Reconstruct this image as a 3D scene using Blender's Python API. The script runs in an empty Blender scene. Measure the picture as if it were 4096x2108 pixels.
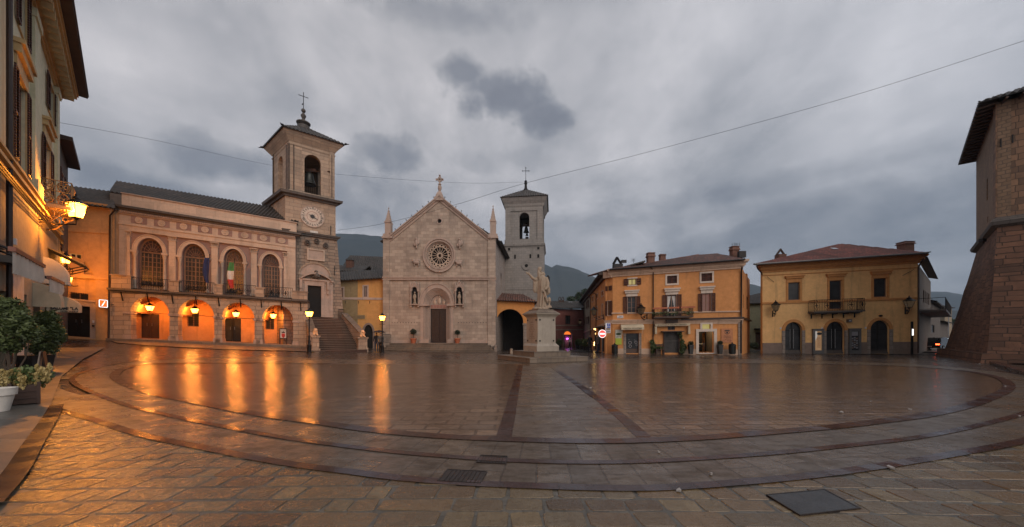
import bpy, bmesh, math, random
from mathutils import Vector, Matrix, noise as mnoise
from mathutils.geometry import tessellate_polygon
R = math.radians
random.seed(7)
scene = bpy.context.scene
COL = scene.collection

# ------------------------------------------------------------------ camera
FPX, HOR, CX, EYE = 1400.0, 1340.0, 2048.0, 1.65      # focal length and horizon in photo pixels (4096 wide)
cam_d = bpy.data.cameras.new('camera'); cam = bpy.data.objects.new('camera', cam_d); COL.objects.link(cam)
cam_d.sensor_width = 36; cam_d.lens = 36*FPX/4096; cam_d.shift_y = (HOR-1054)/4096
cam_d.clip_start = 0.05; cam_d.clip_end = 9000
HAZE = 0.00022
cam.location = (0, 0, EYE); cam.rotation_euler = (R(90), 0, 0)
scene.camera = cam

# ------------------------------------------------------------------ sky
SUN_EL, SUN_AZ = R(30), R(148)       # overcast dusk: the brightest part of the cloud lies high behind the camera
world = bpy.data.worlds.new('World'); scene.world = world; world.use_nodes = True
def build_world():
    nt = world.node_tree; N = nt.nodes; L = nt.links; N.clear()
    def nd(t, **k):
        n = N.new(t)
        for a, b in k.items(): setattr(n, a, b)
        return n
    def mth(op, a, b=None, c=None, clamp=False):
        n = nd('ShaderNodeMath', operation=op, use_clamp=clamp)
        for i, v in enumerate((a, b, c)):
            if v is None: continue
            if isinstance(v, (int, float)): n.inputs[i].default_value = v
            else: L.new(v, n.inputs[i])
        return n.outputs[0]
    tc = nd('ShaderNodeTexCoord'); sep = nd('ShaderNodeSeparateXYZ'); L.new(tc.outputs['Generated'], sep.inputs[0])
    x, y, z = sep.outputs
    az = mth('ARCTAN2', x, y); el = mth('ARCSINE', z)
    zz = mth('ADD', mth('MAXIMUM', z, 0.0), 0.22)
    cb = nd('ShaderNodeCombineXYZ'); L.new(mth('DIVIDE', x, zz), cb.inputs[0]); L.new(mth('DIVIDE', y, zz), cb.inputs[1])
    def noise(vec, sc, det=6, rough=.55, dist=0.0, loc=(0,0,0), scl=(1,1,1)):
        mp = nd('ShaderNodeMapping'); mp.inputs['Location'].default_value = loc; mp.inputs['Scale'].default_value = scl
        L.new(vec, mp.inputs[0])
        n = nd('ShaderNodeTexNoise'); n.inputs['Scale'].default_value = sc; n.inputs['Detail'].default_value = det
        n.inputs['Roughness'].default_value = rough; n.inputs['Distortion'].default_value = dist
        L.new(mp.outputs[0], n.inputs[0]); return n.outputs[0]
    v = cb.outputs[0]
    n1 = noise(v, .62, 7, .55, .5, (3.1, 1.7, 0), (1, .8, 1))
    n2 = noise(v, 2.1, 7, .6, .35, (0.4, 5.2, 0), (1, .8, 1))
    n3 = noise(tc.outputs['Generated'], 9.0, 6, .6, .0)
    n4 = noise(tc.outputs['Generated'], 4.0, 6, .62, .9, (1, 2, 3))
    val = mth('ADD', mth('ADD', mth('MULTIPLY', n1, .52), mth('MULTIPLY', n2, .55)), mth('MULTIPLY', n3, .26))
    # dark cloud banks that hang in front of the lighter sheet: (azimuth, elevation, half sizes, depth)
    # azimuth/elevation measured from the picture with the 1400 px focal length
    def direction(px, py):
        d = Vector(((px-CX)/FPX, 1, (HOR-py)/FPX)).normalized()
        return math.atan2(d.x, d.y), math.asin(d.z)
    banks = [(2010, 400, 150, 85, 1.0), (1860, 290, 75, 60, .8), (1950, 350, 110, 55, .8), (2160, 470, 110, 50, .85), (1540, 610, 130, 60, .75), (860, 650, 200, 75, .7),
             (1440, 800, 170, 100, .5), (1700, 40, 420, 60, .28), (2300, 900, 240, 60, .22), (400, 690, 150, 50, .55), (3300, 900, 700, 120, .3),
             (2450, 700, 300, 40, .12), (3000, 760, 350, 40, .25), (620, 760, 200, 50, .5), (1900, 640, 200, 50, .25)]
    lights = [(500, 330, 380, 230, .75), (1750, 640, 320, 70, .35), (2250, 830, 330, 45, .3), (1350, 560, 230, 50, .5), (2500, 150, 700, 180, .35), (900, 480, 300, 120, .5), (1400, 950, 260, 40, .4), (3500, 350, 500, 250, .3)]
    wob = mth('MULTIPLY', mth('SUBTRACT', n4, .5), 1.5)
    wob2 = mth('MULTIPLY', mth('SUBTRACT', n3, .5), 2.8)
    def field(lst):
        tot = None
        for px, py, sx, sy, a in lst:
            a0, e0 = direction(px, py); cs = max(.3, math.cos(a0))
            sa = sx/FPX*cs*cs; se = sy/FPX*math.cos(e0)**2*cs
            qx = mth('DIVIDE', mth('SUBTRACT', az, a0), sa); qy = mth('DIVIDE', mth('SUBTRACT', el, e0), se)
            d2 = mth('ADD', mth('MULTIPLY', qx, qx), mth('MULTIPLY', qy, qy))
            d = mth('ADD', mth('ADD', mth('SQRT', d2), wob), wob2)
            g = mth('MULTIPLY', mth('SUBTRACT', 1.0, mth('SMOOTH_MAX', mth('SUBTRACT', d, .45), 0.0, .2), clamp=True), a)
            tot = g if tot is None else mth('MAXIMUM', tot, g)
        return tot
    dark = field(banks); lite = field(lights)
    val = mth('ADD', mth('SUBTRACT', mth('ADD', mth('MULTIPLY', val, .84), -.085), mth('MULTIPLY', dark, .30)), mth('MULTIPLY', lite, .12))
    rp = nd('ShaderNodeValToRGB'); L.new(val, rp.inputs[0]); cr = rp.color_ramp
    cr.elements[0].position = .10; cr.elements[0].color = (.125, .128, .150, 1)
    cr.elements[1].position = .70; cr.elements[1].color = (.62, .585, .585, 1)
    for p, c in ((.30, (.185, .188, .208, 1)), (.43, (.285, .280, .293, 1)), (.56, (.43, .412, .42, 1))):
        e = cr.elements.new(p); e.color = c
    # the sheet is bluer and darker towards the horizon and the right
    t = mth('MULTIPLY', mth('ADD', az, .25), .30, clamp=True)
    mx = nd('ShaderNodeMix', data_type='RGBA'); mx.blend_type = 'MULTIPLY'; L.new(t, mx.inputs[0]); L.new(rp.outputs[0], mx.inputs[6]); mx.inputs[7].default_value = (.80, .92, 1.04, 1)
    t2 = mth('SUBTRACT', 1.0, mth('DIVIDE', el, .40), clamp=True)
    mx2 = nd('ShaderNodeMix', data_type='RGBA'); mx2.blend_type = 'MULTIPLY'; L.new(t2, mx2.inputs[0]); L.new(mx.outputs[2], mx2.inputs[6]); mx2.inputs[7].default_value = (.80, .82, .86, 1)
    sc = nd('ShaderNodeVectorMath', operation='SCALE'); L.new(mx2.outputs[2], sc.inputs[0]); sc.inputs['Scale'].default_value = 1.12/.12
    sky = nd('ShaderNodeTexSky', sky_type='NISHITA'); sky.sun_disc = False; sky.sun_elevation = SUN_EL; sky.sun_rotation = SUN_AZ
    mx3 = nd('ShaderNodeMix', data_type='RGBA'); mx3.inputs[0].default_value = .06; L.new(sc.outputs[0], mx3.inputs[6]); L.new(sky.outputs[0], mx3.inputs[7])
    bg = nd('ShaderNodeBackground'); bg.inputs[1].default_value = .12; L.new(mx3.outputs[2], bg.inputs[0])
    out = nd('ShaderNodeOutputWorld'); L.new(bg.outputs[0], out.inputs[0])
build_world()

# ------------------------------------------------------------------ sun through the cloud
sun_d = bpy.data.lights.new('sun', 'SUN'); sun_d.energy = 1.0; sun_d.angle = R(55); sun_d.color = (1.0, .82, .69)
sun = bpy.data.objects.new('sun', sun_d); COL.objects.link(sun)
dv = Vector((math.sin(SUN_AZ)*math.cos(SUN_EL), math.cos(SUN_AZ)*math.cos(SUN_EL), math.sin(SUN_EL)))
sun.rotation_euler = dv.to_track_quat('Z', 'Y').to_euler(); sun.location = (0, -20, 40)

# ------------------------------------------------------------------ render settings
vs = scene.view_settings; vs.view_transform = 'Standard'; vs.look = 'None'; vs.exposure = 0.45; vs.gamma = 1.0; vs.use_curve_mapping = False
cy = scene.cycles
cy.use_denoising = True; cy.max_bounces = 6; cy.diffuse_bounces = 3; cy.glossy_bounces = 3; cy.transmission_bounces = 3; cy.transparent_max_bounces = 12
cy.sample_clamp_indirect = 3.0; cy.caustics_reflective = False; cy.caustics_refractive = False; cy.volume_bounces = 0

# ------------------------------------------------------------------ helpers
def pt(px, py, Y): return Vector(((px-CX)/FPX*Y, Y, EYE+(HOR-py)/FPX*Y))
def gz(X, Y):
    t = -X-11.0
    z = .07*(t+math.sqrt(t*t+4))/2 - .006
    if Y > 33: z -= .014*(Y-33)
    return z
def G(px, py):
    r = (px-CX)/FPX; lo, hi = .8, 400.0
    for _ in range(50):
        m = (lo+hi)/2
        if HOR+FPX*(EYE-gz(r*m, m))/m > py: lo = m
        else: hi = m
    return Vector((r*lo, lo, gz(r*lo, lo)))
def tag(o, label=None, cat=None, group=None, kind=None):
    if label: o['label'] = label
    if cat: o['category'] = cat
    if group: o['group'] = group
    if kind: o['kind'] = kind
    return o
def empty(name, loc=(0,0,0), label=None, cat=None, group=None, rz=0, parent=None):
    o = bpy.data.objects.new(name, None); COL.objects.link(o); o.location = loc; o.rotation_euler = (0,0,rz); o.empty_display_size = .2
    if parent: o.parent = parent
    return tag(o, label, cat, group)
def copy_tree(o, parent=None):
    c = o.copy(); COL.objects.link(c); c.parent = parent
    for ch in list(o.children): copy_tree(ch, c)
    return c
def rootloc(o):
    v = Vector((0,0,0))
    while o is not None: v += o.location; o = o.parent
    return v

class Facade:
    """A vertical wall plane through two ground points; z runs between the photo's foot line and top line."""
    def __init__(s, xa, Ya, xb, Yb, top, bot):
        s.A = Vector(((xa-CX)/FPX*Ya, Ya)); s.B = Vector(((xb-CX)/FPX*Yb, Yb))
        s.L = (s.B-s.A).length; s.t = (s.B-s.A)/s.L; n = Vector((s.t.y, -s.t.x))
        if n.dot(-s.A) < 0: n = -n
        s.n = n; s.H = 1
        def lin(two):
            (x1, y1), (x2, y2) = two
            u1, u2 = s.u(x1), s.u(x2); z1, z2 = s.zw(x1, y1), s.zw(x2, y2)
            k = (z2-z1)/(u2-u1); return z1-k*u1, k
        s.top = lin(top); s.bot = lin(bot); s.H = s.top[0]-s.bot[0]
    @staticmethod
    def pts(P, Q, away=None):
        o = Facade.__new__(Facade); o.A = Vector((P[0], P[1])); o.B = Vector((Q[0], Q[1])); o.L = (o.B-o.A).length; o.t = (o.B-o.A)/o.L
        n = Vector((o.t.y, -o.t.x)); ref = Vector((0,0)) if away is None else Vector((away[0], away[1]))
        if away is None and n.dot(-o.A) < 0: n = -n
        if away is not None and n.dot(o.A-ref) < 0: n = -n
        o.n = n; o.H = 10; o.top = (10, 0); o.bot = (0, 0); return o
    @staticmethod
    def flat(xa, Ya, xb, Yb): return Facade.pts(((xa-CX)/FPX*Ya, Ya), ((xb-CX)/FPX*Yb, Yb))
    def relined(s, d, top, bot):
        o = s.back(-d)
        def lin(two):
            (x1, y1), (x2, y2) = two; u1, u2 = o.u(x1), o.u(x2); z1, z2 = o.zw(x1, y1), o.zw(x2, y2); k = (z2-z1)/(u2-u1); return z1-k*u1, k
        o.top = lin(top); o.bot = lin(bot); o.H = o.top[0]-o.bot[0]; return o
    def u(s, px, d=0):
        r = (px-CX)/FPX; A = s.A+s.n*d
        return (r*A.y-A.x)/(s.t.x-r*s.t.y)
    def zw(s, px, py, d=0):
        u = s.u(px, d); Y = (s.A+s.n*d+s.t*u).y
        return EYE+(HOR-py)/FPX*Y
    def z(s, px, py, d=0):
        u = s.u(px, d); b = s.bot[0]+s.bot[1]*u; t = s.top[0]+s.top[1]*u
        return (s.zw(px, py, d)-b)*s.H/(t-b)
    def W(s, u, d, z):
        b = s.bot[0]+s.bot[1]*u; t = s.top[0]+s.top[1]*u
        p = s.A+s.t*u+s.n*d
        return Vector((p.x, p.y, b+z/s.H*(t-b)))
    def rect(s, x0, x1, y0, y1, d=0):
        """pixel box (left, right, top, bottom) -> (u0, u1, z0, z1), heights read at the middle"""
        m = (x0+x1)/2
        return s.u(x0, d), s.u(x1, d), s.z(m, y1, d), s.z(m, y0, d)
    def back(s, d):
        o = Facade.__new__(Facade); o.__dict__.update(s.__dict__); o.A = s.A-s.n*d; o.B = s.B-s.n*d; return o

class MB:
    def __init__(s, F=None): s.V = []; s.F = []; s.fac = F; s.uv = {}; s.tint = {}
    def p(s, a, b, c):
        s.V.append(s.fac.W(a, b, c) if s.fac else Vector((a, b, c))); return len(s.V)-1
    def face(s, *i): s.F.append(tuple(i)); return s
    def box(s, a0, a1, b0, b1, c0, c1):
        i = [s.p(a, b, c) for a in (a0, a1) for b in (b0, b1) for c in (c0, c1)]
        for f in ((0,1,3,2), (4,6,7,5), (0,4,5,1), (2,3,7,6), (0,2,6,4), (1,5,7,3)): s.F.append(tuple(i[k] for k in f))
        return s
    def taper(s, a0, a1, b0, b1, c0, c1, e=.0, ed=None):
        """box whose top is inset by e (or grown, e<0)"""
        ed = e if ed is None else ed
        lo = [s.p(a, b, c0) for a, b in ((a0,b0), (a1,b0), (a1,b1), (a0,b1))]
        hi = [s.p(a, b, c1) for a, b in ((a0+e,b0+ed), (a1-e,b0+ed), (a1-e,b1-ed), (a0+e,b1-ed))]
        s.F += [tuple(lo[::-1]), tuple(hi)] + [(lo[k], lo[(k+1)%4], hi[(k+1)%4], hi[k]) for k in range(4)]
        return s
    def prism(s, poly, d0, d1):
        """polygon in (u, z) extruded along d"""
        n = len(poly); a = [s.p(u, d0, z) for u, z in poly]; b = [s.p(u, d1, z) for u, z in poly]
        s.F += [tuple(a), tuple(b[::-1])] + [(a[k], a[(k+1)%n], b[(k+1)%n], b[k]) for k in range(n)]
        return s
    def sheet(s, poly, d):
        s.F.append(tuple(s.p(u, d, z) for u, z in poly)); return s
    def band(s, outer, inner, d0, d1, closed=False):
        n = len(outer); idx = []
        for o, i in zip(outer, inner):
            idx.append((s.p(o[0], d0, o[1]), s.p(o[0], d1, o[1]), s.p(i[0], d1, i[1]), s.p(i[0], d0, i[1])))
        for k in range(n if closed else n-1):
            A, B = idx[k], idx[(k+1)%n]
            for j in range(4): s.F.append((A[j], B[j], B[(j+1)%4], A[(j+1)%4]))
        if not closed: s.F += [idx[0], idx[-1][::-1]]
        return s
    def wall(s, outer, holes, d=0.0, rev=.3):
        polys = [outer]+holes
        vs3 = [[Vector((u, z, 0)) for u, z in p] for p in polys]
        flat = [q for p in polys for q in p]
        base = len(s.V)
        for u, z in flat: s.p(u, d, z)
        for tri in tessellate_polygon(vs3): s.F.append(tuple(base+k for k in tri))
        for h in polys:
            n = len(h); a = [s.p(u, d, z) for u, z in h]; b = [s.p(u, d-rev, z) for u, z in h]
            for k in range(n): s.F.append((a[k], a[(k+1)%n], b[(k+1)%n], b[k]))
        return s
    def tube(s, pts, r, n=8, cap=True, fac=None):
        P = [fac.W(*q) if fac else Vector(q) for q in pts]
        rr = r if isinstance(r, (list, tuple)) else [r]*len(P)
        rings = []; ref = None
        for k, q in enumerate(P):
            t = (P[min(k+1, len(P)-1)]-P[max(k-1, 0)]).normalized()
            if ref is None: ref = Vector((0,0,1)) if abs(t.z) < .9 else Vector((1,0,0))
            a = t.cross(ref).normalized(); ref = a.cross(t).normalized(); 
            ring = []
            for j in range(n):
                an = 2*math.pi*j/n
                s.V.append(q+(a*math.cos(an)+ref*math.sin(an))*rr[k]); ring.append(len(s.V)-1)
            rings.append(ring)
        for A, B in zip(rings, rings[1:]):
            for j in range(n): s.F.append((A[j], A[(j+1)%n], B[(j+1)%n], B[j]))
        if cap: s.F += [tuple(rings[0][::-1]), tuple(rings[-1])]
        return s
    def lathe(s, c, prof, n=16, sx=1, sy=1, rot=0):
        rings = []
        for r, z in prof:
            ring = []
            for j in range(n):
                an = 2*math.pi*j/n+rot
                s.V.append(Vector((c[0]+r*sx*math.cos(an), c[1]+r*sy*math.sin(an), c[2]+z))); ring.append(len(s.V)-1)
            rings.append(ring)
        for A, B in zip(rings, rings[1:]):
            for j in range(n): s.F.append((A[j], A[(j+1)%n], B[(j+1)%n], B[j]))
        s.F += [tuple(rings[0][::-1]), tuple(rings[-1])]
        return s
    def ell(s, c, r, n=12, m=8, rot=None):
        rx, ry, rz = (r, r, r) if isinstance(r, (int, float)) else r
        rings = []
        for i in range(1, m):
            ph = math.pi*i/m; ring = []
            for j in range(n):
                an = 2*math.pi*j/n; v = Vector((rx*math.sin(ph)*math.cos(an), ry*math.sin(ph)*math.sin(an), -rz*math.cos(ph)))
                if rot: v = rot @ v
                s.V.append(Vector(c)+v); ring.append(len(s.V)-1)
            rings.append(ring)
        tv = Vector((0,0,rz)); tv = rot @ tv if rot else tv
        s.V.append(Vector(c)-tv); a = len(s.V)-1; s.V.append(Vector(c)+tv); b = len(s.V)-1
        for A, B in zip(rings, rings[1:]):
            for j in range(n): s.F.append((A[j], A[(j+1)%n], B[(j+1)%n], B[j]))
        for j in range(n): s.F.append((a, rings[0][(j+1)%n], rings[0][j])); s.F.append((b, rings[-1][j], rings[-1][(j+1)%n]))
        return s
    def mesh(s, name, off=Vector((0,0,0)), smooth=None, recalc=True):
        me = bpy.data.meshes.new(name)
        me.from_pydata([tuple(v-off) for v in s.V], [], s.F)
        if recalc:
            bm = bmesh.new(); bm.from_mesh(me); bmesh.ops.recalc_face_normals(bm, faces=bm.faces); bm.to_mesh(me); bm.free()
        uvl = me.uv_layers.new(name='UVMap'); data = uvl.data
        for pl in me.polygons:
            nn = pl.normal
            if not s.uv:
                if abs(nn.z) > .85: T, B = Vector((1,0,0)), Vector((0,1,0))
                else: T = Vector((0,0,1)).cross(nn).normalized(); B = nn.cross(T)
            for li in pl.loop_indices:
                vi = me.loops[li].vertex_index
                if s.uv: data[li].uv = s.uv.get(vi, (0, 0))
                else:
                    co = me.vertices[vi].co+off; data[li].uv = (co.dot(T), co.dot(B))
        if s.tint:
            at = me.attributes.new('tint', 'FLOAT', 'POINT')
            for k, v in s.tint.items(): at.data[k].value = v
        if smooth is not None:
            me.shade_smooth(); me.set_sharp_from_angle(angle=R(smooth))
        return me
    def build(s, name, mat, parent=None, smooth=None, local=False, label=None, recalc=True):
        """verts are world coordinates unless local; the object sits at its root's origin"""
        off = Vector((0,0,0)) if (local or parent is None) else rootloc(parent)
        me = s.mesh(name, off, smooth, recalc); me.materials.append(mat)
        o = bpy.data.objects.new(name, me); COL.objects.link(o)
        if parent: o.parent = parent
        if label: o['label'] = label
        return o

def fuse(mb, voxel, smooth_it=4):
    """voxel-fuse a pile of overlapping closed shapes into one continuous surface"""
    me = bpy.data.meshes.new('tmp'); me.from_pydata([tuple(v) for v in mb.V], [], mb.F)
    o = bpy.data.objects.new('tmp', me); COL.objects.link(o)
    m = o.modifiers.new('r', 'REMESH'); m.mode = 'VOXEL'; m.voxel_size = voxel
    if smooth_it:
        q = o.modifiers.new('s', 'SMOOTH'); q.iterations = smooth_it; q.factor = .5
    dg = bpy.context.evaluated_depsgraph_get(); out = bpy.data.meshes.new_from_object(o.evaluated_get(dg))
    bpy.data.objects.remove(o); bpy.data.meshes.remove(me)
    out.shade_smooth(); return out
def rectp(u0, u1, z0, z1): return [(u0, z0), (u1, z0), (u1, z1), (u0, z1)]
def archp(u0, u1, z0, zs, zt, n=14, pointed=0):
    """opening with a round (elliptic) head: foot z0, springing zs, crown zt"""
    c = (u0+u1)/2; r = (u1-u0)/2
    arc = [(c+r*math.cos(math.pi*k/n), zs+(zt-zs)*math.sin(math.pi*k/n)) for k in range(n+1)]
    return [(u0, z0), (u1, z0)]+arc[:] if z0 < zs-1e-6 else arc
def arcpts(u0, u1, zs, zt, n=14):
    c = (u0+u1)/2; r = (u1-u0)/2
    return [(c+r*math.cos(math.pi*k/n), zs+(zt-zs)*math.sin(math.pi*k/n)) for k in range(n+1)]
def ellp(u, z, ru, rz, n=20): return [(u+ru*math.cos(2*math.pi*k/n), z+rz*math.sin(2*math.pi*k/n)) for k in range(n)]

def tile_roof(mb, pts, pitch=.26, amp=.045, thick=.09):
    """convex coplanar roof polygon, eave edge pts[0]->pts[1]; corrugated clay-tile columns run up the slope"""
    P = [Vector(q) for q in pts]; e = (P[1]-P[0]).normalized(); nr = None
    for q in P[2:]:
        c = e.cross(q-P[0])
        if c.length > 1e-3: nr = c.normalized(); break
    if nr.z < 0: nr = -nr
    sl = nr.cross(e)
    if sl.z < 0: sl = -sl
    Q = [((q-P[0]).dot(e), (q-P[0]).dot(sl)) for q in P]
    a0, a1 = min(q[0] for q in Q), max(q[0] for q in Q); n = max(4, int((a1-a0)/pitch)*6)
    def span(a):
        hit = []
        for k in range(len(Q)):
            (x1, y1), (x2, y2) = Q[k], Q[(k+1)%len(Q)]
            if abs(x2-x1) < 1e-9:
                if abs(a-x1) < 1e-6: hit += [y1, y2]
                continue
            t = (a-x1)/(x2-x1)
            if -1e-6 <= t <= 1+1e-6: hit.append(y1+t*(y2-y1))
        return (min(hit), max(hit)) if hit else (0, 0)
    prev = None
    for k in range(n+1):
        a = a0+(a1-a0)*k/n; b0, b1 = span(min(max(a, a0+1e-5), a1-1e-5))
        h = amp*math.cos(2*math.pi*k/6); nb = max(1, int((b1-b0)/.4)) if False else 1
        q0 = P[0]+e*a+sl*b0+nr*h; q1 = P[0]+e*a+sl*b1+nr*h; q2 = P[0]+e*a+sl*b0-nr*thick; q3 = P[0]+e*a+sl*b1-nr*thick
        ids = []
        for q, uvv in ((q0, (a, b0)), (q1, (a, b1)), (q2, (a, b0)), (q3, (a, b1))):
            mb.V.append(q); i = len(mb.V)-1; mb.uv[i] = uvv; ids.append(i)
        if prev:
            mb.F.append((prev[0], ids[0], ids[1], prev[1])); mb.F.append((prev[0], prev[2], ids[2], ids[0])); mb.F.append((prev[2], prev[3], ids[3], ids[2])); mb.F.append((prev[1], ids[1], ids[3], prev[3]))
        prev = ids
    return mb
# ------------------------------------------------------------------ materials
M = {}
class NT:
    def __init__(s, name):
        s.m = bpy.data.materials.new(name); s.m.use_nodes = True; s.nt = s.m.node_tree; s.N = s.nt.nodes; s.L = s.nt.links
        s.b = s.N['Principled BSDF']; s.out = s.N['Material Output']
        s.tc = s.N.new('ShaderNodeTexCoord'); s.uv = s.tc.outputs['UV']; s.ob = s.tc.outputs['Object']
        M[name] = s.m
    def nd(s, t, **k):
        n = s.N.new(t)
        for a, b in k.items(): setattr(n, a, b)
        return n
    def _in(s, sock, v):
        if isinstance(v, (int, float)): sock.default_value = v
        elif isinstance(v, (tuple, list)): sock.default_value = tuple(v)+((1,) if len(v) == 3 and len(sock.default_value) == 4 else ())
        else: s.L.new(v, sock)
    def math(s, op, a, b=None, clamp=False, c=None):
        n = s.nd('ShaderNodeMath', operation=op, use_clamp=clamp); s._in(n.inputs[0], a)
        if b is not None: s._in(n.inputs[1], b)
        if c is not None: s._in(n.inputs[2], c)
        return n.outputs[0]
    def map(s, vec, scale=(1,1,1), loc=(0,0,0), rot=(0,0,0)):
        n = s.nd('ShaderNodeMapping'); n.inputs['Scale'].default_value = scale; n.inputs['Location'].default_value = loc; n.inputs['Rotation'].default_value = rot
        s.L.new(vec, n.inputs[0]); return n.outputs[0]
    def noise(s, vec, sc, det=4, rough=.55, dist=0, col=False):
        n = s.nd('ShaderNodeTexNoise'); s.L.new(vec, n.inputs['Vector']); n.inputs['Scale'].default_value = sc; n.inputs['Detail'].default_value = det
        n.inputs['Roughness'].default_value = rough; n.inputs['Distortion'].default_value = dist; return n.outputs[1 if col else 0]
    def ramp(s, f, stops):
        n = s.nd('ShaderNodeValToRGB'); s._in(n.inputs[0], f); cr = n.color_ramp
        cr.elements[0].position, cr.elements[0].color = stops[0][0], tuple(stops[0][1])+(1,)
        cr.elements[1].position, cr.elements[1].color = stops[-1][0], tuple(stops[-1][1])+(1,)
        for p, c in stops[1:-1]:
            e = cr.elements.new(p); e.color = tuple(c)+(1,)
        return n.outputs[0]
    def fr(s, f, a, b, c=0.0, d=1.0):
        n = s.nd('ShaderNodeMapRange'); s._in(n.inputs[0], f); n.inputs[1].default_value = a; n.inputs[2].default_value = b; n.inputs[3].default_value = c; n.inputs[4].default_value = d
        return n.outputs[0]
    def mix(s, f, a, b, mode='MIX'):
        n = s.nd('ShaderNodeMix', data_type='RGBA', blend_type=mode); s._in(n.inputs[0], f); s._in(n.inputs[6], a); s._in(n.inputs[7], b); return n.outputs[2]
    def brick(s, vec, w, h, mortar=.01, c1=(0,0,0), c2=(1,1,1), cm=(.5,.5,.5), off=.5, smooth=.1, sq=1.0, freq=2):
        n = s.nd('ShaderNodeTexBrick', offset=off, squash=sq, squash_frequency=freq); s.L.new(vec, n.inputs['Vector'])
        n.inputs['Scale'].default_value = 1; n.inputs['Brick Width'].default_value = w; n.inputs['Row Height'].default_value = h
        n.inputs['Mortar Size'].default_value = mortar; n.inputs['Mortar Smooth'].default_value = smooth; n.inputs['Bias'].default_value = 0
        s._in(n.inputs['Color1'], c1); s._in(n.inputs['Color2'], c2); s._in(n.inputs['Mortar'], cm); return n.outputs[0], n.outputs[1]
    def warp(s, vec, sc, amt):
        n = s.noise(vec, sc, 2, .5, 0, True); a = s.nd('ShaderNodeVectorMath', operation='SUBTRACT'); s.L.new(n, a.inputs[0]); a.inputs[1].default_value = (.5,.5,.5)
        b = s.nd('ShaderNodeVectorMath', operation='SCALE'); s.L.new(a.outputs[0], b.inputs[0]); b.inputs['Scale'].default_value = amt
        c = s.nd('ShaderNodeVectorMath', operation='ADD'); s.L.new(vec, c.inputs[0]); s.L.new(b.outputs[0], c.inputs[1]); return c.outputs[0]
    def bump(s, h, strength=.3, dist=.02, prev=None):
        n = s.nd('ShaderNodeBump'); n.inputs['Strength'].default_value = strength; n.inputs['Distance'].default_value = dist; s.L.new(h, n.inputs['Height'])
        if prev is not None: s.L.new(prev, n.inputs['Normal'])
        s.L.new(n.outputs[0], s.b.inputs['Normal']); return n.outputs[0]
    def done(s, col=None, rough=None, metal=None, spec=None, emit=None, es=0):
        if col is not None: s._in(s.b.inputs['Base Color'], col)
        if rough is not None: s._in(s.b.inputs['Roughness'], rough)
        if metal is not None: s._in(s.b.inputs['Metallic'], metal)
        if spec is not None: s._in(s.b.inputs['Specular IOR Level'], spec)
        if emit is not None: s._in(s.b.inputs['Emission Color'], emit); s.b.inputs['Emission Strength'].default_value = es
        return s.m
def sc(c, k): return tuple(min(1, v*k) for v in c)
def plain(name, col, rough=.6, metal=0, var=.18, vs=3.0, bump=.15, bs=30):
    t = NT(name); n = t.noise(t.ob, vs, 5, .6); c = t.mix(t.fr(n, .3, .7), sc(col, 1-var), sc(col, 1+var))
    if bump: t.bump(t.noise(t.ob, bs, 3), bump, .01)
    return t.done(c, rough, metal)
def plaster(name, col, stain=.75, dirt=(.10,.07,.05), wet=.0):
    t = NT(name)
    n1 = t.noise(t.ob, .35, 6, .6, .6); n2 = t.noise(t.ob, 3.5, 6, .65); st = t.noise(t.map(t.uv, (2.2, .22, 1)), 1.0, 5, .6)
    c = t.mix(t.fr(n1, .3, .7), sc(col, stain), sc(col, 1.1)); c = t.mix(t.fr(n2, .35, .7, 0, .55), c, sc(col, .66))
    c = t.mix(t.fr(st, .56, .78, 0, .42), c, dirt)
    b = t.bump(t.noise(t.ob, 14, 5, .6), .25, .02)
    return t.done(c, t.fr(n2, .3, .7, .72, .92))
def stone(name, c1, c2, mortar, w, h, ms=.012, grime=.35, gcol=(.07,.06,.055), warp=.03, bump=.5, rough=.8, sq=1.0, patch=.3):
    t = NT(name); uv = t.warp(t.uv, 1.6, warp)
    bc, bf = t.brick(uv, w, h, ms, c1, c2, mortar, .5, .2, sq)
    cell, _ = t.brick(uv, w*1.0, h, 0.0, (0,0,0), (1,1,1), (.5,.5,.5), .5, 0, sq)
    n1 = t.noise(t.ob, .5, 6, .6, .5); n2 = t.noise(t.ob, 5, 6, .65); st = t.noise(t.map(t.uv, (1.6, .25, 1)), 1.0, 6, .65)
    c = t.mix(t.fr(n2, .3, .75, 0, .5), bc, sc(c1, .62)); c = t.mix(t.fr(n1, .48, .72, 0, patch), c, sc(c2, .6))
    c = t.mix(t.fr(st, .52, .78, 0, grime), c, gcol)
    hgt = t.math('ADD', t.math('MULTIPLY', bf, -.7), t.math('ADD', t.math('MULTIPLY', n2, .5), t.math('MULTIPLY', t.noise(t.ob, 22, 4), .25)))
    t.bump(hgt, bump, .03)
    return t.done(c, rough)
def tiles(name, c1, c2, c3, bump=.6):
    t = NT(name); bc, bf = t.brick(t.uv, .26, .42, .014, c1, c2, (.012,.010,.009), 0.0, .3)
    n = t.noise(t.ob, 1.2, 6, .65); n2 = t.noise(t.ob, 9, 4, .6)
    c = t.mix(t.fr(n, .42, .66), bc, c3); c = t.mix(t.fr(n2, .35, .7, 0, .5), c, (.03,.028,.024))
    t.bump(t.math('ADD', t.math('MULTIPLY', bf, -1), n2), bump, .03)
    return t.done(c, .62)
def emit(name, col, s, base=(.1,.1,.1)):
    t = NT(name); return t.done(base, .4, emit=col, es=s)

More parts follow.
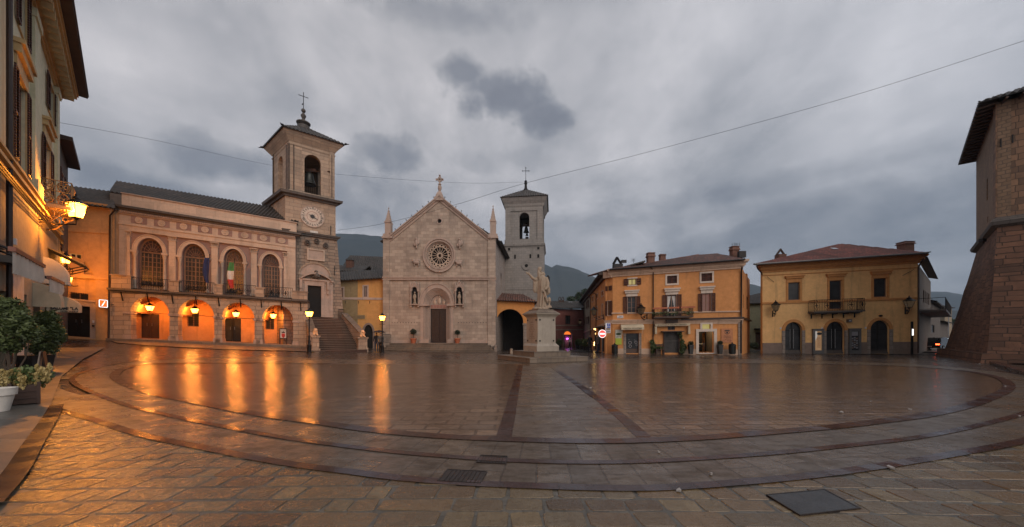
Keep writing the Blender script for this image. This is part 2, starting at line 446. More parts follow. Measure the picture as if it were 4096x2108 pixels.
stone('stone_church', (.54,.435,.345), (.34,.27,.215), (.24,.18,.15), .62, .34, .010, .48, (.12,.095,.08), .02, .45, patch=.6)
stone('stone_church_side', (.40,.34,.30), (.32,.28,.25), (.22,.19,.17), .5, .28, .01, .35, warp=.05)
stone('stone_trim', (.50,.38,.31), (.44,.34,.28), (.30,.24,.2), 1.1, .5, .004, .45, (.05,.045,.04), .01, .3)
stone('stone_town', (.50,.39,.29), (.33,.255,.195), (.17,.13,.105), .62, .34, .016, .40, (.06,.05,.042), .10, .8, sq=1.4, patch=.45)
stone('stone_upper', (.64,.50,.385), (.52,.41,.32), (.33,.27,.22), 1.3, .55, .005, .42, (.10,.08,.065), .01, .3, patch=.5)
stone('stone_tower', (.50,.37,.265), (.33,.25,.185), (.16,.125,.10), .72, .34, .012, .38, (.06,.05,.045), .05, .6, sq=1.3, patch=.4)
stone('stone_tower_low', (.38,.29,.22), (.23,.18,.14), (.11,.09,.075), .5, .30, .02, .45, (.05,.045,.04), .12, .9, sq=1.5, patch=.5)
stone('stone_bell', (.34,.31,.28), (.28,.26,.24), (.17,.155,.14), .6, .32, .01, .45, (.06,.057,.05), .04, .5, patch=.4)
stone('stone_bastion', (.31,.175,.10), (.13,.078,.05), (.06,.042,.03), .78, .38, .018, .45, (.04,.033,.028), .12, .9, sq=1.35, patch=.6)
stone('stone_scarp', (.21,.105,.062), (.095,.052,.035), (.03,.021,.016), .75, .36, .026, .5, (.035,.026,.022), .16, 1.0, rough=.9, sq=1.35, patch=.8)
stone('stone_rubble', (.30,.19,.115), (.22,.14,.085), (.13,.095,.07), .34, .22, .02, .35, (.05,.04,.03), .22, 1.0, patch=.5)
stone('stone_monument', (.40,.35,.28), (.33,.29,.24), (.26,.22,.19), 3.0, 3.0, .002, .5, (.10,.085,.07), .0, .2, rough=.45, patch=.5)
stone('stone_step', (.25,.195,.145), (.15,.12,.09), (.05,.04,.032), .9, .6, .014, .7, (.035,.03,.025), .04, .5, rough=.6, patch=.6)
stone('stone_statue', (.40,.31,.225), (.33,.26,.19), (.3,.24,.18), 9, 9, .0, .7, (.07,.055,.04), .0, .3, patch=.4)
stone('stone_stair', (.075,.036,.024), (.045,.023,.016), (.02,.014,.012), 1.2, .6, .01, .6, (.02,.015,.012), .04, .4, rough=.75, patch=.6)
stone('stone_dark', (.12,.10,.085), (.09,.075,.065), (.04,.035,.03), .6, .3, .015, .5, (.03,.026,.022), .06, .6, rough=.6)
stone('stone_quoin', (.36,.29,.24), (.28,.23,.19), (.14,.11,.09), .9, .38, .02, .4, warp=.03, bump=.6)
plaster('arcade_plaster', (.62,.33,.15), .8)
plaster('plaster_panel', (.30,.20,.175), .85)
plaster('plaster_town_side', (.48,.34,.22), .8)
plaster('plaster_info', (.60,.36,.17), .82)
plaster('plaster_ochre', (.60,.31,.095), .85)
plaster('plaster_olive', (.27,.20,.10), .85)
plaster('plaster_orange', (.68,.30,.100), .8)
plaster('plaster_orange_trim', (.60,.42,.30), .9)
plaster('plaster_annex', (.70,.31,.09), .85)
plaster('plaster_yellow', (.90,.535,.22), .8)
plaster('plaster_yellow_trim', (.60,.27,.085), .85)
plaster('plaster_plinth', (.26,.19,.15), .8)
plaster('plaster_red', (.23,.085,.07), .85)
plaster('plaster_green', (.22,.22,.14), .85)
plaster('plaster_cream', (.34,.28,.20), .8)
plaster('plaster_grey', (.12,.102,.086), .8)
plaster('plaster_left', (.72,.68,.47), .9)
plaster('plaster_left_trim', (.64,.45,.22), .85)
plaster('plaster_white', (.66,.56,.47), .92)
plain('shop_floor', (.30,.15,.08), .3)
tiles('tile_dark', (.045,.037,.031), (.085,.062,.050), (.028,.026,.024))
tiles('tile_mixed', (.34,.13,.08), (.13,.065,.048), (.09,.055,.042))
tiles('tile_red', (.38,.11,.07), (.22,.07,.048), (.15,.052,.04))
tiles('tile_grey', (.10,.08,.066), (.06,.05,.043), (.04,.036,.03))
plain('wood_dark', (.045,.022,.014), .55); plain('wood_door', (.028,.015,.011), .5, var=.4, vs=6)
plain('wood_red', (.20,.065,.035), .55); plain('eave_wood', (.075,.045,.03), .7)
plain('iron', (.022,.020,.020), .45, .6, bump=0); plain('iron_wet', (.02,.018,.018), .25, .7, bump=0)
plain('black_metal', (.012,.012,.012), .5, .3, bump=0); plain('pipe', (.045,.028,.022), .4, .4, bump=0)
plain('bronze', (.06,.065,.06), .45, .7); plain('steel', (.35,.36,.37), .3, .9, bump=0)
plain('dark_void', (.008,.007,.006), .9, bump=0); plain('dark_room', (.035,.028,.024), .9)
plain('terracotta', (.42,.13,.06), .7); plain('plastic_black', (.02,.02,.02), .45, bump=0); plain('white_paint', (.62,.60,.55), .5)
plain('window_frame', (.20,.115,.075), .5); plain('iron_gold', (.38,.23,.10), .45, .5, bump=0)
plain('cloth_cream', (.52,.44,.31), .85, vs=1.5); plain('cloth_grey', (.58,.55,.48), .85, vs=1.5); plain('cloth_dark', (.11,.10,.09), .8)
plain('cloth_black', (.015,.015,.02), .8); plain('cloth_blue', (.018,.03,.11), .8); plain('cloth_green', (.06,.22,.07), .8); plain('cloth_white', (.6,.58,.55), .8); plain('cloth_red', (.45,.04,.035), .8)
plain('skin', (.45,.27,.19), .6, bump=0); plain('denim', (.04,.05,.08), .8); plain('concrete', (.20,.185,.17), .45, var=.3, vs=2)
plain('bark', (.07,.05,.035), .9); plain('cowl', (.07,.045,.035), .8); plain('car_black', (.015,.016,.018), .15, .2, bump=0); plain('rubber', (.012,.012,.012), .8)
plain('bin_green', (.018,.022,.02), .4, .3); plain('white_sign', (.62,.62,.62), .4, bump=0); plain('lead_grey', (.16,.155,.15), .5, .3)
plain('litter', (.34,.32,.30), .7); plain('lion_stone', (.60,.42,.26), .7); plain('book_stone', (.40,.31,.23), .7); plain('lettering', (.12,.06,.045), .6, bump=0)
plain('letter_black', (.012,.012,.014), .5, bump=0); plain('letter_dark', (.055,.02,.012), .6, bump=0); plain('banner_green', (.42,.50,.05), .5, var=.05, bump=0); plain('banner_white', (.60,.60,.50), .5, bump=0)
plain('sign_blue', (.03,.08,.42), .4, bump=0); plain('sign_wood', (.50,.20,.085), .6); plain('sign_red', (.5,.02,.02), .4, bump=0); plain('asphalt', (.05,.048,.046), .3, var=.3)
plain('poster_dark', (.05,.05,.055), .3, bump=0); plain('poster_grey', (.28,.27,.28), .35, bump=0); plain('clock_face', (.58,.48,.39), .6); plain('clock_red', (.30,.10,.07), .6, bump=0)
plain('chimney_brick', (.17,.085,.06), .85, vs=8, var=.35); plain('mat_black', (.01,.01,.01), .9)
# glass that mirrors the sky a little over a dark room
t = NT('glass_dark'); t.done(t.mix(t.fr(t.noise(t.ob, 1.5), .4, .6), (.018,.020,.022), (.035,.037,.04)), .32, spec=.4)
t = NT('glass_stain'); t.done(t.mix(t.fr(t.noise(t.ob, 5), .4, .6), (.05,.02,.018), (.04,.04,.045)), .3)
t = NT('shutter'); w = t.nd('ShaderNodeTexWave', wave_type='BANDS', bands_direction='Y'); t.L.new(t.uv, w.inputs[0]); w.inputs['Scale'].default_value = 3.2
t.bump(w.outputs[1], .9, .03); t.done(t.mix(t.fr(w.outputs[1], .2, .8), (.050,.016,.010), (.125,.040,.022)), .55)
t = NT('shutter_metal'); w = t.nd('ShaderNodeTexWave', wave_type='BANDS', bands_direction='Y'); t.L.new(t.uv, w.inputs[0]); w.inputs['Scale'].default_value = 4.0
t.bump(w.outputs[1], .8, .02); t.done(t.mix(t.fr(w.outputs[1], .2, .8), (.05,.035,.028), (.12,.075,.055)), .5)
# lamps: warm lit panes that let the bulb inside shine through
def pane(name, col, s, tr):
    t = NT(name); e = t.nd('ShaderNodeEmission'); e.inputs[0].default_value = col+(1,); e.inputs[1].default_value = s
    g = t.nd('ShaderNodeBsdfTransparent'); m = t.nd('ShaderNodeMixShader'); m.inputs[0].default_value = 1-tr
    t.L.new(g.outputs[0], m.inputs[1]); t.L.new(e.outputs[0], m.inputs[2]); t.L.new(m.outputs[0], t.out.inputs[0])
pane('lamp_pane', (1.0,.30,.03), 20.0, .42)
pane('lamp_pane_off', (.30,.20,.12), .10, .35)
emit('sign_white_lit', (1,.97,.95), 1.3); emit('sign_orange_lit', (.75,.13,.01), 1.0); emit('sign_red_lit', (.9,.03,.02), 1.2); emit('shop_light', (1,.62,.22), 5.0)
emit('purple_light', (.62,.08,1.0), 5.0); emit('white_strip', (.9,.95,1), 4.0); emit('tail_light', (1,.03,.01), 5.0); emit('brake_light', (1,.08,.02), 7.0); emit('room_glow', (.9,.35,.08), .35, (.3,.15,.06)); emit('fanlight_glow', (1,.22,.03), .7, (.3,.1,.04))
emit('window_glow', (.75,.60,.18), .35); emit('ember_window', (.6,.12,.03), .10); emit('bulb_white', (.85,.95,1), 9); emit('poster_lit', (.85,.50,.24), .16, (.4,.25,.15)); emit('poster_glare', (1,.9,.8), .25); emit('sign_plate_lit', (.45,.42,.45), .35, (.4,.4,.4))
# foliage
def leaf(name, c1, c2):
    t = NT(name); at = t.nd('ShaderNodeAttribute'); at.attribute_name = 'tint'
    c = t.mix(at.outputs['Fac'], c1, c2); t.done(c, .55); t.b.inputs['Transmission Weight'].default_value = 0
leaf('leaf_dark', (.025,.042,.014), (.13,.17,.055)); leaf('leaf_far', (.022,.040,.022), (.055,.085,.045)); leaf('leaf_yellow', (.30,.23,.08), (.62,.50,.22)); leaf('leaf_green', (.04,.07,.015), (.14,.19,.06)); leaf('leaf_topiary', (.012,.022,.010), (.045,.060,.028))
# hills
t = NT('hill'); n = t.noise(t.ob, .004, 8, .62); n2 = t.noise(t.ob, .03, 6, .6)
t.done(t.mix(t.fr(t.math('ADD', t.math('MULTIPLY', n, .7), t.math('MULTIPLY', n2, .3)), .40, .60), (.028,.040,.042), (.052,.062,.058)), .95)

# ---- wet ground family.  Light comes off the film of rain: low, patchy roughness over stone colours
def wet(name, kind):
    t = NT(name); g = t.nd('ShaderNodeNewGeometry').outputs['Position']
    big = t.noise(g, .22, 5, .6, .8); mid = t.noise(g, 1.3, 5, .6); fine = t.noise(g, 26, 4, .6)
    ripple = t.noise(t.map(g, (1.0, 2.6, 1)), 2.6, 5, .68)
    if kind == 'slab': c1, c2, cm, w, h, ms, vec = (.175,.122,.078), (.115,.080,.052), (.040,.030,.024), .95, .40, .012, t.warp(t.uv, 1.2, .05)
    elif kind == 'inner': c1, c2, cm, w, h, ms, vec = (.29,.18,.11), (.16,.10,.065), (.03,.018,.013), .62, .34, .026, t.warp(t.uv, 1.0, .06)
    elif kind == 'walk': c1, c2, cm, w, h, ms, vec = (.22,.15,.095), (.15,.10,.068), (.05,.037,.03), .85, .25, .008, t.warp(t.uv, 1.0, .03)
    elif kind == 'red': c1, c2, cm, w, h, ms, vec = (.095,.036,.028), (.045,.020,.018), (.028,.017,.015), .30, 5.0, .010, t.uv
    elif kind == 'base': c1, c2, cm, w, h, ms, vec = (.13,.095,.075), (.085,.064,.052), (.035,.027,.023), .36, .26, .02, t.warp(t.uv, 1.0, .08)
    elif kind == 'joint': c1, c2, cm, w, h, ms, vec = (.17,.15,.115), (.13,.115,.09), (.05,.045,.04), .2, .2, .01, t.uv
    elif kind == 'walkway': c1, c2, cm, w, h, ms, vec = (.16,.145,.125), (.12,.11,.095), (.05,.045,.04), .9, .6, .01, t.warp(t.uv, .8, .05)
    elif kind == 'road': c1, c2, cm, w, h, ms, vec = (.075,.068,.062), (.055,.05,.047), (.035,.03,.028), .5, .3, .01, t.uv
    elif kind == 'cobble': c1, c2, cm, w, h, ms, vec = (.26,.20,.155), (.17,.13,.10), (.07,.055,.045), .10, .10, .012, t.warp(t.uv, 3, .05)
    bc, bf = t.brick(vec, w, h, ms, c1, c2, cm, .5, .25, 1.0)
    dash = t.noise(t.map(g, (.9, 1.9, 1)), 1.6, 6, .72); dash2 = t.noise(t.map(g, (2.2, 3.4, 1)), 2.4, 5, .7)
    dm = t.fr(t.math('ADD', t.math('MULTIPLY', dash, .6), t.math('MULTIPLY', dash2, .4)), .42, .58)
    c = t.mix(t.fr(mid, .35, .7, 0, .55), bc, sc(c2, .55)); c = t.mix(t.math('MULTIPLY', dm, .6), c, sc(c2, .35))
    c = t.mix(t.fr(big, .45, .7, 0, .35), c, sc(c1, .5))
    c = t.mix(t.fr(fine, .45, .75, 0, .35), c, sc(c1, 1.35))
    lo, hi, k, tl = {'inner': (.035,.11,.35,.007), 'walk': (.16,.42,.5,.03), 'slab': (.16,.42,.8,.012), 'red': (.10,.34,.5,.02), 'base': (.09,.26,.5,.01), 'joint': (.3,.5,.6,0), 'walkway': (.30,.55,.6,.02), 'road': (.15,.35,.4,.02), 'cobble': (.35,.6,.8,.04)}[kind]
    cell, _ = t.brick(vec, w, h, 0.0, (0,0,0), (1,1,1), (.5,.5,.5), .5, 0); cell = t.math('FRACT', t.math('MULTIPLY', cell, 7.31))
    c = t.mix(t.fr(cell, 0, 1, 0, .45), c, sc(c2, .42))
    rg = t.math('ADD', t.fr(t.math('ADD', big, t.math('MULTIPLY', mid, .6)), .62, 1.0, lo, (lo+hi)/2), t.fr(cell, .2, 1, 0, (hi-lo)/2))
    if kind in ('inner', 'base', 'walk', 'slab'): t._in(t.b.inputs['Specular IOR Level'], t.fr(dm, 0, 1, .95, .25)); rg = t.math('ADD', rg, t.math('MULTIPLY', dm, .10))
    h_ = t.math('ADD', t.math('MULTIPLY', bf, -.6*k), t.math('ADD', t.math('MULTIPLY', ripple, .44), t.math('MULTIPLY', fine, .16*k)))
    bn = t.bump(h_, .8 if kind in ('inner', 'base', 'slab') else .5, .04 if kind in ('inner', 'base', 'walk') else .022)
    # every stone leans a little its own way, so that reflections break up
    ang = t.math('MULTIPLY', cell, 37.7); cb = t.nd('ShaderNodeCombineXYZ'); t._in(cb.inputs[0], t.math('MULTIPLY', t.math('COSINE', ang), tl)); t._in(cb.inputs[1], t.math('MULTIPLY', t.math('SINE', ang), tl))
    va = t.nd('ShaderNodeVectorMath', operation='ADD'); t.L.new(bn, va.inputs[0]); t.L.new(cb.outputs[0], va.inputs[1]); vn = t.nd('ShaderNodeVectorMath', operation='NORMALIZE'); t.L.new(va.outputs[0], vn.inputs[0]); t.L.new(vn.outputs[0], t.b.inputs['Normal'])
    return t.done(c, rg)
for kk in ('slab', 'inner', 'walk', 'red', 'base', 'joint', 'walkway', 'road', 'cobble'): wet('wet_'+kk, kk)
# single hand-cut paving stones: colour and tilt differ from stone to stone
t = NT('wet_stone'); at = t.nd('ShaderNodeAttribute'); at.attribute_name = 'tint'; g = t.nd('ShaderNodeNewGeometry').outputs['Position']
n1 = t.noise(g, 5, 6, .65, 1.2); n2 = t.noise(g, 40, 4, .6); n3 = t.noise(t.map(g, (1, 2.2, 1), rot=(0,0,.5)), 6, 4, .6, .8)
c = t.ramp(at.outputs['Fac'], ((0, (.060,.036,.018)), (.3, (.175,.105,.045)), (.55, (.105,.074,.039)), (.8, (.205,.145,.070)), (1, (.08,.060,.038))))
c = t.mix(t.fr(n1, .38, .68, 0, .55), c, (.085,.050,.022)); c = t.mix(t.fr(n2, .58, .72, 0, .6), c, (.05,.035,.022)); c = t.mix(t.fr(n3, .55, .75, 0, .35), c, (.24,.17,.09))
t.bump(t.math('ADD', t.math('MULTIPLY', n3, .9), t.math('ADD', t.math('MULTIPLY', n1, .8), t.math('MULTIPLY', n2, .8))), .5, .012)
t.done(c, t.fr(n1, .35, .7, .13, .42), spec=.6)
# ------------------------------------------------------------------ ground
def ground_grid():
    m = MB()
    xs = [-300,-160,-90,-60]+[-45+1.5*k for k in range(61)]+[60,90,160,300]
    ys = [-12,-6]+[-2+1.0*k for k in range(76)]+[80,90,110,150,220,320]
    idx = {}
    for j, y in enumerate(ys):
        for i, x in enumerate(xs): idx[i, j] = m.p(x, y, gz(max(-60, min(x, 60)), y)-.03)
    for j in range(len(ys)-1):
        for i in range(len(xs)-1): m.F.append((idx[i,j], idx[i+1,j], idx[i+1,j+1], idx[i,j+1]))
    return m
tag(ground_grid().build('ground', M['wet_base'], smooth=60), kind='structure')
def resample(pts, step):
    """pixel polyline on the ground -> evenly spaced smooth ground points (x, y)"""
    g = [G(*q) for q in pts]; P = [Vector((q.x, q.y)) for q in g]
    # Catmull-Rom
    out = []
    for i in range(len(P)-1):
        p0, p1, p2, p3 = P[max(i-1,0)], P[i], P[i+1], P[min(i+2, len(P)-1)]
        n = max(2, int((p2-p1).length/.25))
        for k in range(n):
            t = k/n; out.append(.5*((2*p1)+(p2-p0)*t+(2*p0-5*p1+4*p2-p3)*t*t+(3*p1-p0-3*p2+p3)*t**3))
    out.append(P[-1])
    res = [out[0]]; acc = 0
    for a, b in zip(out, out[1:]):
        d = (b-a).length
        while acc+d >= step and d > 1e-9:
            t = (step-acc)/d; a = a+(b-a)*t; res.append(a.copy()); d = (b-a).length; acc = 0
        acc += d
    return res
MONC = Vector((1.9, 23.0))
inner_px = [(1330,1455),(1100,1451),(900,1452),(700,1453),(600,1456),(548,1461),(487,1477),(460,1498),(466,1516),(518,1544),(609,1574),(792,1611),(975,1647),(1127,1672),(1300,1694),(1400,1711),(1600,1733),(1787,1748),(2001,1757),(2230,1764),(2458,1766),(2640,1760),(2810,1752),(3120,1727),(3350,1707),(3491,1690),(3677,1666),(3838,1633),(3936,1602),(4021,1564),(4036,1538),(4000,1513),(3936,1497),(3851,1483),(3700,1470),(3500,1461),(3200,1456),(2900,1453),(2600,1452)]
mid_px = [(1100,1424),(900,1427),(760,1432),(600,1441),(500,1450),(432,1461),(369,1477),(317,1495),(289,1515),(299,1534),(329,1552),(414,1588),(506,1622),(609,1647),(731,1675),(914,1711),(1097,1746),(1273,1772),(1400,1788),(1605,1812),(1909,1836),(2100,1846),(2300,1851),(2500,1850),(2650,1844),(2810,1835),(3120,1812),(3429,1780),(3600,1761),(3739,1739),(3925,1700),(4096,1655),(4250,1600),(4330,1560),(4300,1530),(4200,1510),(4096,1498),(3894,1476),(3638,1455),(3300,1443),(3000,1436),(2700,1432)]
out_px = [(122,1592),(201,1629),(390,1684),(487,1717),(609,1751),(792,1787),(1036,1836),(1249,1870),(1400,1888),(1605,1914),(1909,1936),(2214,1948),(2500,1955),(2700,1950),(2872,1938),(3243,1904),(3553,1861),(3801,1820),(4096,1765),(4400,1690),(4700,1610)]
def ribbon(name, line, w, mat, z, label=None):
    m = MB(); n = len(line); s = 0; prev = None
    for k in range(n):
        t = (line[min(k+1, n-1)]-line[max(k-1, 0)]).normalized(); nn = Vector((-t.y, t.x))
        if k: s += (line[k]-line[k-1]).length
        ids = []
        for q, v in ((line[k]+nn*w/2, .9), (line[k]-nn*w/2, .1)):
            i = m.p(q.x, q.y, gz(q.x, q.y)+z); m.uv[i] = (s, v); ids.append(i)
        if prev: m.F.append((prev[0], ids[0], ids[1], prev[1]))
        prev = ids
    return tag(m.build(name, mat), kind='structure')
def polysheet(name, poly, mat, z, step=1.0, uvf=None):
    """flat-ish sheet over a ground polygon, cut into a grid so that it follows the ground"""
    bm = bmesh.new(); vs_ = [bm.verts.new((q[0], q[1], 0)) for q in poly]; bm.faces.new(vs_)
    bmesh.ops.triangulate(bm, faces=bm.faces)
    x0, x1 = min(q[0] for q in poly), max(q[0] for q in poly); y0, y1 = min(q[1] for q in poly), max(q[1] for q in poly)
    def cut(co, no):
        bmesh.ops.bisect_plane(bm, geom=bm.verts[:]+bm.edges[:]+bm.faces[:], plane_co=co, plane_no=no)
    x = math.floor(x0)+step
    while x < x1: cut((x,0,0), (1,0,0)); x += step
    y = math.floor(y0)+step
    while y < y1: cut((0,y,0), (0,1,0)); y += step
    for v in bm.verts: v.co.z = gz(v.co.x, v.co.y)+z
    for f in bm.faces:
        if f.normal.z < 0: f.normal_flip()
    me = bpy.data.meshes.new(name); bm.to_mesh(me); bm.free()
    uvl = me.uv_layers.new(name='UVMap').data
    for l in me.loops:
        c = me.vertices[l.vertex_index].co; uvl[l.index].uv = uvf(c) if uvf else (c.x, c.y)
    me.shade_smooth(); me.materials.append(mat); o = bpy.data.objects.new(name, me); COL.objects.link(o)
    return tag(o, kind='structure')
inner = resample(inner_px, .35); midl = resample(mid_px, .35); outl = resample(out_px, .35)
def closed_over(line, far=None): return [tuple(q) for q in line]
# slabs laid between the rings: u runs along the ring, v across it
def zone(name, A, B, mat, z, rows):
    """strip between two ring lines matched by angle about the monument"""
    def byang(L):
        L2 = [(math.atan2(q.x-MONC.x, -(q.y-MONC.y)), q) for q in L]; return L2
    LA, LB = byang(A), byang(B)
    def at(L, a):
        for (a1, q1), (a2, q2) in zip(L, L[1:]):
            if (a1-a)*(a2-a) <= 0 and abs(a2-a1) < 1: return q1+(q2-q1)*((a-a1)/(a2-a1) if a2 != a1 else 0)
        return None
    m = MB(); s = 0; prev = None; last = None
    a = max(min(x for x, _ in LA), min(x for x, _ in LB)); aend = min(max(x for x, _ in LA), max(x for x, _ in LB))
    n = 260
    for k in range(n+1):
        an = a+(aend-a)*k/n; qa, qb = at(LA, an), at(LB, an)
        if qa is None or qb is None: prev = None; continue
        mid_ = (qa+qb)/2
        if last is not None: s += (mid_-last).length
        last = mid_; ids = []
        for j in range(5):
            q = qa+(qb-qa)*j/4; i = m.p(q.x, q.y, gz(q.x, q.y)+z); m.uv[i] = (rows*j/4*.95, s); ids.append(i)
        if prev:
            for j in range(4): m.F.append((prev[j], ids[j], ids[j+1], prev[j+1]))
        prev = ids
    return tag(m.build(name, mat), kind='structure')
polysheet('piazza_paving', [tuple(q) for q in midl], M['wet_slab'], -.012, 1.5, lambda c: (math.atan2(c.x-MONC.x, MONC.y-c.y)*9, (Vector((c.x, c.y))-MONC).length))
polysheet('piazza_centre_paving', [tuple(q) for q in inner], M['wet_inner'], -.004, 1.5)
zone('ring_slab_paving', inner, midl, M['wet_slab'], .000, 1)
zone('outer_ring_slab_paving', midl, outl, M['wet_slab'], .002, 1)
# the walkway that leads from the front ring to the monument and its two red edges
wl = [Vector(G(x, y)[:2]) for x, y in ((2083,1461),(2060,1560),(2040,1650),(2016,1754))]; wr = [Vector(G(x, y)[:2]) for x, y in ((2214,1474),(2350,1580),(2460,1650),(2590,1757))]
polysheet('monument_walkway_paving', [tuple(q) for q in wl]+[tuple(q) for q in wr[::-1]], M['wet_walk'], .004, 1.2)
ribbon('paving_band', resample([(2083,1461),(2060,1560),(2040,1650),(2013,1756)], .3), .25, M['wet_red'], .008)
ribbon('paving_band', resample([(2214,1474),(2350,1565),(2460,1648),(2585,1758)], .3), .25, M['wet_red'], .008)
ribbon('paving_ring', inner, .24, M['wet_red'], .012)
ribbon('paving_ring', midl, .13, M['wet_red'], .012)
ribbon('paving_ring', outl, .15, M['wet_red'], .010)
# left pavement and its border of red setts
lp = [(-400,2600),(0,1946),(100,1790),(201,1632),(222,1575),(245,1510),(330,1440),(420,1392),(250,1392),(60,1420),(-200,1560)]
polysheet('pavement', [tuple(G(x, y)[:2]) for x, y in lp[1:-1]]+[(-9.5,3.0),(-5.6,2.6)], M['wet_walkway'], .035, 1.2)
ribbon('paving_band', resample([(-60,2040),(60,1905),(130,1790),(200,1680),(228,1625)], .25), .20, M['wet_red'], .045)
# cobbled apron in front of the town hall
ap = [(440,1362),(700,1369),(1000,1380),(1230,1391),(1262,1408),(1150,1403),(900,1398),(650,1385),(470,1372)]
polysheet('cobble_apron_paving', [tuple(G(x, y)[:2]) for x, y in ap], M['wet_cobble'], .012, 1.2)
# right side street
polysheet('side_street_road', [(29.5,30.2),(37,29),(60,47),(75,70),(72,72),(50,52),(38,38)], M['wet_road'], .006, 2)
polysheet('side_street_pavement', [(37.8,32.8),(39.6,32.0),(66,60),(64,61)], M['wet_walkway'], .09, 2)
polysheet('church_lane_road', [(5,36),(9.5,33.0),(13,60),(6,70),(2,60)], M['wet_road'], .006, 2)

# foreground: single stones in rough courses, each a little tilted
def inside(poly, x, y):
    c = False; j = len(poly)-1
    for i in range(len(poly)):
        xi, yi = poly[i]; xj, yj = poly[j]
        if (yi > y) != (yj > y) and x < (xj-xi)*(y-yi)/(yj-yi)+xi: c = not c
        j = i
    return c
ring_poly = [tuple(q) for q in outl]+[(60,60),(-60,60)]
border = [tuple(G(x, y)[:2]) for x, y in ((-400,2650),(-60,2075),(60,1940),(130,1825),(205,1690),(236,1640))]
left_poly = border+[(-60,20),(-60,-5)]
def stones():
    m = MB(); rnd = random.Random(3); y = 1.7; row = 0
    while y < 16:
        h = rnd.uniform(.21, .32)*(1.0 if y < 6 else 1.1); x = -17+rnd.uniform(0, .4)
        while x < 26:
            w = rnd.choice((.24,.32,.38,.44,.52,.64))*rnd.uniform(.85, 1.15)
            # the courses bend gently towards the camera at both sides
            def bend(px, py): return py-.0045*px*px
            cx_, cy_ = x+w/2, y+h/2; byy = bend(cx_, cy_)
            if byy > 1.2 and abs(cx_)/max(byy, .1) < 1.7 and not inside(ring_poly, cx_, byy-.05) and not inside(left_poly, cx_+.02, byy):
                g = .014; tz = [rnd.gauss(0, .002) for _ in range(4)]; j = lambda: rnd.uniform(-.017, .017)
                cs = [(x+g+j(), y+g+j()), (x+w-g+j(), y+g+j()), (x+w-g+j(), y+h-g+j()), (x+g+j(), y+h-g+j())]
                k = .17; pts = []
                for a in range(4):       # octagonal outline: worn corners
                    p_, q_, r_ = cs[a-1], cs[a], cs[(a+1)%4]
                    kk = rnd.uniform(.03, .12)
                    pts.append(((q_[0]+(p_[0]-q_[0])*kk), (q_[1]+(p_[1]-q_[1])*kk), a)); pts.append(((q_[0]+(r_[0]-q_[0])*kk), (q_[1]+(r_[1]-q_[1])*kk), a))
                tint = rnd.random(); hi = []; lo = []; mx_ = sum(p[0] for p in pts)/8; my_ = sum(p[1] for p in pts)/8
                for X, Y, a in pts:
                    Yb = bend(X, Y); z0 = gz(X, Yb)
                    i = m.p(mx_+(X-mx_)*.968, bend(mx_+(X-mx_)*.968, my_+(Y-my_)*.955), z0+.000+tz[a]); m.tint[i] = tint; hi.append(i)
                    i = m.p(X, Yb, z0-.010); m.tint[i] = tint; lo.append(i)
                m.F.append(tuple(hi))
                for a in range(8): m.F.append((lo[a], lo[(a+1)%8], hi[(a+1)%8], hi[a]))
            x += w
        y += h; row += 1
    return m
o = stones().build('stone_paving', M['wet_stone']); tag(o, kind='structure')
# bed of mortar below the stones
polysheet('paving_bed', [(-14,1.0),(-7,.5),(8,.5),(20,2),(28,8),(26,14),(10,6),(0,4.2),(-12,9.5),(-17,12)], M['wet_joint'], -.006, 2)

# ------------------------------------------------------------------ hills
def hill(name, pts, D, base=-40, depth=500):
    """a wooded ridge: crest given by picture height at distance D, with rough slopes towards us and beyond"""
    rnd = random.Random(len(pts)); m = MB(); cols = []
    xs = []; 
    for (x1, y1), (x2, y2) in zip(pts, pts[1:]):
        n = max(2, int(abs(x2-x1)/14))
        for k in range(n):
            t = k/n; t2 = t*t*(3-2*t)*.4+t*.6; xs.append((x1+(x2-x1)*t, y1+(y2-y1)*t2))
    xs.append(pts[-1])
    for px, py in xs:
        c = pt(px, py, D); ring = []; zc = c.z+mnoise.fractal(Vector((px*.03, 1, 0)), 1, 2, 5)*D*.0016
        for j in range(15):
            f = j/14; y = D-depth*(1-f) if j <= 10 else D+depth*(f-10/14)
            if j <= 10: f2 = j/10; y = D-depth*(1-f2); z = base+(zc-base)*(f2**.9)
            else: f2 = (j-10)/4; y = D+depth*f2; z = zc-(zc-base)*f2
            x = (px-CX)/FPX*D
            z += mnoise.fractal(Vector((x*.006, y*.006, 3)), 1, 2, 5)*D*.012*(1-abs((j-10)/10.5)**.5 if j < 10 else 0)
            ring.append(m.p(x, y, z))
        cols.append(ring)
    for A, B in zip(cols, cols[1:]):
        for j in range(14): m.F.append((A[j], B[j], B[j+1], A[j+1]))
    return tag(m.build(name, M['hill'], smooth=180), kind='structure')
hill('hills', [(1180,980),(1300,945),(1345,934),(1440,937),(1500,943),(1560,952),(1680,985),(1850,1040),(2000,1110)], 1500)
hill('hills', [(1950,1085),(2060,1040),(2150,1045),(2178,1055),(2207,1070),(2226,1058),(2254,1066),(2275,1067),(2301,1075),(2345,1093),(2404,1120),(2480,1140),(2600,1155),(2800,1150),(3000,1136),(3060,1150),(3300,1200)], 1500)
hill('hills', [(3500,1190),(3660,1172),(3740,1166),(3781,1167),(3830,1174),(3860,1184),(3950,1210),(4200,1230),(4600,1230)], 1700)
hill('hills', [(3600,1250),(3740,1243),(3790,1240),(3850,1243),(3950,1250),(4300,1270)], 700, depth=200)
# ground that carries on to the foot of the hills
m = MB(); a = [m.p(*q) for q in ((-3000,320,-5),(3000,320,-5),(4200,3000,-40),(-4200,3000,-40))]; m.face(*a)
m2 = m.build('terrain', M['hill']); tag(m2, kind='structure')
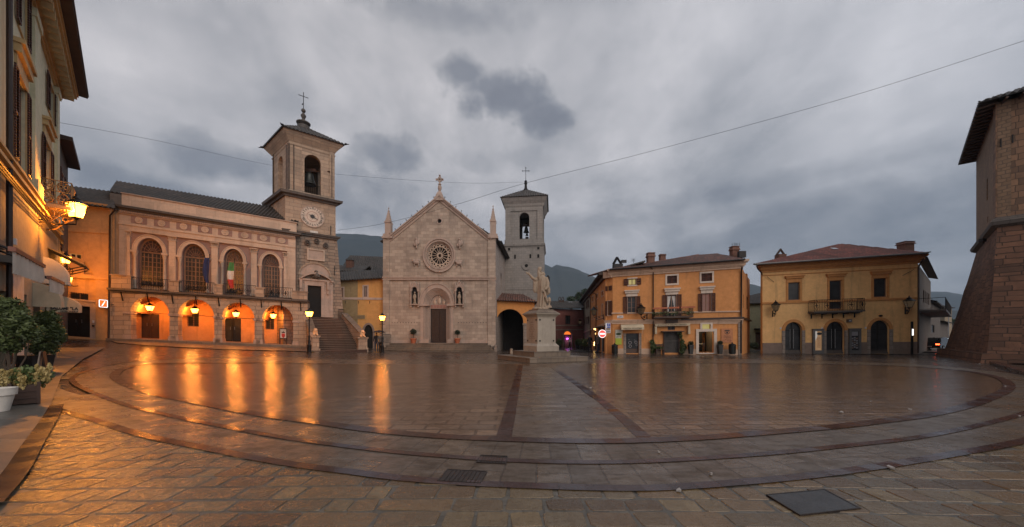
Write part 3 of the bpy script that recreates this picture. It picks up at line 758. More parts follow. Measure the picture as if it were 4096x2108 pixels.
# ------------------------------------------------------------------ shared parts of buildings
def upath(u0, u1, z0, zs, zt, n=14):
    a = arcpts(u0, u1, zs, zt, n)[::-1]
    return [(u0, z0)]+a+[(u1, z0)]
def window(F, par, x0, x1, y0, y1, holes=None, d=-.16, frame='window_frame', glass='glass_dark', nv=1, nh=2, fw=.06, bw=.035, arch=None,
           shut=None, sw=None, surround=None, sur=.12, sill=False, hood=None, name='window', curtain=False, dd=0):
    """window (its frame) > pane, surround, sill, hood, shutter; pixel box on facade F"""
    u0, u1, z0, z1 = F.rect(x0, x1, y0, y1, dd)
    zs = z1 if arch is None else F.z((x0+x1)/2, arch, dd)
    shape = rectp(u0, u1, z0, z1) if arch is None else archp(u0, u1, z0, zs, z1)
    if holes is not None: holes.append(shape)
    m = MB(F)
    if arch is None:
        m.box(u0, u0+fw, d, d+.07, z0, z1); m.box(u1-fw, u1, d, d+.07, z0, z1); m.box(u0+fw, u1-fw, d, d+.07, z0, z0+fw); m.box(u0+fw, u1-fw, d, d+.07, z1-fw, z1)
    else:
        m.band(upath(u0, u1, z0, zs, z1), upath(u0+fw, u1-fw, z0, zs, z1-fw), d, d+.07); m.box(u0+fw, u1-fw, d, d+.07, zs-fw/2, zs+fw/2)
    for k in range(1, nv+1):
        c = u0+(u1-u0)*k/(nv+1); b = bw*(1.8 if 2*k == nv+1 else 1); m.box(c-b/2, c+b/2, d+.01, d+.06, z0+fw, zs-fw)
    for k in range(1, nh+1):
        c = z0+(zs-z0)*k/(nh+1); m.box(u0+fw, u1-fw, d+.015, d+.05, c-bw/2, c+bw/2)
    w = m.build(name, M[frame], par)
    g = MB(F); g.sheet(shape, d+.025); g.build('pane', M[glass], w)
    if surround:
        s_ = MB(F)
        if arch is None:
            s_.box(u0-sur, u0, 0, .05, z0-sur, z1+sur); s_.box(u1, u1+sur, 0, .05, z0-sur, z1+sur); s_.box(u0, u1, 0, .05, z1, z1+sur); s_.box(u0, u1, 0, .05, z0-sur, z0)
        else: s_.band(upath(u0-sur, u1+sur, z0, zs, z1+sur), upath(u0, u1, z0, zs, z1), 0, .05)
        s_.build('surround', M[surround], w)
    if sill:
        s_ = MB(F); s_.box(u0-.12, u1+.12, .0, .14, z0-.10, z0-.002); s_.build('sill', M[sill], w)
    if hood:
        mat, a, b, c = hood      # y of top, y of bottom, extra width
        zt, zb = F.z((x0+x1)/2, a), F.z((x0+x1)/2, b); e = c; h = zt-zb
        s_ = MB(F); s_.box(u0-e, u1+e, .0, .26, zt-h*.35, zt); s_.box(u0-e+.06, u1+e-.06, 0, .18, zb, zt-h*.35); s_.box(u0-e*.45, u1+e*.45, 0, .07, z1+.02, zb); s_.build('hood', M[mat], w)
    if shut:
        sw = sw or (u1-u0)/2
        for sgn in (-1, 1):
            s_ = MB(F)
            if shut == 'open':
                a, b = (u0-sw, u0-.02) if sgn < 0 else (u1+.02, u1+sw); q0, q1 = .05, .10
            else: a, b = (u0+.01, (u0+u1)/2-.01) if sgn < 0 else ((u0+u1)/2+.01, u1-.01); q0, q1 = -.10, -.05
            fr = .06
            s_.box(a, a+fr, q0, q1, z0, z1); s_.box(b-fr, b, q0, q1, z0, z1)
            zm = (z0+z1)/2
            for za, zb_ in ((z0, z0+fr), (zm-fr/2, zm+fr/2), (z1-fr, z1)): s_.box(a+fr, b-fr, q0, q1, za, zb_)
            n = max(3, int((z1-z0)/.11))
            for k in range(n):
                zc = z0+fr+(z1-z0-2*fr)*(k+.5)/n; i = [s_.p(a+fr, q0, zc+.035), s_.p(b-fr, q0, zc+.035), s_.p(b-fr, q1-.01, zc-.03), s_.p(a+fr, q1-.01, zc-.03)]; s_.F.append(tuple(i))
            s_.build('shutter', M['shutter'], w)
    if curtain:
        s_ = MB(F); c = (u0+u1)/2
        for sg in (-1, 1):
            e = u0+fw if sg < 0 else u1-fw
            s_.sheet([(c-.03*sg*-1 if False else c+sg*.04, z1-.1), (e, z1-.1), (e, z0+.1), (e-sg*.08, z0+.1), (e-sg*.12, (z0+z1)/2)], d+.032)
        s_.build('curtain', M['cloth_white'], w)
    return w
def trim(F, par, name, mat, x0, y0, x1, y1, h, d0, d1, rows=((0,1,1),)):
    """long horizontal moulding between two photo points (top edge); h metres tall, stepped by rows (frac0, frac1, depth frac)"""
    u0, u1 = F.u(x0), F.u(x1); za, zb = F.z(x0, y0), F.z(x1, y1); m = MB(F)
    for f0, f1, k in rows:
        i = []
        for u, z in ((u0, za), (u1, zb)):
            for dd in (d0, d0+(d1-d0)*k):
                for f in (f0, f1): i.append(m.p(u, dd, z-h*f))
        a = i
        for f in ((0,4,5,1), (2,3,7,6), (0,2,6,4), (1,5,7,3), (0,1,3,2), (4,6,7,5)): m.F.append(tuple(a[k_] for k_ in f))
    return m.build(name, M[mat], par)
def railing(F, par, u0, u1, d0, d1, z0, z1, n, mat='iron', name='railing', sides=True, r=.012, panels=(), scroll=False):
    m = MB(F)
    def run(a, b):
        m.tube([F.W(a[0], a[1], z1), F.W(b[0], b[1], z1)], .022, 6); m.tube([F.W(a[0], a[1], z0+.06), F.W(b[0], b[1], z0+.06)], .016, 6)
        L = math.hypot(a[0]-b[0], a[1]-b[1]); k = max(2, int(L/(abs(u1-u0)/n)))
        for j in range(k+1):
            t = j/k; u = a[0]+(b[0]-a[0])*t; dd = a[1]+(b[1]-a[1])*t
            m.tube([F.W(u, dd, z0), F.W(u, dd, z1)], r*(1.6 if j in (0, k) else 1), 5)
        return L, k
    L, k = run((u0, d1), (u1, d1))
    if sides: run((u0, d0), (u0, d1)); run((u1, d0), (u1, d1))
    h = z1-z0
    for f in panels:
        c = u0+(u1-u0)*f; hw = h*.26
        m.tube([F.W(c-hw, d1, z0+h*.5), F.W(c, d1, z1-.02), F.W(c+hw, d1, z0+h*.5), F.W(c, d1, z0+.06), F.W(c-hw, d1, z0+h*.5)], .014, 5)
        m.tube([F.W(c-hw*.6, d1, z0+h*.5), F.W(c+hw*.6, d1, z0+h*.5)], .03, 5); m.tube([F.W(c, d1, z0+h*.32), F.W(c, d1, z0+h*.7)], .03, 5)
    return m.build(name, M[mat], par)
def body(F, par, u0, u1, z0, z1, depth, mat, name='rear_body', d0=-.33):
    m = MB(); a, b = F.W(u0+.002, d0, 0), F.W(u1-.002, d0, 0)
    def pu(q): v = Vector((q.x, q.y)); return v+v.normalized()*depth
    i = [m.p(q[0], q[1], z) for q, zz in ((a, u0), (b, u1), (pu(b), u1), (pu(a), u0)) for z in (F.W(zz, 0, z0).z, F.W(zz, 0, z1).z)]
    m.F += [(i[0],i[2],i[4],i[6]), (i[1],i[3],i[5],i[7])]+[(i[2*k], i[2*k+1], i[(2*k+3)%8], i[(2*k+2)%8]) for k in range(4)]
    return m.build(name, M[mat], par)
def text(par, s, F, u0, u1, z0, z1, d, mat, name='lettering', bold=0.0, shear=0.0):
    cu = bpy.data.curves.new('t', 'FONT'); cu.body = s; cu.align_x = 'LEFT'; cu.resolution_u = 2; cu.offset = bold; cu.shear = shear
    o = bpy.data.objects.new('t', cu); COL.objects.link(o); dg = bpy.context.evaluated_depsgraph_get()
    me = bpy.data.meshes.new_from_object(o.evaluated_get(dg)); bpy.data.objects.remove(o)
    xs = [v.co.x for v in me.vertices]; ys = [v.co.y for v in me.vertices]; x0, x1, y0, y1 = min(xs), max(xs), min(ys), max(ys)
    off = rootloc(par)
    for v in me.vertices:
        v.co = F.W(u0+(v.co.x-x0)/(x1-x0)*(u1-u0), d, z0+(v.co.y-y0)/(y1-y0)*(z1-z0))-off
    me.materials.clear(); me.materials.append(M[mat]); ob = bpy.data.objects.new(name, me); COL.objects.link(ob); ob.parent = par
    return ob
def pipe(F, par, pts, r=.05, name='drainpipe', mat='pipe'):
    m = MB(); m.tube([F.W(F.u(x, d), d, F.z(x, y, d)) for x, y, d in pts], r, 8); return m.build(name, M[mat], par, smooth=60)
def foliage(name, mat, par, blobs, n, size, seed=1, local=False, core=True, flat=1.0):
    """leaf faces scattered through the volume of several clumps; blobs (centre, radii, weight)"""
    rnd = random.Random(seed); m = MB(); tot = sum(b[2] for b in blobs)
    for c, r, w in blobs:
        for _ in range(int(n*w/tot)):
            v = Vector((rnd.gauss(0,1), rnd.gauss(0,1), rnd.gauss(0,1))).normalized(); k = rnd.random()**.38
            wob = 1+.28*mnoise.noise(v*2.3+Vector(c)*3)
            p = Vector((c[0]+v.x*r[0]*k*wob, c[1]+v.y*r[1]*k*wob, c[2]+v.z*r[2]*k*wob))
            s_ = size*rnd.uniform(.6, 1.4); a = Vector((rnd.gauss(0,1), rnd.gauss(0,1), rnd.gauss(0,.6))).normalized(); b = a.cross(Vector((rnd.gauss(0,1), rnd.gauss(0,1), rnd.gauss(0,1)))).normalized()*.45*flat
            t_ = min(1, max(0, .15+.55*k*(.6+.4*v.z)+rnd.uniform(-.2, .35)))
            i0 = len(m.V)
            for q in (p-a*s_, p+b*s_, p+a*s_, p-b*s_):
                m.V.append(q); m.tint[len(m.V)-1] = t_
            m.F.append((i0, i0+1, i0+2, i0+3))
    return m.build(name, M[mat], par, local=local, recalc=False)
LAMPS = bpy.data.lights
def bulb(par, z, power, col=(1, .31, .05), r=.06, name='bulb_light'):
    ld = LAMPS.new(name, 'POINT'); ld.energy = power; ld.color = col; ld.shadow_soft_size = r; ld.specular_factor = .35
    o = bpy.data.objects.new(name, ld); COL.objects.link(o); o.location = (0, 0, z); o.parent = par; return o
def lantern_head(par, z, wt, wb, h, lit=True, power=100, col=(1, .31, .05)):
    """square tapered lantern: narrow foot at z, wide top at z+h"""
    q = math.pi/4; a = wb/math.sqrt(2); b = wt/math.sqrt(2)
    g = MB(); rings = []
    for r, zz in ((a*.93, z+.01), (b*.93, z+h-.01)): rings.append([g.p(r*math.cos(q+j*math.pi/2), r*math.sin(q+j*math.pi/2), zz) for j in range(4)])
    for j in range(4): g.F.append((rings[0][j], rings[0][(j+1)%4], rings[1][(j+1)%4], rings[1][j]))
    g.build('lamp_glass', M['lamp_pane' if lit else 'lamp_pane_off'], par, local=True)
    m = MB()
    for j in range(4):
        c, s_ = math.cos(q+j*math.pi/2), math.sin(q+j*math.pi/2); m.tube([(a*c, a*s_, z), (b*c, b*s_, z+h)], wt*.028, 5)
        c2, s2 = math.cos(q+(j+1)*math.pi/2), math.sin(q+(j+1)*math.pi/2)
        m.tube([(a*c, a*s_, z), (a*c2, a*s2, z)], wt*.03, 5); m.tube([(b*c, b*s_, z+h), (b*c2, b*s2, z+h)], wt*.04, 5)
    m.lathe((0,0,z-h*.16), [(.02, -.05*h), (wb*.35, 0), (wb*.2, h*.05), (a, h*.15)], 8)
    m.lathe((0,0,z+h), [(b*1.12, 0), (b*.75, h*.18), (b*.42, h*.36), (b*.46, h*.40), (b*.30, h*.52), (b*.10, h*.62), (b*.13, h*.70), (.008, h*.85)], 12)
    m.build('lamp_frame', M['iron'], par, local=True, smooth=40)
    if lit: bulb(par, z+h*.5, power, col, wt*.22)
HALF = math.pi/2
# ================================================================== town hall (arcade, balcony, upper hall)
F = Facade(440, 25.7, 1190, 30.6, ((445,1160),(1188,1205)), ((439,1358),(1183,1386)))
U = F.relined(-1.25, ((461,822),(1197,937)), ((445,1150),(1188,1196)))
th = empty('town_hall', F.W(0,0,0), 'pale stone town hall with four lamplit arches below a long balcony and arched windows', 'town hall')
uL, uR, uE = F.u(440), F.u(1183), F.u(1230); H = F.H
holes = []; arches = []
for x0, x1, yt, ys, yb in ((523,678,1186,1252,1361), (712,857,1197,1262,1370), (888.6,1018,1210,1272,1377), (1049,1173,1220,1280,1383)):
    mx = (x0+x1)/2; u0, u1 = F.u(x0), F.u(x1); zs, zt = F.z(mx, ys), F.z(mx, yt); arches.append((u0, u1, zs, zt)); holes.append(archp(u0, u1, 0.12, zs, zt, 20))
m = MB(F); m.wall(rectp(uL, uE, -.3, H), holes, 0, .75); m.build('arcade_wall', M['stone_town'], th)
m = MB(F)
for u0, u1, zs, zt in arches: m.band(upath(u0-.32, u1+.32, zs, zs, zt+.32, 20), upath(u0, u1, zs, zs, zt, 20), -.02, .05)
m.build('arch_ring', M['stone_town'], th)
for u0, u1, zs, zt in arches:
    for a in (u0, u1):
        m = MB(F); s_ = -1 if a == u0 else 1; e = a+s_*.42; lo, hi = min(a-s_*.06, e), max(a-s_*.06, e)
        m.box(lo, hi, -.7, .08, zs-.14, zs+.02); m.build('impost', M['stone_trim'], th); m = MB(F); m.box(lo, hi, -.7, .12, .0, .30); m.box(lo+.02, hi-.02, -.7, .08, .30, .42); m.build('pier_base', M['stone_trim'], th)
m = MB()
for u0, u1, zs, zt in arches: m.tube([F.W(u0, -.3, zs), F.W(u1, -.3, zs)], .022, 6)
m.build('tie_rod', M['iron'], th)
m = MB(F); m.box(uL+.02, uE-.02, -3.6, .55, -.5, .10); m.build('arcade_step', M['stone_step'], th)
# inside the arcade: plastered back wall, ceiling vault, end walls
Bk = F.back(3.0)
bh = []
bm_ = MB(F); cz = max(a[3] for a in arches)+.25
d1 = Bk.rect(556,637,1255,1357); w2 = Bk.rect(749,796,1248,1306); d3 = Bk.rect(894,964,1273,1367); w4 = Bk.rect(1062,1097,1269,1318); d1 = d1[:2]+(.12, d1[3]); d3 = d3[:2]+(.12, d3[3])
for r_ in (d1, w2, d3, w4): bh.append(rectp(*r_))
m = MB(Bk); m.wall(rectp(uL+.3, uR+.3, .0, cz), bh, 0, .25); m.build('arcade_back_wall', M['arcade_plaster'], th)
m = MB(F); m.box(uL+.25, uL+.5, -3.0, -.75, .1, cz); m.box(uR+.1, uR+.4, -3.0, -.75, .1, cz); m.build('arcade_end_wall', M['arcade_plaster'], th)
m = MB()       # groin-like barrel vaults, one per bay, so that each arch opens into its own lit hollow
for k, (u0, u1, zs, zt) in enumerate(arches):
    arc = arcpts(u0-.12, u1+.12, zs, zt+.05, 14)
    for dd in (-.76, -3.0): pass
    ids = [[m.p(*F.W(u, dd, z)) for u, z in arc] for dd in (-.755, -2.99)]
    for j in range(len(arc)-1): m.F.append((ids[0][j], ids[0][j+1], ids[1][j+1], ids[1][j]))
    lo = (arches[k-1][1]+.12) if k else uL+.5; m.F.append(tuple(m.p(*F.W(a, b, zs)) for a, b in ((lo, -.755), (u0-.12, -.755), (u0-.12, -2.99), (lo, -2.99))))
m.F.append(tuple(m.p(*F.W(a, b, arches[-1][2])) for a, b in ((arches[-1][1]+.12, -.755), (uR+.1, -.755), (uR+.1, -2.99), (arches[-1][1]+.12, -2.99))))
m.build('vault', M['arcade_plaster'], th, smooth=50)
def simple_door(Fx, par, r_, d, mat, n=2, glass=None, label=None, planks=5):
    u0, u1, z0, z1 = r_; w = (u1-u0)/n; last = None
    for k in range(n):
        m = MB(Fx); a, b = u0+w*k+.01, u0+w*(k+1)-.01
        if glass:
            m.box(a, a+.09, d, d+.06, z0, z1); m.box(b-.09, b, d, d+.06, z0, z1); m.box(a+.09, b-.09, d, d+.06, z0, z0+.12); m.box(a+.09, b-.09, d, d+.06, z1-.09, z1)
        else:
            m.box(a, b, d, d+.04, z0, z1)
            for j in range(planks):
                za = z0+(z1-z0)*(j+.12)/planks; zb = z0+(z1-z0)*(j+.88)/planks; m.box(a+.08, b-.08, d+.04, d+.07, za, zb)
        last = m.build('door', M[mat], par, label=label)
        if glass: g = MB(Fx); g.sheet(rectp(a+.05, b-.05, z0+.05, z1-.05), d+.02); g.build('pane', M[glass], last)
        h = MB(); c = b-.14 if k == 0 and n > 1 else a+.14; h.tube([Fx.W(c, d+.12, z0+1.0), Fx.W(c, d+.12, z0+1.25)], .02, 6); h.build('handle', M['steel'], last)
    return last
simple_door(Bk, th, d1, -.18, 'wood_dark', 2); simple_door(Bk, th, d3, -.18, 'black_metal', 2, 'glass_dark')
def grille_window(Fx, par, r_, d, nv, nh, glass='glass_dark', frame='window_frame'):
    u0, u1, z0, z1 = r_; m = MB(Fx); f = .06
    m.box(u0, u0+f, d, d+.06, z0, z1); m.box(u1-f, u1, d, d+.06, z0, z1); m.box(u0+f, u1-f, d, d+.06, z0, z0+f); m.box(u0+f, u1-f, d, d+.06, z1-f, z1); m.box((u0+u1)/2-.03, (u0+u1)/2+.03, d, d+.05, z0+f, z1-f)
    w = m.build('window', M[frame], par); g = MB(Fx); g.sheet(rectp(u0, u1, z0, z1), d+.02); g.build('pane', M[glass], w)
    b = MB()
    for k in range(1, nv+1): c = u0+(u1-u0)*k/(nv+1); b.tube([Fx.W(c, .02, z0), Fx.W(c, .02, z1)], .012, 5)
    for k in range(1, nh+1): c = z0+(z1-z0)*k/(nh+1); b.tube([Fx.W(u0, .02, c), Fx.W(u1, .02, c)], .012, 5)
    b.build('grille', M['iron'], w); return w
grille_window(Bk, th, w2, -.15, 5, 6); grille_window(Bk, th, w4, -.15, 5, 6)
text(th, 'ARCHIVUM', Bk, Bk.u(572), Bk.u(622), Bk.z(597,1251.5), Bk.z(597,1246.5), .02, 'lettering')
m = MB(Bk); r_ = Bk.rect(523,533,1287,1352); m.box(r_[0], r_[1], 0, .06, r_[2], r_[3]); m.build('niche_door', M['wood_dark'], th)
m = MB(Bk); r_ = Bk.rect(536,545,1262,1340); m.box(r_[0]-.1, r_[1]+.05, 0, .12, r_[2], r_[3]); m.build('pilaster', M['stone_trim'], th)
# balcony: slab with dark drip edge, parapet blocks and iron railings
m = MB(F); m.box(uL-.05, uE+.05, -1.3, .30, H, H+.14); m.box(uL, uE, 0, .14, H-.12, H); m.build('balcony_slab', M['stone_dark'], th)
m = MB(F)
for k in range(9):
    u = uL+.7+(uE-uL-1.2)*k/8; i = [m.p(u-.04, .02, H-.75), m.p(u+.04, .02, H-.75), m.p(u+.04, .28, H-.1), m.p(u-.04, .28, H-.1)]; m.F.append(tuple(i))
m.build('strut', M['iron'], th)
Hb = H+.14; blocks = [(446,525,1099,1147), (679,716,1122,1161), (857,891,1135,1174), (1023,1057,1149,1187), (1169,1229,1164,1201)]
bz = 1.0; bu = []
for x0, x1, y0, y1 in blocks:
    m = MB(F); u0, u1 = F.u(x0, .15), F.u(x1, .15); bu.append((u0, u1)); zt = F.z((x0+x1)/2, y0, .2)
    m.box(u0, u1, -.10, .22, Hb, zt-.09); m.box(u0-.05, u1+.05, -.15, .27, zt-.09, zt); m.build('parapet_block', M['stone_town'], th); bz = zt
for (a0, a1), (b0, b1) in zip(bu, bu[1:]):
    railing(F, th, a1, b0, 0, .10, Hb, F.z(700, 1121, .15), int((b0-a1)/.13), sides=False, panels=(.25, .5, .75), name='balcony_railing')
m = MB(F); u = (F.u(475)+F.u(512))/2; m.lathe(F.W(u, .05, bz+.0), [(.14,0),(.14,.04),(.07,.08),(.10,.13),(.34,.24),(.38,.30),(.36,.32)], 16); m.build('urn', M['stone_trim'], th, smooth=40)
# upper hall, set back behind the balcony
ul, ur = U.u(444), U.u(1183); zc = U.z(820, U.top[0] and 880); HU = U.H
wins = []; hl = []
bays = [(551,651,953,1008,1140), (730,822,976,1028,1158), (897,973,996,1046,1170), (1049,1118,1017,1063,1185)]
m_list = []
for x0, x1, yt, ys, yb in bays:
    mx = (x0+x1)/2; u0, u1 = U.u(x0), U.u(x1); hl.append(archp(u0, u1, .02, U.z(mx, ys), U.z(mx, yt), 20))
m = MB(U); m.wall(rectp(U.u(480), ur, -.3, HU), hl, 0, .45); m.build('wall', M['plaster_panel'], th)
m = MB(U); m.box(ul, U.u(480), -.45, .06, -.3, HU); m.build('end_pier', M['plaster_town_side'], th)
for (x0, x1, yt, ys, yb), h_ in zip(bays, hl):
    mx = (x0+x1)/2; u0, u1 = U.u(x0), U.u(x1); zs, zt = U.z(mx, ys), U.z(mx, yt)
    w = window(U, th, x0, x1, yt, yb, None, -.38, 'window_frame', 'glass_dark', 5, 6, .10, .045, ys)
    m = MB(); c = (u0+u1)/2; r1 = (u1-u0)/2; r2 = zt-zs      # fanlight spokes
    for k in range(1, 8): a = math.pi*k/8; m.tube([U.W(c+.15*r1*math.cos(a), -.33, zs+.15*r2*math.sin(a)), U.W(c+r1*math.cos(a), -.33, zs+r2*math.sin(a))], .02, 5)
    for q in (.35, .68): m.tube([U.W(c+q*r1*math.cos(math.pi*k/12), -.33, zs+q*r2*math.sin(math.pi*k/12)) for k in range(13)], .018, 5)
    m.build('fanlight', M['window_frame'], w)
    g = MB(U); g.sheet(arcpts(u0, u1, zs, zt, 16), -.352); g.build('fanlight_pane', M['glass_stain'], w)
    m = MB(U); e = (u1-u0)*.17; m.band(upath(u0-e, u1+e, zs, zs, zt+e*.9, 20), upath(u0-.02, u1+.02, zs, zs, zt, 20), -.05, .10); m.band(upath(u0-e*1.15, u1+e*1.15, zs, zs, zt+e*1.05, 20), upath(u0-e*.92, u1+e*.92, zs, zs, zt+e*.84, 20), -.05, .15)
    m.build('archivolt', M['stone_upper'], th)
    for sg, ua in ((-1, u0), (1, u1)):
        m = MB(U); cc = ua+sg*e*.55; r = e*.42; zcap = zs-.16
        m.lathe(U.W(cc, .06, .05), [(r*1.35,0),(r*1.35,.12),(r*1.05,.2),(r,.26)], 14); top = U.W(cc, .06, zcap-.42).z-U.W(cc, .06, .05).z
        m.lathe(U.W(cc, .06, .05), [(r,.26),(r*1.02,top*.5),(r*.88,top),(r*1.05,top+.03),(r*.95,top+.1),(r*1.5,top+.34),(r*1.6,top+.42)], 14)
        m.build('column', M['stone_upper'], th, smooth=50)
        m = MB(U); lo, hi = (ua-e*1.45, ua+.02) if sg < 0 else (ua-.02, ua+e*1.45); m.box(lo, hi, -.05, .22, zcap, zcap+.16); m.box(lo+.05, hi-.05, -.05, .15, zcap-.03, zcap); m.build('impost', M['stone_upper'], th)
def pil(x0, x1, ya, y_cap, cap=True, d=.14):
    u0, u1 = U.u(x0), U.u(x1); zt = U.z((x0+x1)/2, ya); m = MB(U); m.box(u0, u1, -.02, d, .0, zt)
    if cap: m.box(u0-.05, u1+.05, -.02, d+.05, zt-.40, zt-.34); m.taper(u0, u1, -.02, d, zt-.34, zt-.06, -.07, 0); m.box(u0-.09, u1+.09, -.02, d+.09, zt-.07, zt)
    m.box(u0-.05, u1+.05, -.02, d+.05, 0, .18); m.build('pilaster', M['stone_upper'], th)
pil(481,511,898,0,False,.16); pil(512,524,925,0); pil(678,706,946,0); pil(848,874,971,0); pil(1005,1029,995,0); pil(1136,1149,1012,0); pil(1150,1183,987,0,False,.16)
# architrave, frieze with roundels, dentils, dark weathered cornice, attic
def ub(name, mat, ya0, ya1, d, x0=481, x1=1183, yb0=None, par=th):
    """horizontal course whose top/bottom run through (x=528, y) heights"""
    m = MB(U); m.box(U.u(x0), U.u(x1), -.02, d, U.z(528, ya1), U.z(528, ya0)); return m.build(name, M[mat], par)
ub('architrave', 'stone_upper', 903, 926, .18); ub('fillet', 'stone_upper', 898, 905, .24); ub('frieze', 'stone_upper', 860, 898, .12)
ub('dentil_course', 'stone_trim', 849, 862, .22)
m = MB(U); z0, z1 = U.z(528,857), U.z(528,850)
for k in range(86): u = U.u(484)+(ur-U.u(484))*(k+.5)/86; m.box(u-.045, u+.045, .2, .31, z0, z1)
m.build('dentils', M['stone_trim'], th)
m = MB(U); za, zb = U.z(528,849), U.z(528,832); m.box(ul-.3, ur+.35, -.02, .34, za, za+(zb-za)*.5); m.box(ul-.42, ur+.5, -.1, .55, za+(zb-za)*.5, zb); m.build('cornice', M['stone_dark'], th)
for x0, x1, cx in ((527,592,560),(619,682,650),(708,768,738),(794,851,823),(874,931,903),(955,1008,981),(1030,1082,1056),(1103,1153,1128)):
    zA, zB = U.z(528, 893), U.z(528, 864); u0, u1 = U.u(x0), U.u(x1); m = MB(U); m.box(u0, u1, .10, .135, zA, zB); p_ = m.build('frieze_panel', M['plaster_panel'], th)
    uc = U.u(cx); ru = (U.u(cx+15)-U.u(cx-15))/2; rz = (zB-zA)*.46; zc_ = (zA+zB)/2; m = MB(U)
    m.band(ellp(uc, zc_, ru, rz, 24), ellp(uc, zc_, ru*.8, rz*.8, 24), .12, .20, True); m.prism(ellp(uc, zc_, ru*.8, rz*.8, 24), .12, .165); m.band(ellp(uc, zc_, ru*.5, rz*.5, 24), ellp(uc, zc_, ru*.4, rz*.4, 24), .12, .195, True); m.prism(ellp(uc, zc_, ru*.2, rz*.2, 12), .12, .21)
    m.build('roundel', M['stone_upper'], p_)
zt = U.z(528, 780); zb = U.z(528, 832); m = MB(U); m.box(U.u(486), ur+.06, -.5, -.02, zb-.2, zt); m.build('attic_wall', M['stone_upper'], th)
m = MB(U); m.box(U.u(484), ur+.14, -.6, .06, zt, zt+.08); m.build('attic_coping', M['stone_trim'], th)
m = MB(U); m.box(ul-.1, U.u(486), -.5, -.1, zb-.2, U.z(480,776)); m.build('end_block', M['lead_grey'], th)
def roofpts(Fx, L):      # (px, py, d)
    return [Fx.W(Fx.u(x, d), d, Fx.z(x, y, d)) for x, y, d in L]
# roof slope behind the attic; both ends of the eave and ridge from the photo
eL, eR = U.W(U.u(440,-.3), -.3, U.z(440,766,-.3)), U.W(U.u(1194,-.3), -.3, U.z(1194,884,-.3))
def above(Fx, x, y, d): return Fx.W(Fx.u(x, d), d, Fx.z(x, y, d))
rL, rR = above(U, 467, 725, -3.6), above(U, 1075, 824, -3.6)
m = MB(); tile_roof(m, [eL, eR, rR+(eR-eL).normalized()*1.5, rL]); m.build('roof', M['tile_dark'], th, recalc=False)
m = MB(); q = [eL, rL, rL+Vector((-.4,4,-2.6)), eL+Vector((-2.2,5,0))]; tile_roof(m, [q[3], q[0], q[1], q[2]]); m.build('roof_end', M['tile_dark'], th, recalc=False)
body(U, th, ul, ur, .02, U.z(528,835), 7.5, 'plaster_town_side', 'rear_body', -.5)
body(F, th, uL+.3, uE-.02, -.4, H, 8, 'stone_town', 'lower_body', -3.35)
m = MB(F); m.box(uL, uL+.25, -7, -.7, -.4, H); m.box(uE-.3, uE, -5.0, -.7, -.4, H); m.build('side_wall', M['stone_town'], th)
# notice board with a coat of arms, on the step in the last arch
S = F.back(1.1); r_ = S.rect(1118,1149,1313,1376); nb = empty('notice_board', S.W(r_[0],0,.1), 'framed white notice with a red shield and crown on a dark stand', 'notice board')
u0, u1, z0, z1 = r_; m = MB(S); m.box(u0, u0+.07, 0, .08, .1, z1); m.box(u1-.07, u1, 0, .08, .1, z1); m.box(u0, u1, 0, .08, z1-.08, z1); m.box(u0, u1, 0, .08, z0+.42, z0+.5); m.build('frame', M['wood_dark'], nb)
m = MB(S); m.box(u0+.07, u1-.07, .01, .05, z0+.5, z1-.08); m.build('panel', M['white_paint'], nb)
c = (u0+u1)/2; zc_ = (z0+z1)/2+.05; m = MB(S); m.prism([(c-.13,zc_+.16),(c+.13,zc_+.16),(c+.13,zc_-.06),(c,zc_-.22),(c-.13,zc_-.06)], .05, .065); m.build('shield', M['cloth_red'], nb)
m = MB(S); m.prism([(c-.12,zc_+.2),(c+.12,zc_+.2),(c+.15,zc_+.34),(c+.06,zc_+.27),(c,zc_+.38),(c-.06,zc_+.27),(c-.15,zc_+.34)], .05, .065); m.build('crown_emblem', M['letter_dark'], nb)
text(nb, 'CITTÀ DI NORCIA', S, u0+.1, u1-.1, z1-.22, z1-.16, .06, 'lettering')
# hanging lanterns, one per arch
hl0 = empty('hanging_lantern', (0,0,0)); m = MB(); m.tube([(0,0,.62),(0,0,1.1)], .014, 6); m.tube([(-.05,0,.85),(0,0,.95),(.05,0,.85),(0,0,.78),(-.05,0,.85)], .01, 5); m.build('hanging_rod', M['iron'], hl0, local=True)
lantern_head(hl0, 0, .42, .22, .36, True, 280)
spots = [(599,1221,'first lantern from the left, hanging in the arch with the double wooden door'), (779,1232,'lantern hanging in the arch with the small barred window and bare orange wall'), (944,1247,'lantern hanging in the arch above the black glazed door'), (1093,1254,'lantern hanging in the last arch, above the framed coat of arms notice')]
for k, (x, y, lb) in enumerate(spots):
    o = hl0 if k == 0 else copy_tree(hl0); p = F.W(F.u(x,-1.3), -1.3, F.z(x,y,-1.3)); o.location = p-Vector((0,0,.42)); o.rotation_euler = (0,0,math.atan2(F.t.y, F.t.x)); tag(o, lb, 'lantern', 'lanterns hanging in the town hall arches')
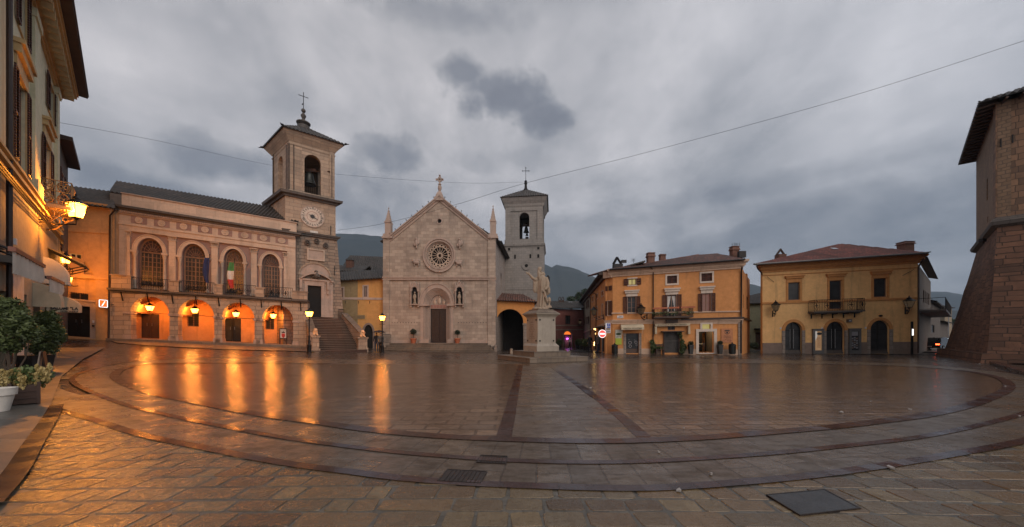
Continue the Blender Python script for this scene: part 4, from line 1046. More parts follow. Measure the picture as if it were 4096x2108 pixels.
# flags on the balcony
def flag(px_top, px_bot, cols, label, w):
    b = F.W(F.u(px_bot[0],.3), .3, F.z(*px_bot,.3)); t_ = F.W(F.u(px_top[0],.9), .9, F.z(*px_top,.9)); e = empty('flag', b, label, 'flag', 'flags on the town hall balcony')
    m = MB(); m.tube([b, t_], .022, 6); m.ell(t_, .04, 8, 6); m.build('pole', M['black_metal'], e)
    dr = (b-t_); tt = Vector((F.t.x, F.t.y, 0)); L = dr.length; n = len(cols); rnd = random.Random(n)
    for k, c in enumerate(cols):      # cloth hanging limp beside the pole, folded
        m = MB(); g = {}
        for i in range(9):
            for j in range(7):
                v = .06+.84*((k+j/6)/n); s_ = i/8; base = t_+dr*(.04+v*.93) if False else t_+dr*.05+Vector((0,0,-1))*v*L*.86
                wid = w*(.35+.65*math.sin(math.pi*min(1, v*.9+.1))); p = base+tt*(s_*wid+.02)*(-1)+Vector((F.n.x,F.n.y,0))*(.05+.05*math.sin(s_*9+v*2))+tt*.02*math.sin(v*7)
                g[i,j] = m.p(*p)
        for i in range(8):
            for j in range(6): m.F.append((g[i,j], g[i+1,j], g[i+1,j+1], g[i,j+1]))
        m.build('cloth_panel', M[c], e, smooth=180)
flag((839,1018), (829,1155), ['cloth_blue'], 'limp dark blue flag on a slanted pole over the second parapet gap', .42)
flag((938,1036), (923,1176), ['cloth_green','cloth_white','cloth_red'], 'limp green, white and red flag hanging from a slanted pole', .44)

# ================================================================== ochre building with the archway door, left of the town hall
I = Facade(200, 24.5, 440, 25.7, ((280,808),(459,832)), ((250,1346),(436,1360)))
ib = empty('corner_building', I.W(0,0,0), 'orange plastered building with a large dark arched doorway beside the information sign', 'building')
hs = []; u1_ = I.u(440)-.01; u0_ = I.u(120)
ar = (I.u(187), I.u(383), I.z(283,1140), I.z(285,1025)); dr_ = I.rect(250,355,1222,1347); gw = I.rect(268,345,1170,1204)
wr = window(I, ib, 277,327,1014,1099, hs, -.12, 'white_paint', 'glass_dark', 1, 2, .07, .04, surround='plaster_info')
m = MB(I); hs.append(archp(ar[0], ar[1], .0, ar[2], ar[3], 20)); m.wall(rectp(u0_, u1_, -.3, I.H), hs, 0, .22); m.build('wall', M['plaster_info'], ib)
m = MB(I); m.wall(archp(ar[0], ar[1], 0, ar[2], ar[3], 20), [rectp(dr_[0], dr_[1], .05, dr_[3]), rectp(*gw)], -.22, .3); m.build('arch_infill', M['plaster_info'], ib)
m = MB(I); a, b = dr_[0], dr_[1]; zt = dr_[3]; m.box(b, b+.35, -.25, -.12, 0, zt+.35); m.box(a-.35, a, -.25, -.12, 0, zt+.35); m.box(a, b, -.25, -.12, zt, zt+.35); m.box(a-.5, b+.5, -.25, -.05, zt+.35, zt+.47); m.build('door_surround', M['stone_trim'], ib)
simple_door(I, ib, (a, b, .05, zt), -.42, 'black_metal', 2, planks=3); grille_window(I.back(.22), ib, gw, -.15, 7, 3)
for y_, h_ in ((917,.28),(1101,.26)): trim(I, ib, 'string_course', 'plaster_info', 200, y_-12, 440, y_+4, h_, 0, .08)
m = MB(I); m.box(u0_, u1_, -.1, .30, I.H-.02, I.H+.12); m.box(u0_, u1_, -.1, .16, I.H-.2, I.H-.02); m.build('cornice', M['plaster_info'], ib)
body(I, ib, u0_, u1_, -.3, I.H, 9, 'plaster_info', 'rear_body', -.55)
P = [above(I, 150, 795, .5), above(I, 462, 832, .5), above(I, 437, 764, -3.5), above(I, 150, 722, -3.5)]
m = MB(); tile_roof(m, P); m.build('roof', M['tile_grey'], ib, recalc=False)
pipe(I, ib, [(462,838,.45),(440,862,.12),(437,1100,.12),(434,1360,.12)], .055)
# lit information sign on a bracket
sg = empty('information_sign', above(I, 413, 1214, .5), 'lit square sign with a white slanted letter i on orange', 'sign')
Sx = I.back(-.5); r_ = Sx.rect(395,432,1198.5,1230)
def rrect(u0,u1,z0,z1,r,n=5):
    out = []
    for cx_, cz_, a0 in ((u1-r,z1-r,0),(u0+r,z1-r,90),(u0+r,z0+r,180),(u1-r,z0+r,270)):
        for k in range(n+1): a = R(a0+90*k/n); out.append((cx_+r*math.cos(a), cz_+r*math.sin(a)))
    return out
m = MB(Sx); m.prism(rrect(*r_, .06), -.06, .0); m.build('casing', M['iron'], sg)
m = MB(Sx); m.band(rrect(r_[0]+.01,r_[1]-.01,r_[2]+.01,r_[3]-.01,.06), rrect(r_[0]+.045,r_[1]-.045,r_[2]+.045,r_[3]-.045,.03), 0, .012, True); m.build('border', M['sign_white_lit'], sg)
m = MB(Sx); m.sheet(rrect(r_[0]+.06,r_[1]-.06,r_[2]+.06,r_[3]-.06,.03), .004); m.build('face', M['sign_orange_lit'], sg)
w_ = r_[1]-r_[0]; text(sg, 'i', Sx, r_[0]+w_*.30, r_[1]-w_*.28, r_[2]+.11, r_[3]-.11, .012, 'sign_white_lit', bold=.02, shear=.5)
m = MB(); m.tube([Sx.W(r_[1], -.03, (r_[2]+r_[3])/2), Sx.W(r_[1]+.06, -.5, (r_[2]+r_[3])/2)], .02, 6); m.build('bracket', M['iron'], sg)
m = MB(I); m.box(I.u(372),I.u(377), .0, .07, I.z(375,1292), I.z(375,1281)); ic = m.build('intercom', M['white_sign']); tag(ic, 'small white intercom box beside the dark arched doorway', 'intercom')
m = MB(I); m.box(I.u(371),I.u(378), .0, .09, I.z(375,1307), I.z(375,1300)); ic = m.build('letter_box', M['black_metal']); tag(ic, 'little black box below the white intercom', 'letter box')

# ================================================================== clock tower of the town hall
C0 = Vector((-20.4, 31.5)); C1 = Vector((-17.14, 34.0)); C3 = Vector((-23.9, 34.4)); TW = (C1-C0).length; ta = (C1-C0)/TW; TL = (C3-C0).length; tb = (C3-C0)/TL
def tq(s0, s1, t0, t1): return [C0+ta*s+tb*t for s, t in ((s0,t0),(s1,t0),(s1,t1),(s0,t1))]
def qprism(m, lo, zlo, hi, zhi):
    a = [m.p(q.x, q.y, zlo) for q in lo]; b = [m.p(q.x, q.y, zhi) for q in hi]
    m.F += [tuple(a[::-1]), tuple(b)]+[(a[k], a[(k+1)%4], b[(k+1)%4], b[k]) for k in range(4)]; return m
ct = empty('clock_tower', (C0.x, C0.y, 0), 'tall square stone bell tower with a Roman-numeral clock beside the town hall', 'tower')
TF = Facade.pts(C0, C1)
LZ = 3.3      # landing height
m = MB(); qprism(m, tq(-.15, TW+1.0, -.0, TL), .0, tq(-.15, TW+.12, .0, TL), 11.0)
# the lower stage carries the portal opening: its front is a wall of its own
o = m.build('lower_stage', M['stone_tower_low'], ct)
m = MB(); qprism(m, tq(-.30, TW+.28, -.30, TL+.2), 11.0, tq(-.34, TW+.32, -.34, TL+.2), 11.16); qprism(m, tq(-.18, TW+.16, -.18, TL+.1), 10.86, tq(-.18, TW+.16, -.18, TL+.1), 11.0); m.build('string_course', M['stone_dark'], ct)
m = MB(); qprism(m, tq(-.02, TW, -.02, TL), 11.16, tq(-.0, TW, 0, TL), 14.35); m.build('middle_stage', M['stone_tower'], ct)
m = MB(); qprism(m, tq(-.15, TW+.15, -.15, TL), 14.2, tq(-.2, TW+.2, -.2, TL), 14.4); qprism(m, tq(-.45, TW+.42, -.45, TL+.4), 14.4, tq(-.5, TW+.47, -.5, TL+.4), 14.62); m.build('belfry_cornice', M['stone_dark'], ct)
BZ0, BZ1 = 14.62, 19.3; ins = .28; Q = tq(ins, TW-.05, .05, TL-.1); cen = sum((q for q in Q), Vector((0,0)))/4; op = {}
m = MB()
for k in range(4):
    a, b = Q[k], Q[(k+1)%4]; Fk = Facade.pts(a, b, cen); mm = MB(Fk); L = Fk.L; c = L*.5; hw = .68 if k == 0 else .62
    if k == 0: c = (TF.u(1252)-ins)
    mm.wall(rectp(0, L, BZ0, BZ1), [archp(c-hw, c+hw, 14.9, 17.85, 18.55)], 0, .45); base = len(m.V); m.V += mm.V; m.F += [tuple(i+base for i in f) for f in mm.F]
m.build('belfry', M['stone_tower'], ct)
m = MB()
for k in (0, 3):
    a, b = Q[k], Q[(k+1)%4]; Fk = Facade.pts(a, b, cen)
    for f in (.0, .10, .93): 
        u = Fk.L*f if f else .03
        for u_ in ((u,) if k == 0 else (Fk.L-u,)): m.tube([Fk.W(u_, .07, 14.9), Fk.W(u_, .07, 19.0)], .035, 6)
m.build('lightning_conductor', M['pipe'], ct)
m = MB()
for e0, e1, z0, z1 in ((.02,.06,18.95,19.05), (.04,.10,19.3,19.42), (.10,.34,19.42,19.75), (.34,.5,19.75,20.0), (.5,.55,20.0,20.12)): qprism(m, tq(ins-e0, TW-.05+e0, .05-e0, TL+e0), z0, tq(ins-e1, TW-.05+e1, .05-e1, TL+e1), z1)
m.build('roof_cornice', M['stone_tower'], ct)
m = MB(); E = tq(-.42, TW+.65, -.65, TL+.6); ap = cen; A3 = [Vector((q.x, q.y, 20.14)) for q in E]; top = Vector((cen.x, cen.y, 22.1))
for k in range(4): tile_roof(m, [A3[k], A3[(k+1)%4], top], .28)
rf = m.build('roof', M['tile_grey'], ct, recalc=False)
m = MB()
for q in A3: m.ell((q.x, q.y, q.z+.05), (.14,.14,.07)); m.tube([q, q+(q-Vector((cen.x,cen.y,q.z))).normalized()*.3+Vector((0,0,.02))], .04, 5)
m.build('corner_spout', M['iron'], rf)
m = MB(); m.lathe((cen.x, cen.y, 21.7), [(.55,0),(.55,.35),(.40,.45),(.62,.62),(.62,.7),(.25,.9),(.12,1.1),(.22,1.3),(.24,1.42),(.12,1.6),(.06,1.72)], 16); m.ell((cen.x, cen.y, 23.6), .2); m.build('finial', M['stone_dark'], rf, smooth=40)
m = MB(); m.tube([(cen.x,cen.y,23.7),(cen.x,cen.y,25.4)], .03, 6); m.tube([Vector((cen.x,cen.y,25.0))-Vector((ta.x,ta.y,0))*.42, Vector((cen.x,cen.y,25.0))+Vector((ta.x,ta.y,0))*.42], .03, 6); m.prism([(0,0),(0,0)], 0, 0) if False else None
m.tube([(cen.x-.15,cen.y,24.2),(cen.x-.02,cen.y,24.3)], .05, 5); m.build('cross', M['iron'], rf)
# bell hanging in the belfry
def bell(name_parent, c, r, h, yoke=True, nm='bell'):
    m = MB(); m.lathe(c, [(r,0),(r*.98,h*.04),(r*.82,h*.18),(r*.66,h*.42),(r*.58,h*.7),(r*.52,h*.88),(r*.34,h*.98),(r*.12,h*1.0),(r*.1,h*1.12)], 20); m.ell((c[0],c[1],c[2]-.02), r*.16); b = m.build(nm, M['bronze'], name_parent, smooth=40)
    if yoke: m = MB(); m.box(c[0]-r*1.1, c[0]+r*1.1, c[1]-.12, c[1]+.12, c[2]+h*1.05, c[2]+h*1.05+.3); m.tube([(c[0]-2,c[1],c[2]+h*1.1),(c[0]+2,c[1],c[2]+h*1.1)], .07, 6); m.build('yoke', M['wood_dark'], b)
    return b
bc = C0+ta*2.3+tb*1.2; bell(ct, (bc.x, bc.y, 16.1), .62, 1.15)
m = MB(); FB = Facade.pts(Q[0], Q[1], cen); c = TF.u(1252)-ins
for k in range(9): u = c-.62+1.24*k/8; m.tube([FB.W(u, -.2, 14.9), FB.W(u, -.2, 15.8)], .016, 5)
m.tube([FB.W(c-.66, -.2, 15.8), FB.W(c+.66, -.2, 15.8)], .025, 5); m.build('belfry_railing', M['iron'], ct)
m = MB(); qprism(m, tq(.6,TW-.5,.6,TL-.6), 14.62, tq(.6,TW-.5,.6,TL-.6), 14.9); m.build('belfry_floor', M['dark_room'], ct)
# clock: disc, rings, numerals, star and hands
uc, zc_ = TF.u(1250), TF.zw(1250, 867); r = .98
m = MB(TF); m.prism(ellp(uc, zc_, r, r, 40), .0, .05); clk = m.build('clock', M['clock_face'], ct)
m = MB(TF); m.band(ellp(uc, zc_, r*1.03, r*1.03, 40), ellp(uc, zc_, r*.96, r*.96, 40), .0, .09, True); m.build('rim', M['stone_trim'], clk)
m = MB(TF); m.band(ellp(uc, zc_, r*.485, r*.485, 36), ellp(uc, zc_, r*.455, r*.455, 36), .05, .062, True); m.build('inner_ring', M['clock_red'], clk)
def rot_text(s, ang, rr, hgt, wid, mat, nm='numeral'):
    cu = bpy.data.curves.new('t','FONT'); cu.body = s; cu.resolution_u = 2; cu.offset = .02; o = bpy.data.objects.new('t', cu); COL.objects.link(o); dg = bpy.context.evaluated_depsgraph_get()
    me = bpy.data.meshes.new_from_object(o.evaluated_get(dg)); bpy.data.objects.remove(o); xs = [v.co.x for v in me.vertices]; ys = [v.co.y for v in me.vertices]; out = []
    for v in me.vertices:
        x = (v.co.x-(min(xs)+max(xs))/2)/(max(xs)-min(xs))*wid if max(xs) > min(xs) else 0; y = (v.co.y-(min(ys)+max(ys))/2)/(max(ys)-min(ys))*hgt+rr
        ca, sa = math.cos(ang), math.sin(ang); out.append((x*ca+y*sa, -x*sa+y*ca))
    return out, [tuple(p.vertices) for p in me.polygons]
m = MB(TF)
for k, s_ in enumerate(['XII','I','II','III','IIII','V','VI','VII','VIII','IX','X','XI']):
    vs_, fs = rot_text(s_, 2*math.pi*k/12, r*.80, r*.24, {1:.04,2:.13,3:.19,4:.25}.get(len(s_),.2)*(1.0 if s_ not in ('X','V') else 4), 'letter_black'); b0 = len(m.V)
    for x, y in vs_: m.p(uc+x, .058, zc_+y)
    m.F += [tuple(i+b0 for i in f) for f in fs]
    a = 2*math.pi*(k+.5)/12; cx_, cz_ = uc+r*.78*math.sin(a), zc_+r*.78*math.cos(a)
    for q in (0, 1):
        aa = a+q*math.pi/2; w1, w2 = (.020, .09) if q == 0 else (.018, .06); dx, dz = math.sin(aa)*w2, math.cos(aa)*w2; ex, ez = math.cos(aa)*w1, -math.sin(aa)*w1
        m.sheet([(cx_-dx-ex, cz_-dz-ez), (cx_+dx-ex, cz_+dz-ez), (cx_+dx+ex, cz_+dz+ez), (cx_-dx+ex, cz_-dz+ez)], .056+.001*q)
m.build('numerals', M['letter_black'], clk)
m = MB(TF); star = []
for k in range(20): a = math.pi*2*k/20; q = (.27 if k % 2 == 0 else .14)*r; star.append((uc+q*math.sin(a), zc_+q*math.cos(a)))
m.prism(star, .05, .075); m.build('star', M['letter_black'], clk)
m = MB(TF)
for a, l, w in ((R(118), .50, .035), (R(298), .34, .025)):
    dx, dz = math.sin(a), math.cos(a); m.prism([(uc-dz*w, zc_+dx*w), (uc+dx*l*r-dz*w*.6, zc_+dz*l*r+dx*w*.6), (uc+dx*l*r+dz*w*.6, zc_+dz*l*r-dx*w*.6), (uc+dz*w, zc_-dx*w)], .076, .09)
m.build('clock_hand', M['letter_black'], clk)
m = MB(TF); r_ = TF.rect(1240,1271,924,937); m.box(r_[0], r_[1], .0, .06, r_[2], r_[3]); m.build('marble_tablet', M['white_paint'], ct)
# portal of the tower above the stair
Tl = TF.back(.0)
px = lambda x, y: (TF.u(x), TF.zw(x, y))
u0, u1 = TF.u(1229), TF.u(1283); z0, z1 = TF.zw(1256,1268), TF.zw(1256,1144)
m = MB(TF); m.box(u0, u1, .0, .10, z0, z1); simple = m.build('portal_door', M['mat_black'], ct)
m = MB(TF); w = .26
m.box(u0-w, u0, 0, .30, z0, z1); m.box(u1, u1+w, 0, .30, z0, z1); m.box(u0-w, u1+w, 0, .30, z1, z1+.30); m.box(u0-w-.35, u0-w, 0, .18, z0, z1+.3); m.box(u1+w, u1+w+.75, 0, .18, z0, z1+.3); m.box(u0-w-.45, u1+w+.78, 0, .36, z1+.45, z1+.60); m.box(u0-w-.4, u1+w+.7, 0, .26, z1+.3, z1+.45)
m.build('portal_frame', M['stone_trim'], ct)
for a in (u0-w-.30, u1+w+.30):
    m = MB(TF); m.box(a-.10, a+.10, .18, .46, z1-.32, z1+.44); m.box(a-.07, a+.07, .18, .36, z1-.75, z1-.32); m.build('console', M['stone_trim'], ct)
ua, ub_ = TF.u(1199), TF.u(1323); zp = z1+.60; cu_ = (ua+ub_)/2; hp = .62
m = MB(TF); arc = [(ua+(ub_-ua)*k/16, zp+hp*math.sin(math.pi*k/16)**.8) for k in range(17)]; inn = [(ua+.12+(ub_-ua-.24)*k/16, zp-.02+(hp-.13)*math.sin(math.pi*k/16)**.8) for k in range(17)]; m.band(arc, inn, .0, .50); m.build('pediment', M['stone_trim'], ct)
m = MB(); p = TF.W(cu_, .35, zp+.35); m.ell(p, (.26,.2,.34)); m.ell(p+Vector((0,0,.32)), (.17,.15,.17)); m.ell(p+Vector((-.25,0,-.1)), .15); m.ell(p+Vector((.25,0,-.1)), .15); m.build('carved_crest', M['stone_dark'], ct, smooth=180)
m = MB(TF); ro = upath(ua-.12, ub_+.05, zp+.35, zp+.35, TF.zw(1262,1050), 20); ri = upath(ua+.03, ub_-.10, zp+.35, zp+.35, TF.zw(1262,1050)-.13, 20); m.band(ro, ri, 0, .10); m.build('relieving_arch', M['stone_tower'], ct)
m = MB(TF); m.sheet(ri[1:-1], .02); m.build('lunette', M['stone_trim'], ct)
r_ = TF.rect(1229,1297,998,1043); m = MB(TF); m.box(r_[0], r_[1], 0, .07, r_[2], r_[3]); pq = m.build('plaque', M['stone_trim'], ct)
m = MB(TF); b_ = .10; m.box(r_[0]-.02, r_[0]+b_, .0, .15, r_[2], r_[3]); m.box(r_[1]-b_, r_[1]+.02, 0, .15, r_[2], r_[3]); m.box(r_[0]+b_, r_[1]-b_, 0, .15, r_[3]-b_, r_[3]); m.box(r_[0]+b_, r_[1]-b_, 0, .15, r_[2], r_[2]+b_); m.build('plaque_frame', M['stone_upper'], pq)
for x, y in ((1229,971),(1266,965),(1302,983)):
    u, z = px(x, y); m = MB(TF); n = 20
    for k in range(n): a = 2*math.pi*k/n; m.ell(TF.W(u+.17*math.cos(a), .1, z+.20*math.sin(a)), .065, 6, 5)
    m.ell(TF.W(u, .08, z), (.11,.11,.13), 8, 6); m.build('wreath_medallion', M['stone_dark'], ct, smooth=180)
for x, ya, yb in ((1323,904,940),(1338,1065,1102)):
    m = MB(); u = TF.u(x, .05); m.tube([TF.W(u, .08, TF.zw(x, ya)), TF.W(u, .08, TF.zw(x, yb))], .035, 5); m.build('tie_anchor', M['iron'], ct)

# ================================================================== stair to the tower portal
tn = TF.n
st = empty('outdoor_staircase', (-14.5, 29.5, 0), 'broad dark stone stair rising to the tower door between sloping parapets', 'staircase')
def sp(u, d, z): return TF.W(u, d, z)
NS = 20; D0, D1 = .95, 4.55; zt0 = TF.zw(1245,1273)-.0
gl = gz(-14, 28.5)+.0
def edge(d, side):      # inner edge of the flight, in TF coordinates, at distance d from the tower
    x_top, x_bot = (1243, 1262) if side < 0 else (1371, 1441); f = (d-D0)/(D1-D0); xt, xb = TF.u(x_top, D0), TF.u(x_bot, D1); return xt+(xb-xt)*f
rise = (zt0-gl)/NS; m = MB(TF)
for k in range(NS):
    d0 = D0+(D1-D0)*k/NS; d1 = D0+(D1-D0)*(k+1)/NS+.05; z = zt0-rise*(k+1); a, b = edge(d1, -1)-.05, edge(d1, 1)+.05
    m.box(a, b, d0-.1 if k else .0, d1, z-.05 if k < NS-1 else z-.3, z); m.box(a, b, .1, d1-.06, gl-.4, z-.05) if k < NS-1 else None
m.box(TF.u(1262,D1)-.1, TF.u(1470,D1+.3), D1-.25, D1+.22, gl-.3, gl+.12)
m.build('step', M['stone_stair'], st)
m = MB(TF)
for k in range(NS-1): d1 = D0+(D1-D0)*(k+1)/NS+.055; z = zt0-rise*(k+1); m.box(edge(d1,-1), edge(d1,1), d1-.03, d1+.004, z-.035, z+.004)
m.build('edge_highlight', M['stone_step'], st)  # paler strips added as painted highlights so the step edges show
m = MB(TF); m.box(TF.u(1218,.8), TF.u(1385,.8)+.2, -.02, D0+.02, zt0-.5, zt0); m.build('landing', M['stone_stair'], st)
for sd in (-1, 1):
    m = MB(TF); t0, t1 = edge(D0, sd), edge(D1, sd); w = .42
    zt_, zb_ = (zt0+.12, gl+1.75) if sd < 0 else (TF.zw(1375,1256,D0)+.0, gl+1.55)
    def q(t, d, z): return m.p(t, d, z)
    a = [q(t0, D0-.3, gl-.4), q(t0+sd*w, D0-.3, gl-.4), q(t1+sd*w, D1-.2, gl-.4), q(t1, D1-.2, gl-.4), q(t0, D0-.3, zt_), q(t0+sd*w, D0-.3, zt_), q(t1+sd*w, D1-.2, zb_), q(t1, D1-.2, zb_)]
    for f in ((0,1,2,3),(4,5,6,7),(0,1,5,4),(1,2,6,5),(2,3,7,6),(3,0,4,7)): m.F.append(tuple(a[i] for i in f))
    pw = m.build('parapet', M['stone_quoin'], st)
    m = MB(TF); e = .06
    a = [m.p(t, d, z) for t, d, z in ((t0-sd*e, D0-.3, zt_), (t0+sd*(w+e), D0-.3, zt_), (t1+sd*(w+e), D1-.15, zb_), (t1-sd*e, D1-.15, zb_), (t0-sd*e, D0-.3, zt_+.12), (t0+sd*(w+e), D0-.3, zt_+.12), (t1+sd*(w+e), D1-.15, zb_+.12), (t1-sd*e, D1-.15, zb_+.12))]
    for f in ((0,1,2,3),(4,5,6,7),(0,1,5,4),(1,2,6,5),(2,3,7,6),(3,0,4,7)): m.F.append(tuple(a[i] for i in f))
    m.build('coping', M['stone_step'], pw)
    # newel block
    x0, x1, y0, y1 = (1247,1279,1342,1405) if sd < 0 else (1432,1471,1349,1408)
    dn = D1+.0; na, nb_ = TF.u(x0, dn), TF.u(x1, dn); ztop = TF.zw((x0+x1)/2, y0, dn); m = MB(TF)
    m.box(na+.04, nb_-.04, dn-.85, dn, gl-.3, ztop-.12); m.box(na-.03, nb_+.03, dn-.9, dn+.05, gl-.3, gl+.28); m.box(na-.05, nb_+.05, dn-.9, dn+.07, ztop-.12, ztop); m.box(na, nb_, dn-.87, dn+.02, ztop-.2, ztop-.12)
    m.build('newel', M['stone_town'], st)
    c = TF.W((na+nb_)/2, dn-.42, ztop); s_ = .68 if sd > 0 else .62
    m = MB(); fx, fy = tn.x, tn.y
    def L(fw, sw, up): return c+Vector((fx*fw+ta.x*sw, fy*fw+ta.y*sw, up))*s_
    Rm = Matrix.Rotation(math.atan2(fy, fx), 3, 'Z')
    m.ell(L(-.15,0,.34), (.55*s_,.28*s_,.26*s_), rot=Rm); m.ell(L(-.5,0,.30), (.26*s_,.30*s_,.28*s_), rot=Rm); m.ell(L(.28,0,.46), (.30*s_,.31*s_,.38*s_), rot=Rm); m.ell(L(.42,.02,.72), (.24*s_,.22*s_,.25*s_)); m.ell(L(.62,.02,.66), (.14*s_,.12*s_,.11*s_))
    for sw in (-.2,.2): m.tube([L(.2,sw,.3), L(.5,sw,.10), L(.80,sw,.08)], [.13*s_,.10*s_,.09*s_], 8); m.ell(L(.82,sw,.08), .11*s_, 8, 6); m.tube([L(-.6,sw*1.3,.25), L(-.2,sw*1.7,.12)], .12*s_, 8); m.ell(L(.40,sw*.8,.92), .06*s_, 6, 5)
    m.tube([L(-.75,0,.2), L(-.8,.25,.1), L(-.4,.38,.1)], .05*s_, 6); m.box(c.x-.01, c.x+.01, c.y-.01, c.y+.01, c.z, c.z+.1)
    me = fuse(m, .035, 2); me.materials.append(M['lion_stone']); ln = bpy.data.objects.new('lion_statue', me); COL.objects.link(ln)
    for v in me.vertices: v.co -= c
    ln.location = c
    tag(ln, 'crouching stone lion on the stair newel beside the lit lamp post' if sd < 0 else 'crouching stone lion on the stair newel nearest the small arched door', 'statue', 'stone lions at the foot of the stair')
m = MB(TF); zr = zt0+.9
a_, b_ = TF.u(1338,.5), TF.u(1374,D0); pts_ = [(TF.u(1338,-.0)+.3, .2), (b_+.1, .75)]
for k in range(9):
    f = k/8; u = pts_[0][0]+(pts_[1][0]-pts_[0][0])*f; d = pts_[0][1]+(pts_[1][1]-pts_[0][1])*f; m.tube([TF.W(u, d, zt0), TF.W(u, d, zr)], .013, 5)
m.tube([TF.W(*pts_[0], zr), TF.W(*pts_[1], zr)], .022, 5); m.build('landing_railing', M['iron'], st)

# ================================================================== lamp posts
def lamp_post(px_, py_foot, py_glass_top, Y, label, first=None):
    p = G(px_, py_foot)
    if first is None:
        e = empty('street_lamp', (0,0,0)); h = 3.0; m = MB()
        m.lathe((0,0,0), [(.20,0),(.20,.08),(.16,.10),(.155,.62),(.17,.66),(.12,.72),(.10,.85),(.12,.95),(.08,1.1),(.06,1.4),(.075,1.44),(.05,1.5),(.042,2.75),(.07,2.79),(.05,2.85),(.06,3.0)], 12); m.tube([(-.26,0,2.72),(.26,0,2.72)], .016, 5)
        m.build('post', M['iron'], e, local=True, smooth=40); lantern_head(e, 3.08, .46, .26, .42, True, 210)
    else: e = copy_tree(first)
    e.location = p; tag(e, label, 'street lamp', 'lamp posts with square lanterns'); return e
lp0 = lamp_post(1237, 1411, 1247, 0, 'lit lamp post standing in front of the tower stair')
p = lp0.location; lp0.location = p; hh = (pt(1245,1247,p.y).z-p.z); k_ = hh/3.5; lp0.scale = (k_,)*3
lp1 = lamp_post(1529, 1411, 1264, 0, 'lit lamp post at the left corner of the church front', lp0)
hh = (pt(1529,1264,lp1.location.y).z-lp1.location.z); lp1.scale = (hh/3.5,)*3
# ================================================================== ochre house between tower and church
K = Facade(1340, 36.6, 1545, 38.6, ((1357,1122),(1532,1112)), ((1388,1392),(1500,1396)))
kb = empty('ochre_house', K.W(0,0,0), 'two-tone olive and orange house with an arched door between the clock tower and the church', 'house')
um = K.u(1431); hs = []
w = window(K, kb, 1455,1469,1145,1188, hs, -.12, 'window_frame', 'glass_dark', 1, 0, .07, .05, surround='stone_trim', sur=.13)
window(K, kb, 1362,1373,1152,1196, hs, -.12, 'window_frame', 'glass_dark', 1, 1, .07, .05, surround='stone_trim', sur=.12)
dr = archp(K.u(1456), K.u(1491), .05, K.z(1473,1332), K.z(1473,1299), 16)
uA, uB = K.u(1345), K.u(1560)
m = MB(K); m.wall(rectp(um, uB, -.3, K.H), [h for h in hs if h[0][0] > um]+[dr], 0, .3); m.build('wall', M['plaster_ochre'], kb)
m = MB(K); m.wall(rectp(uA, um, -.3, K.H), [h for h in hs if h[0][0] < um], 0, .3); m.build('wall', M['plaster_olive'], kb)
m = MB(K); a, b, zs, zt = K.u(1456), K.u(1491), K.z(1473,1332), K.z(1473,1299); m.band(upath(a-.2, b+.2, 0, zs, zt+.2), upath(a, b, 0, zs, zt), -.02, .06); m.build('door_surround', M['plaster_plinth'], kb)
m = MB(K); m.box(a, b, -.28, -.2, 0, zt); m.build('door', M['dark_void'], kb)
trim(K, kb, 'string_course', 'stone_trim', 1345, 1189, 1545, 1191, .22, 0, .07)
body(K, kb, uA, uB, -.4, K.H, 5, 'plaster_ochre', 'rear_body')
m = MB(); tile_roof(m, [above(K,1345,1121,.6), above(K,1560,1108,.6), above(K,1560,1076,-3), above(K,1345,1087,-3)]); m.build('roof', M['tile_grey'], kb, recalc=False)
m = MB(K); r_ = K.rect(1389,1460,1260.5,1275.5); m.box(r_[0], r_[1], .02, .07, r_[2], r_[3]); sb = m.build('shop_sign', M['plaster_olive'], kb); text(sb, 'CANAPE · NORCIA', K, r_[0]+.1, r_[1]-.1, r_[2]+.1, r_[3]-.1, .08, 'lettering')
for x in (1382,1434,1479):
    m = MB(); m.tube([K.W(K.u(x), .04, K.z(x,1203)), K.W(K.u(x), .04, K.z(x,1214))], .03, 5); m.build('tie_anchor', M['iron'], kb)
# roofs that rise behind it
def block(name, label, cat, P4, zb, zt_, wall, roofmat, ridge, over=.5, group=None):
    """simple house far behind: four ground corners, walls with a two-slope roof"""
    e = empty(name, (P4[0][0], P4[0][1], zb), label, cat, group); m = MB(); qprism(m, [Vector(q) for q in P4], zb, [Vector(q) for q in P4], zt_); m.build('wall', M[wall], e)
    a, b, c, d = [Vector((q[0], q[1], zt_)) for q in P4]; tdir = (b-a).normalized(); dd = (d-a).normalized(); r1 = (a+d)/2+Vector((0,0,ridge)); r2 = (b+c)/2+Vector((0,0,ridge)); o_ = over
    m = MB(); a2, b2 = a-tdir*o_-dd*o_, b+tdir*o_-dd*o_; c2, d2 = c+tdir*o_+dd*o_, d-tdir*o_+dd*o_; r1 -= tdir*o_; r2 += tdir*o_
    tile_roof(m, [a2-Vector((0,0,.2)), b2-Vector((0,0,.2)), r2, r1], .3); tile_roof(m, [c2-Vector((0,0,.2)), d2-Vector((0,0,.2)), r1, r2], .3); m.build('roof', M[roofmat], e, recalc=False)
    m = MB(); m.sheet([0,0,0], 0) if False else None
    for p, q, r_ in ((a, d, r1+tdir*o_), (b, c, r2-tdir*o_)): i = [m.p(*p), m.p(*q), m.p(*r_)]; m.F.append(tuple(i))
    m.build('gable', M[wall], e); return e
b1 = block('rear_house', 'low olive house with a chimney, its roof showing just above the ochre house', 'house', [(-24,44),(-19.4,44.5),(-20,50),(-25,49.5)], -1, 9.9, 'plaster_olive', 'tile_grey', 1.1)
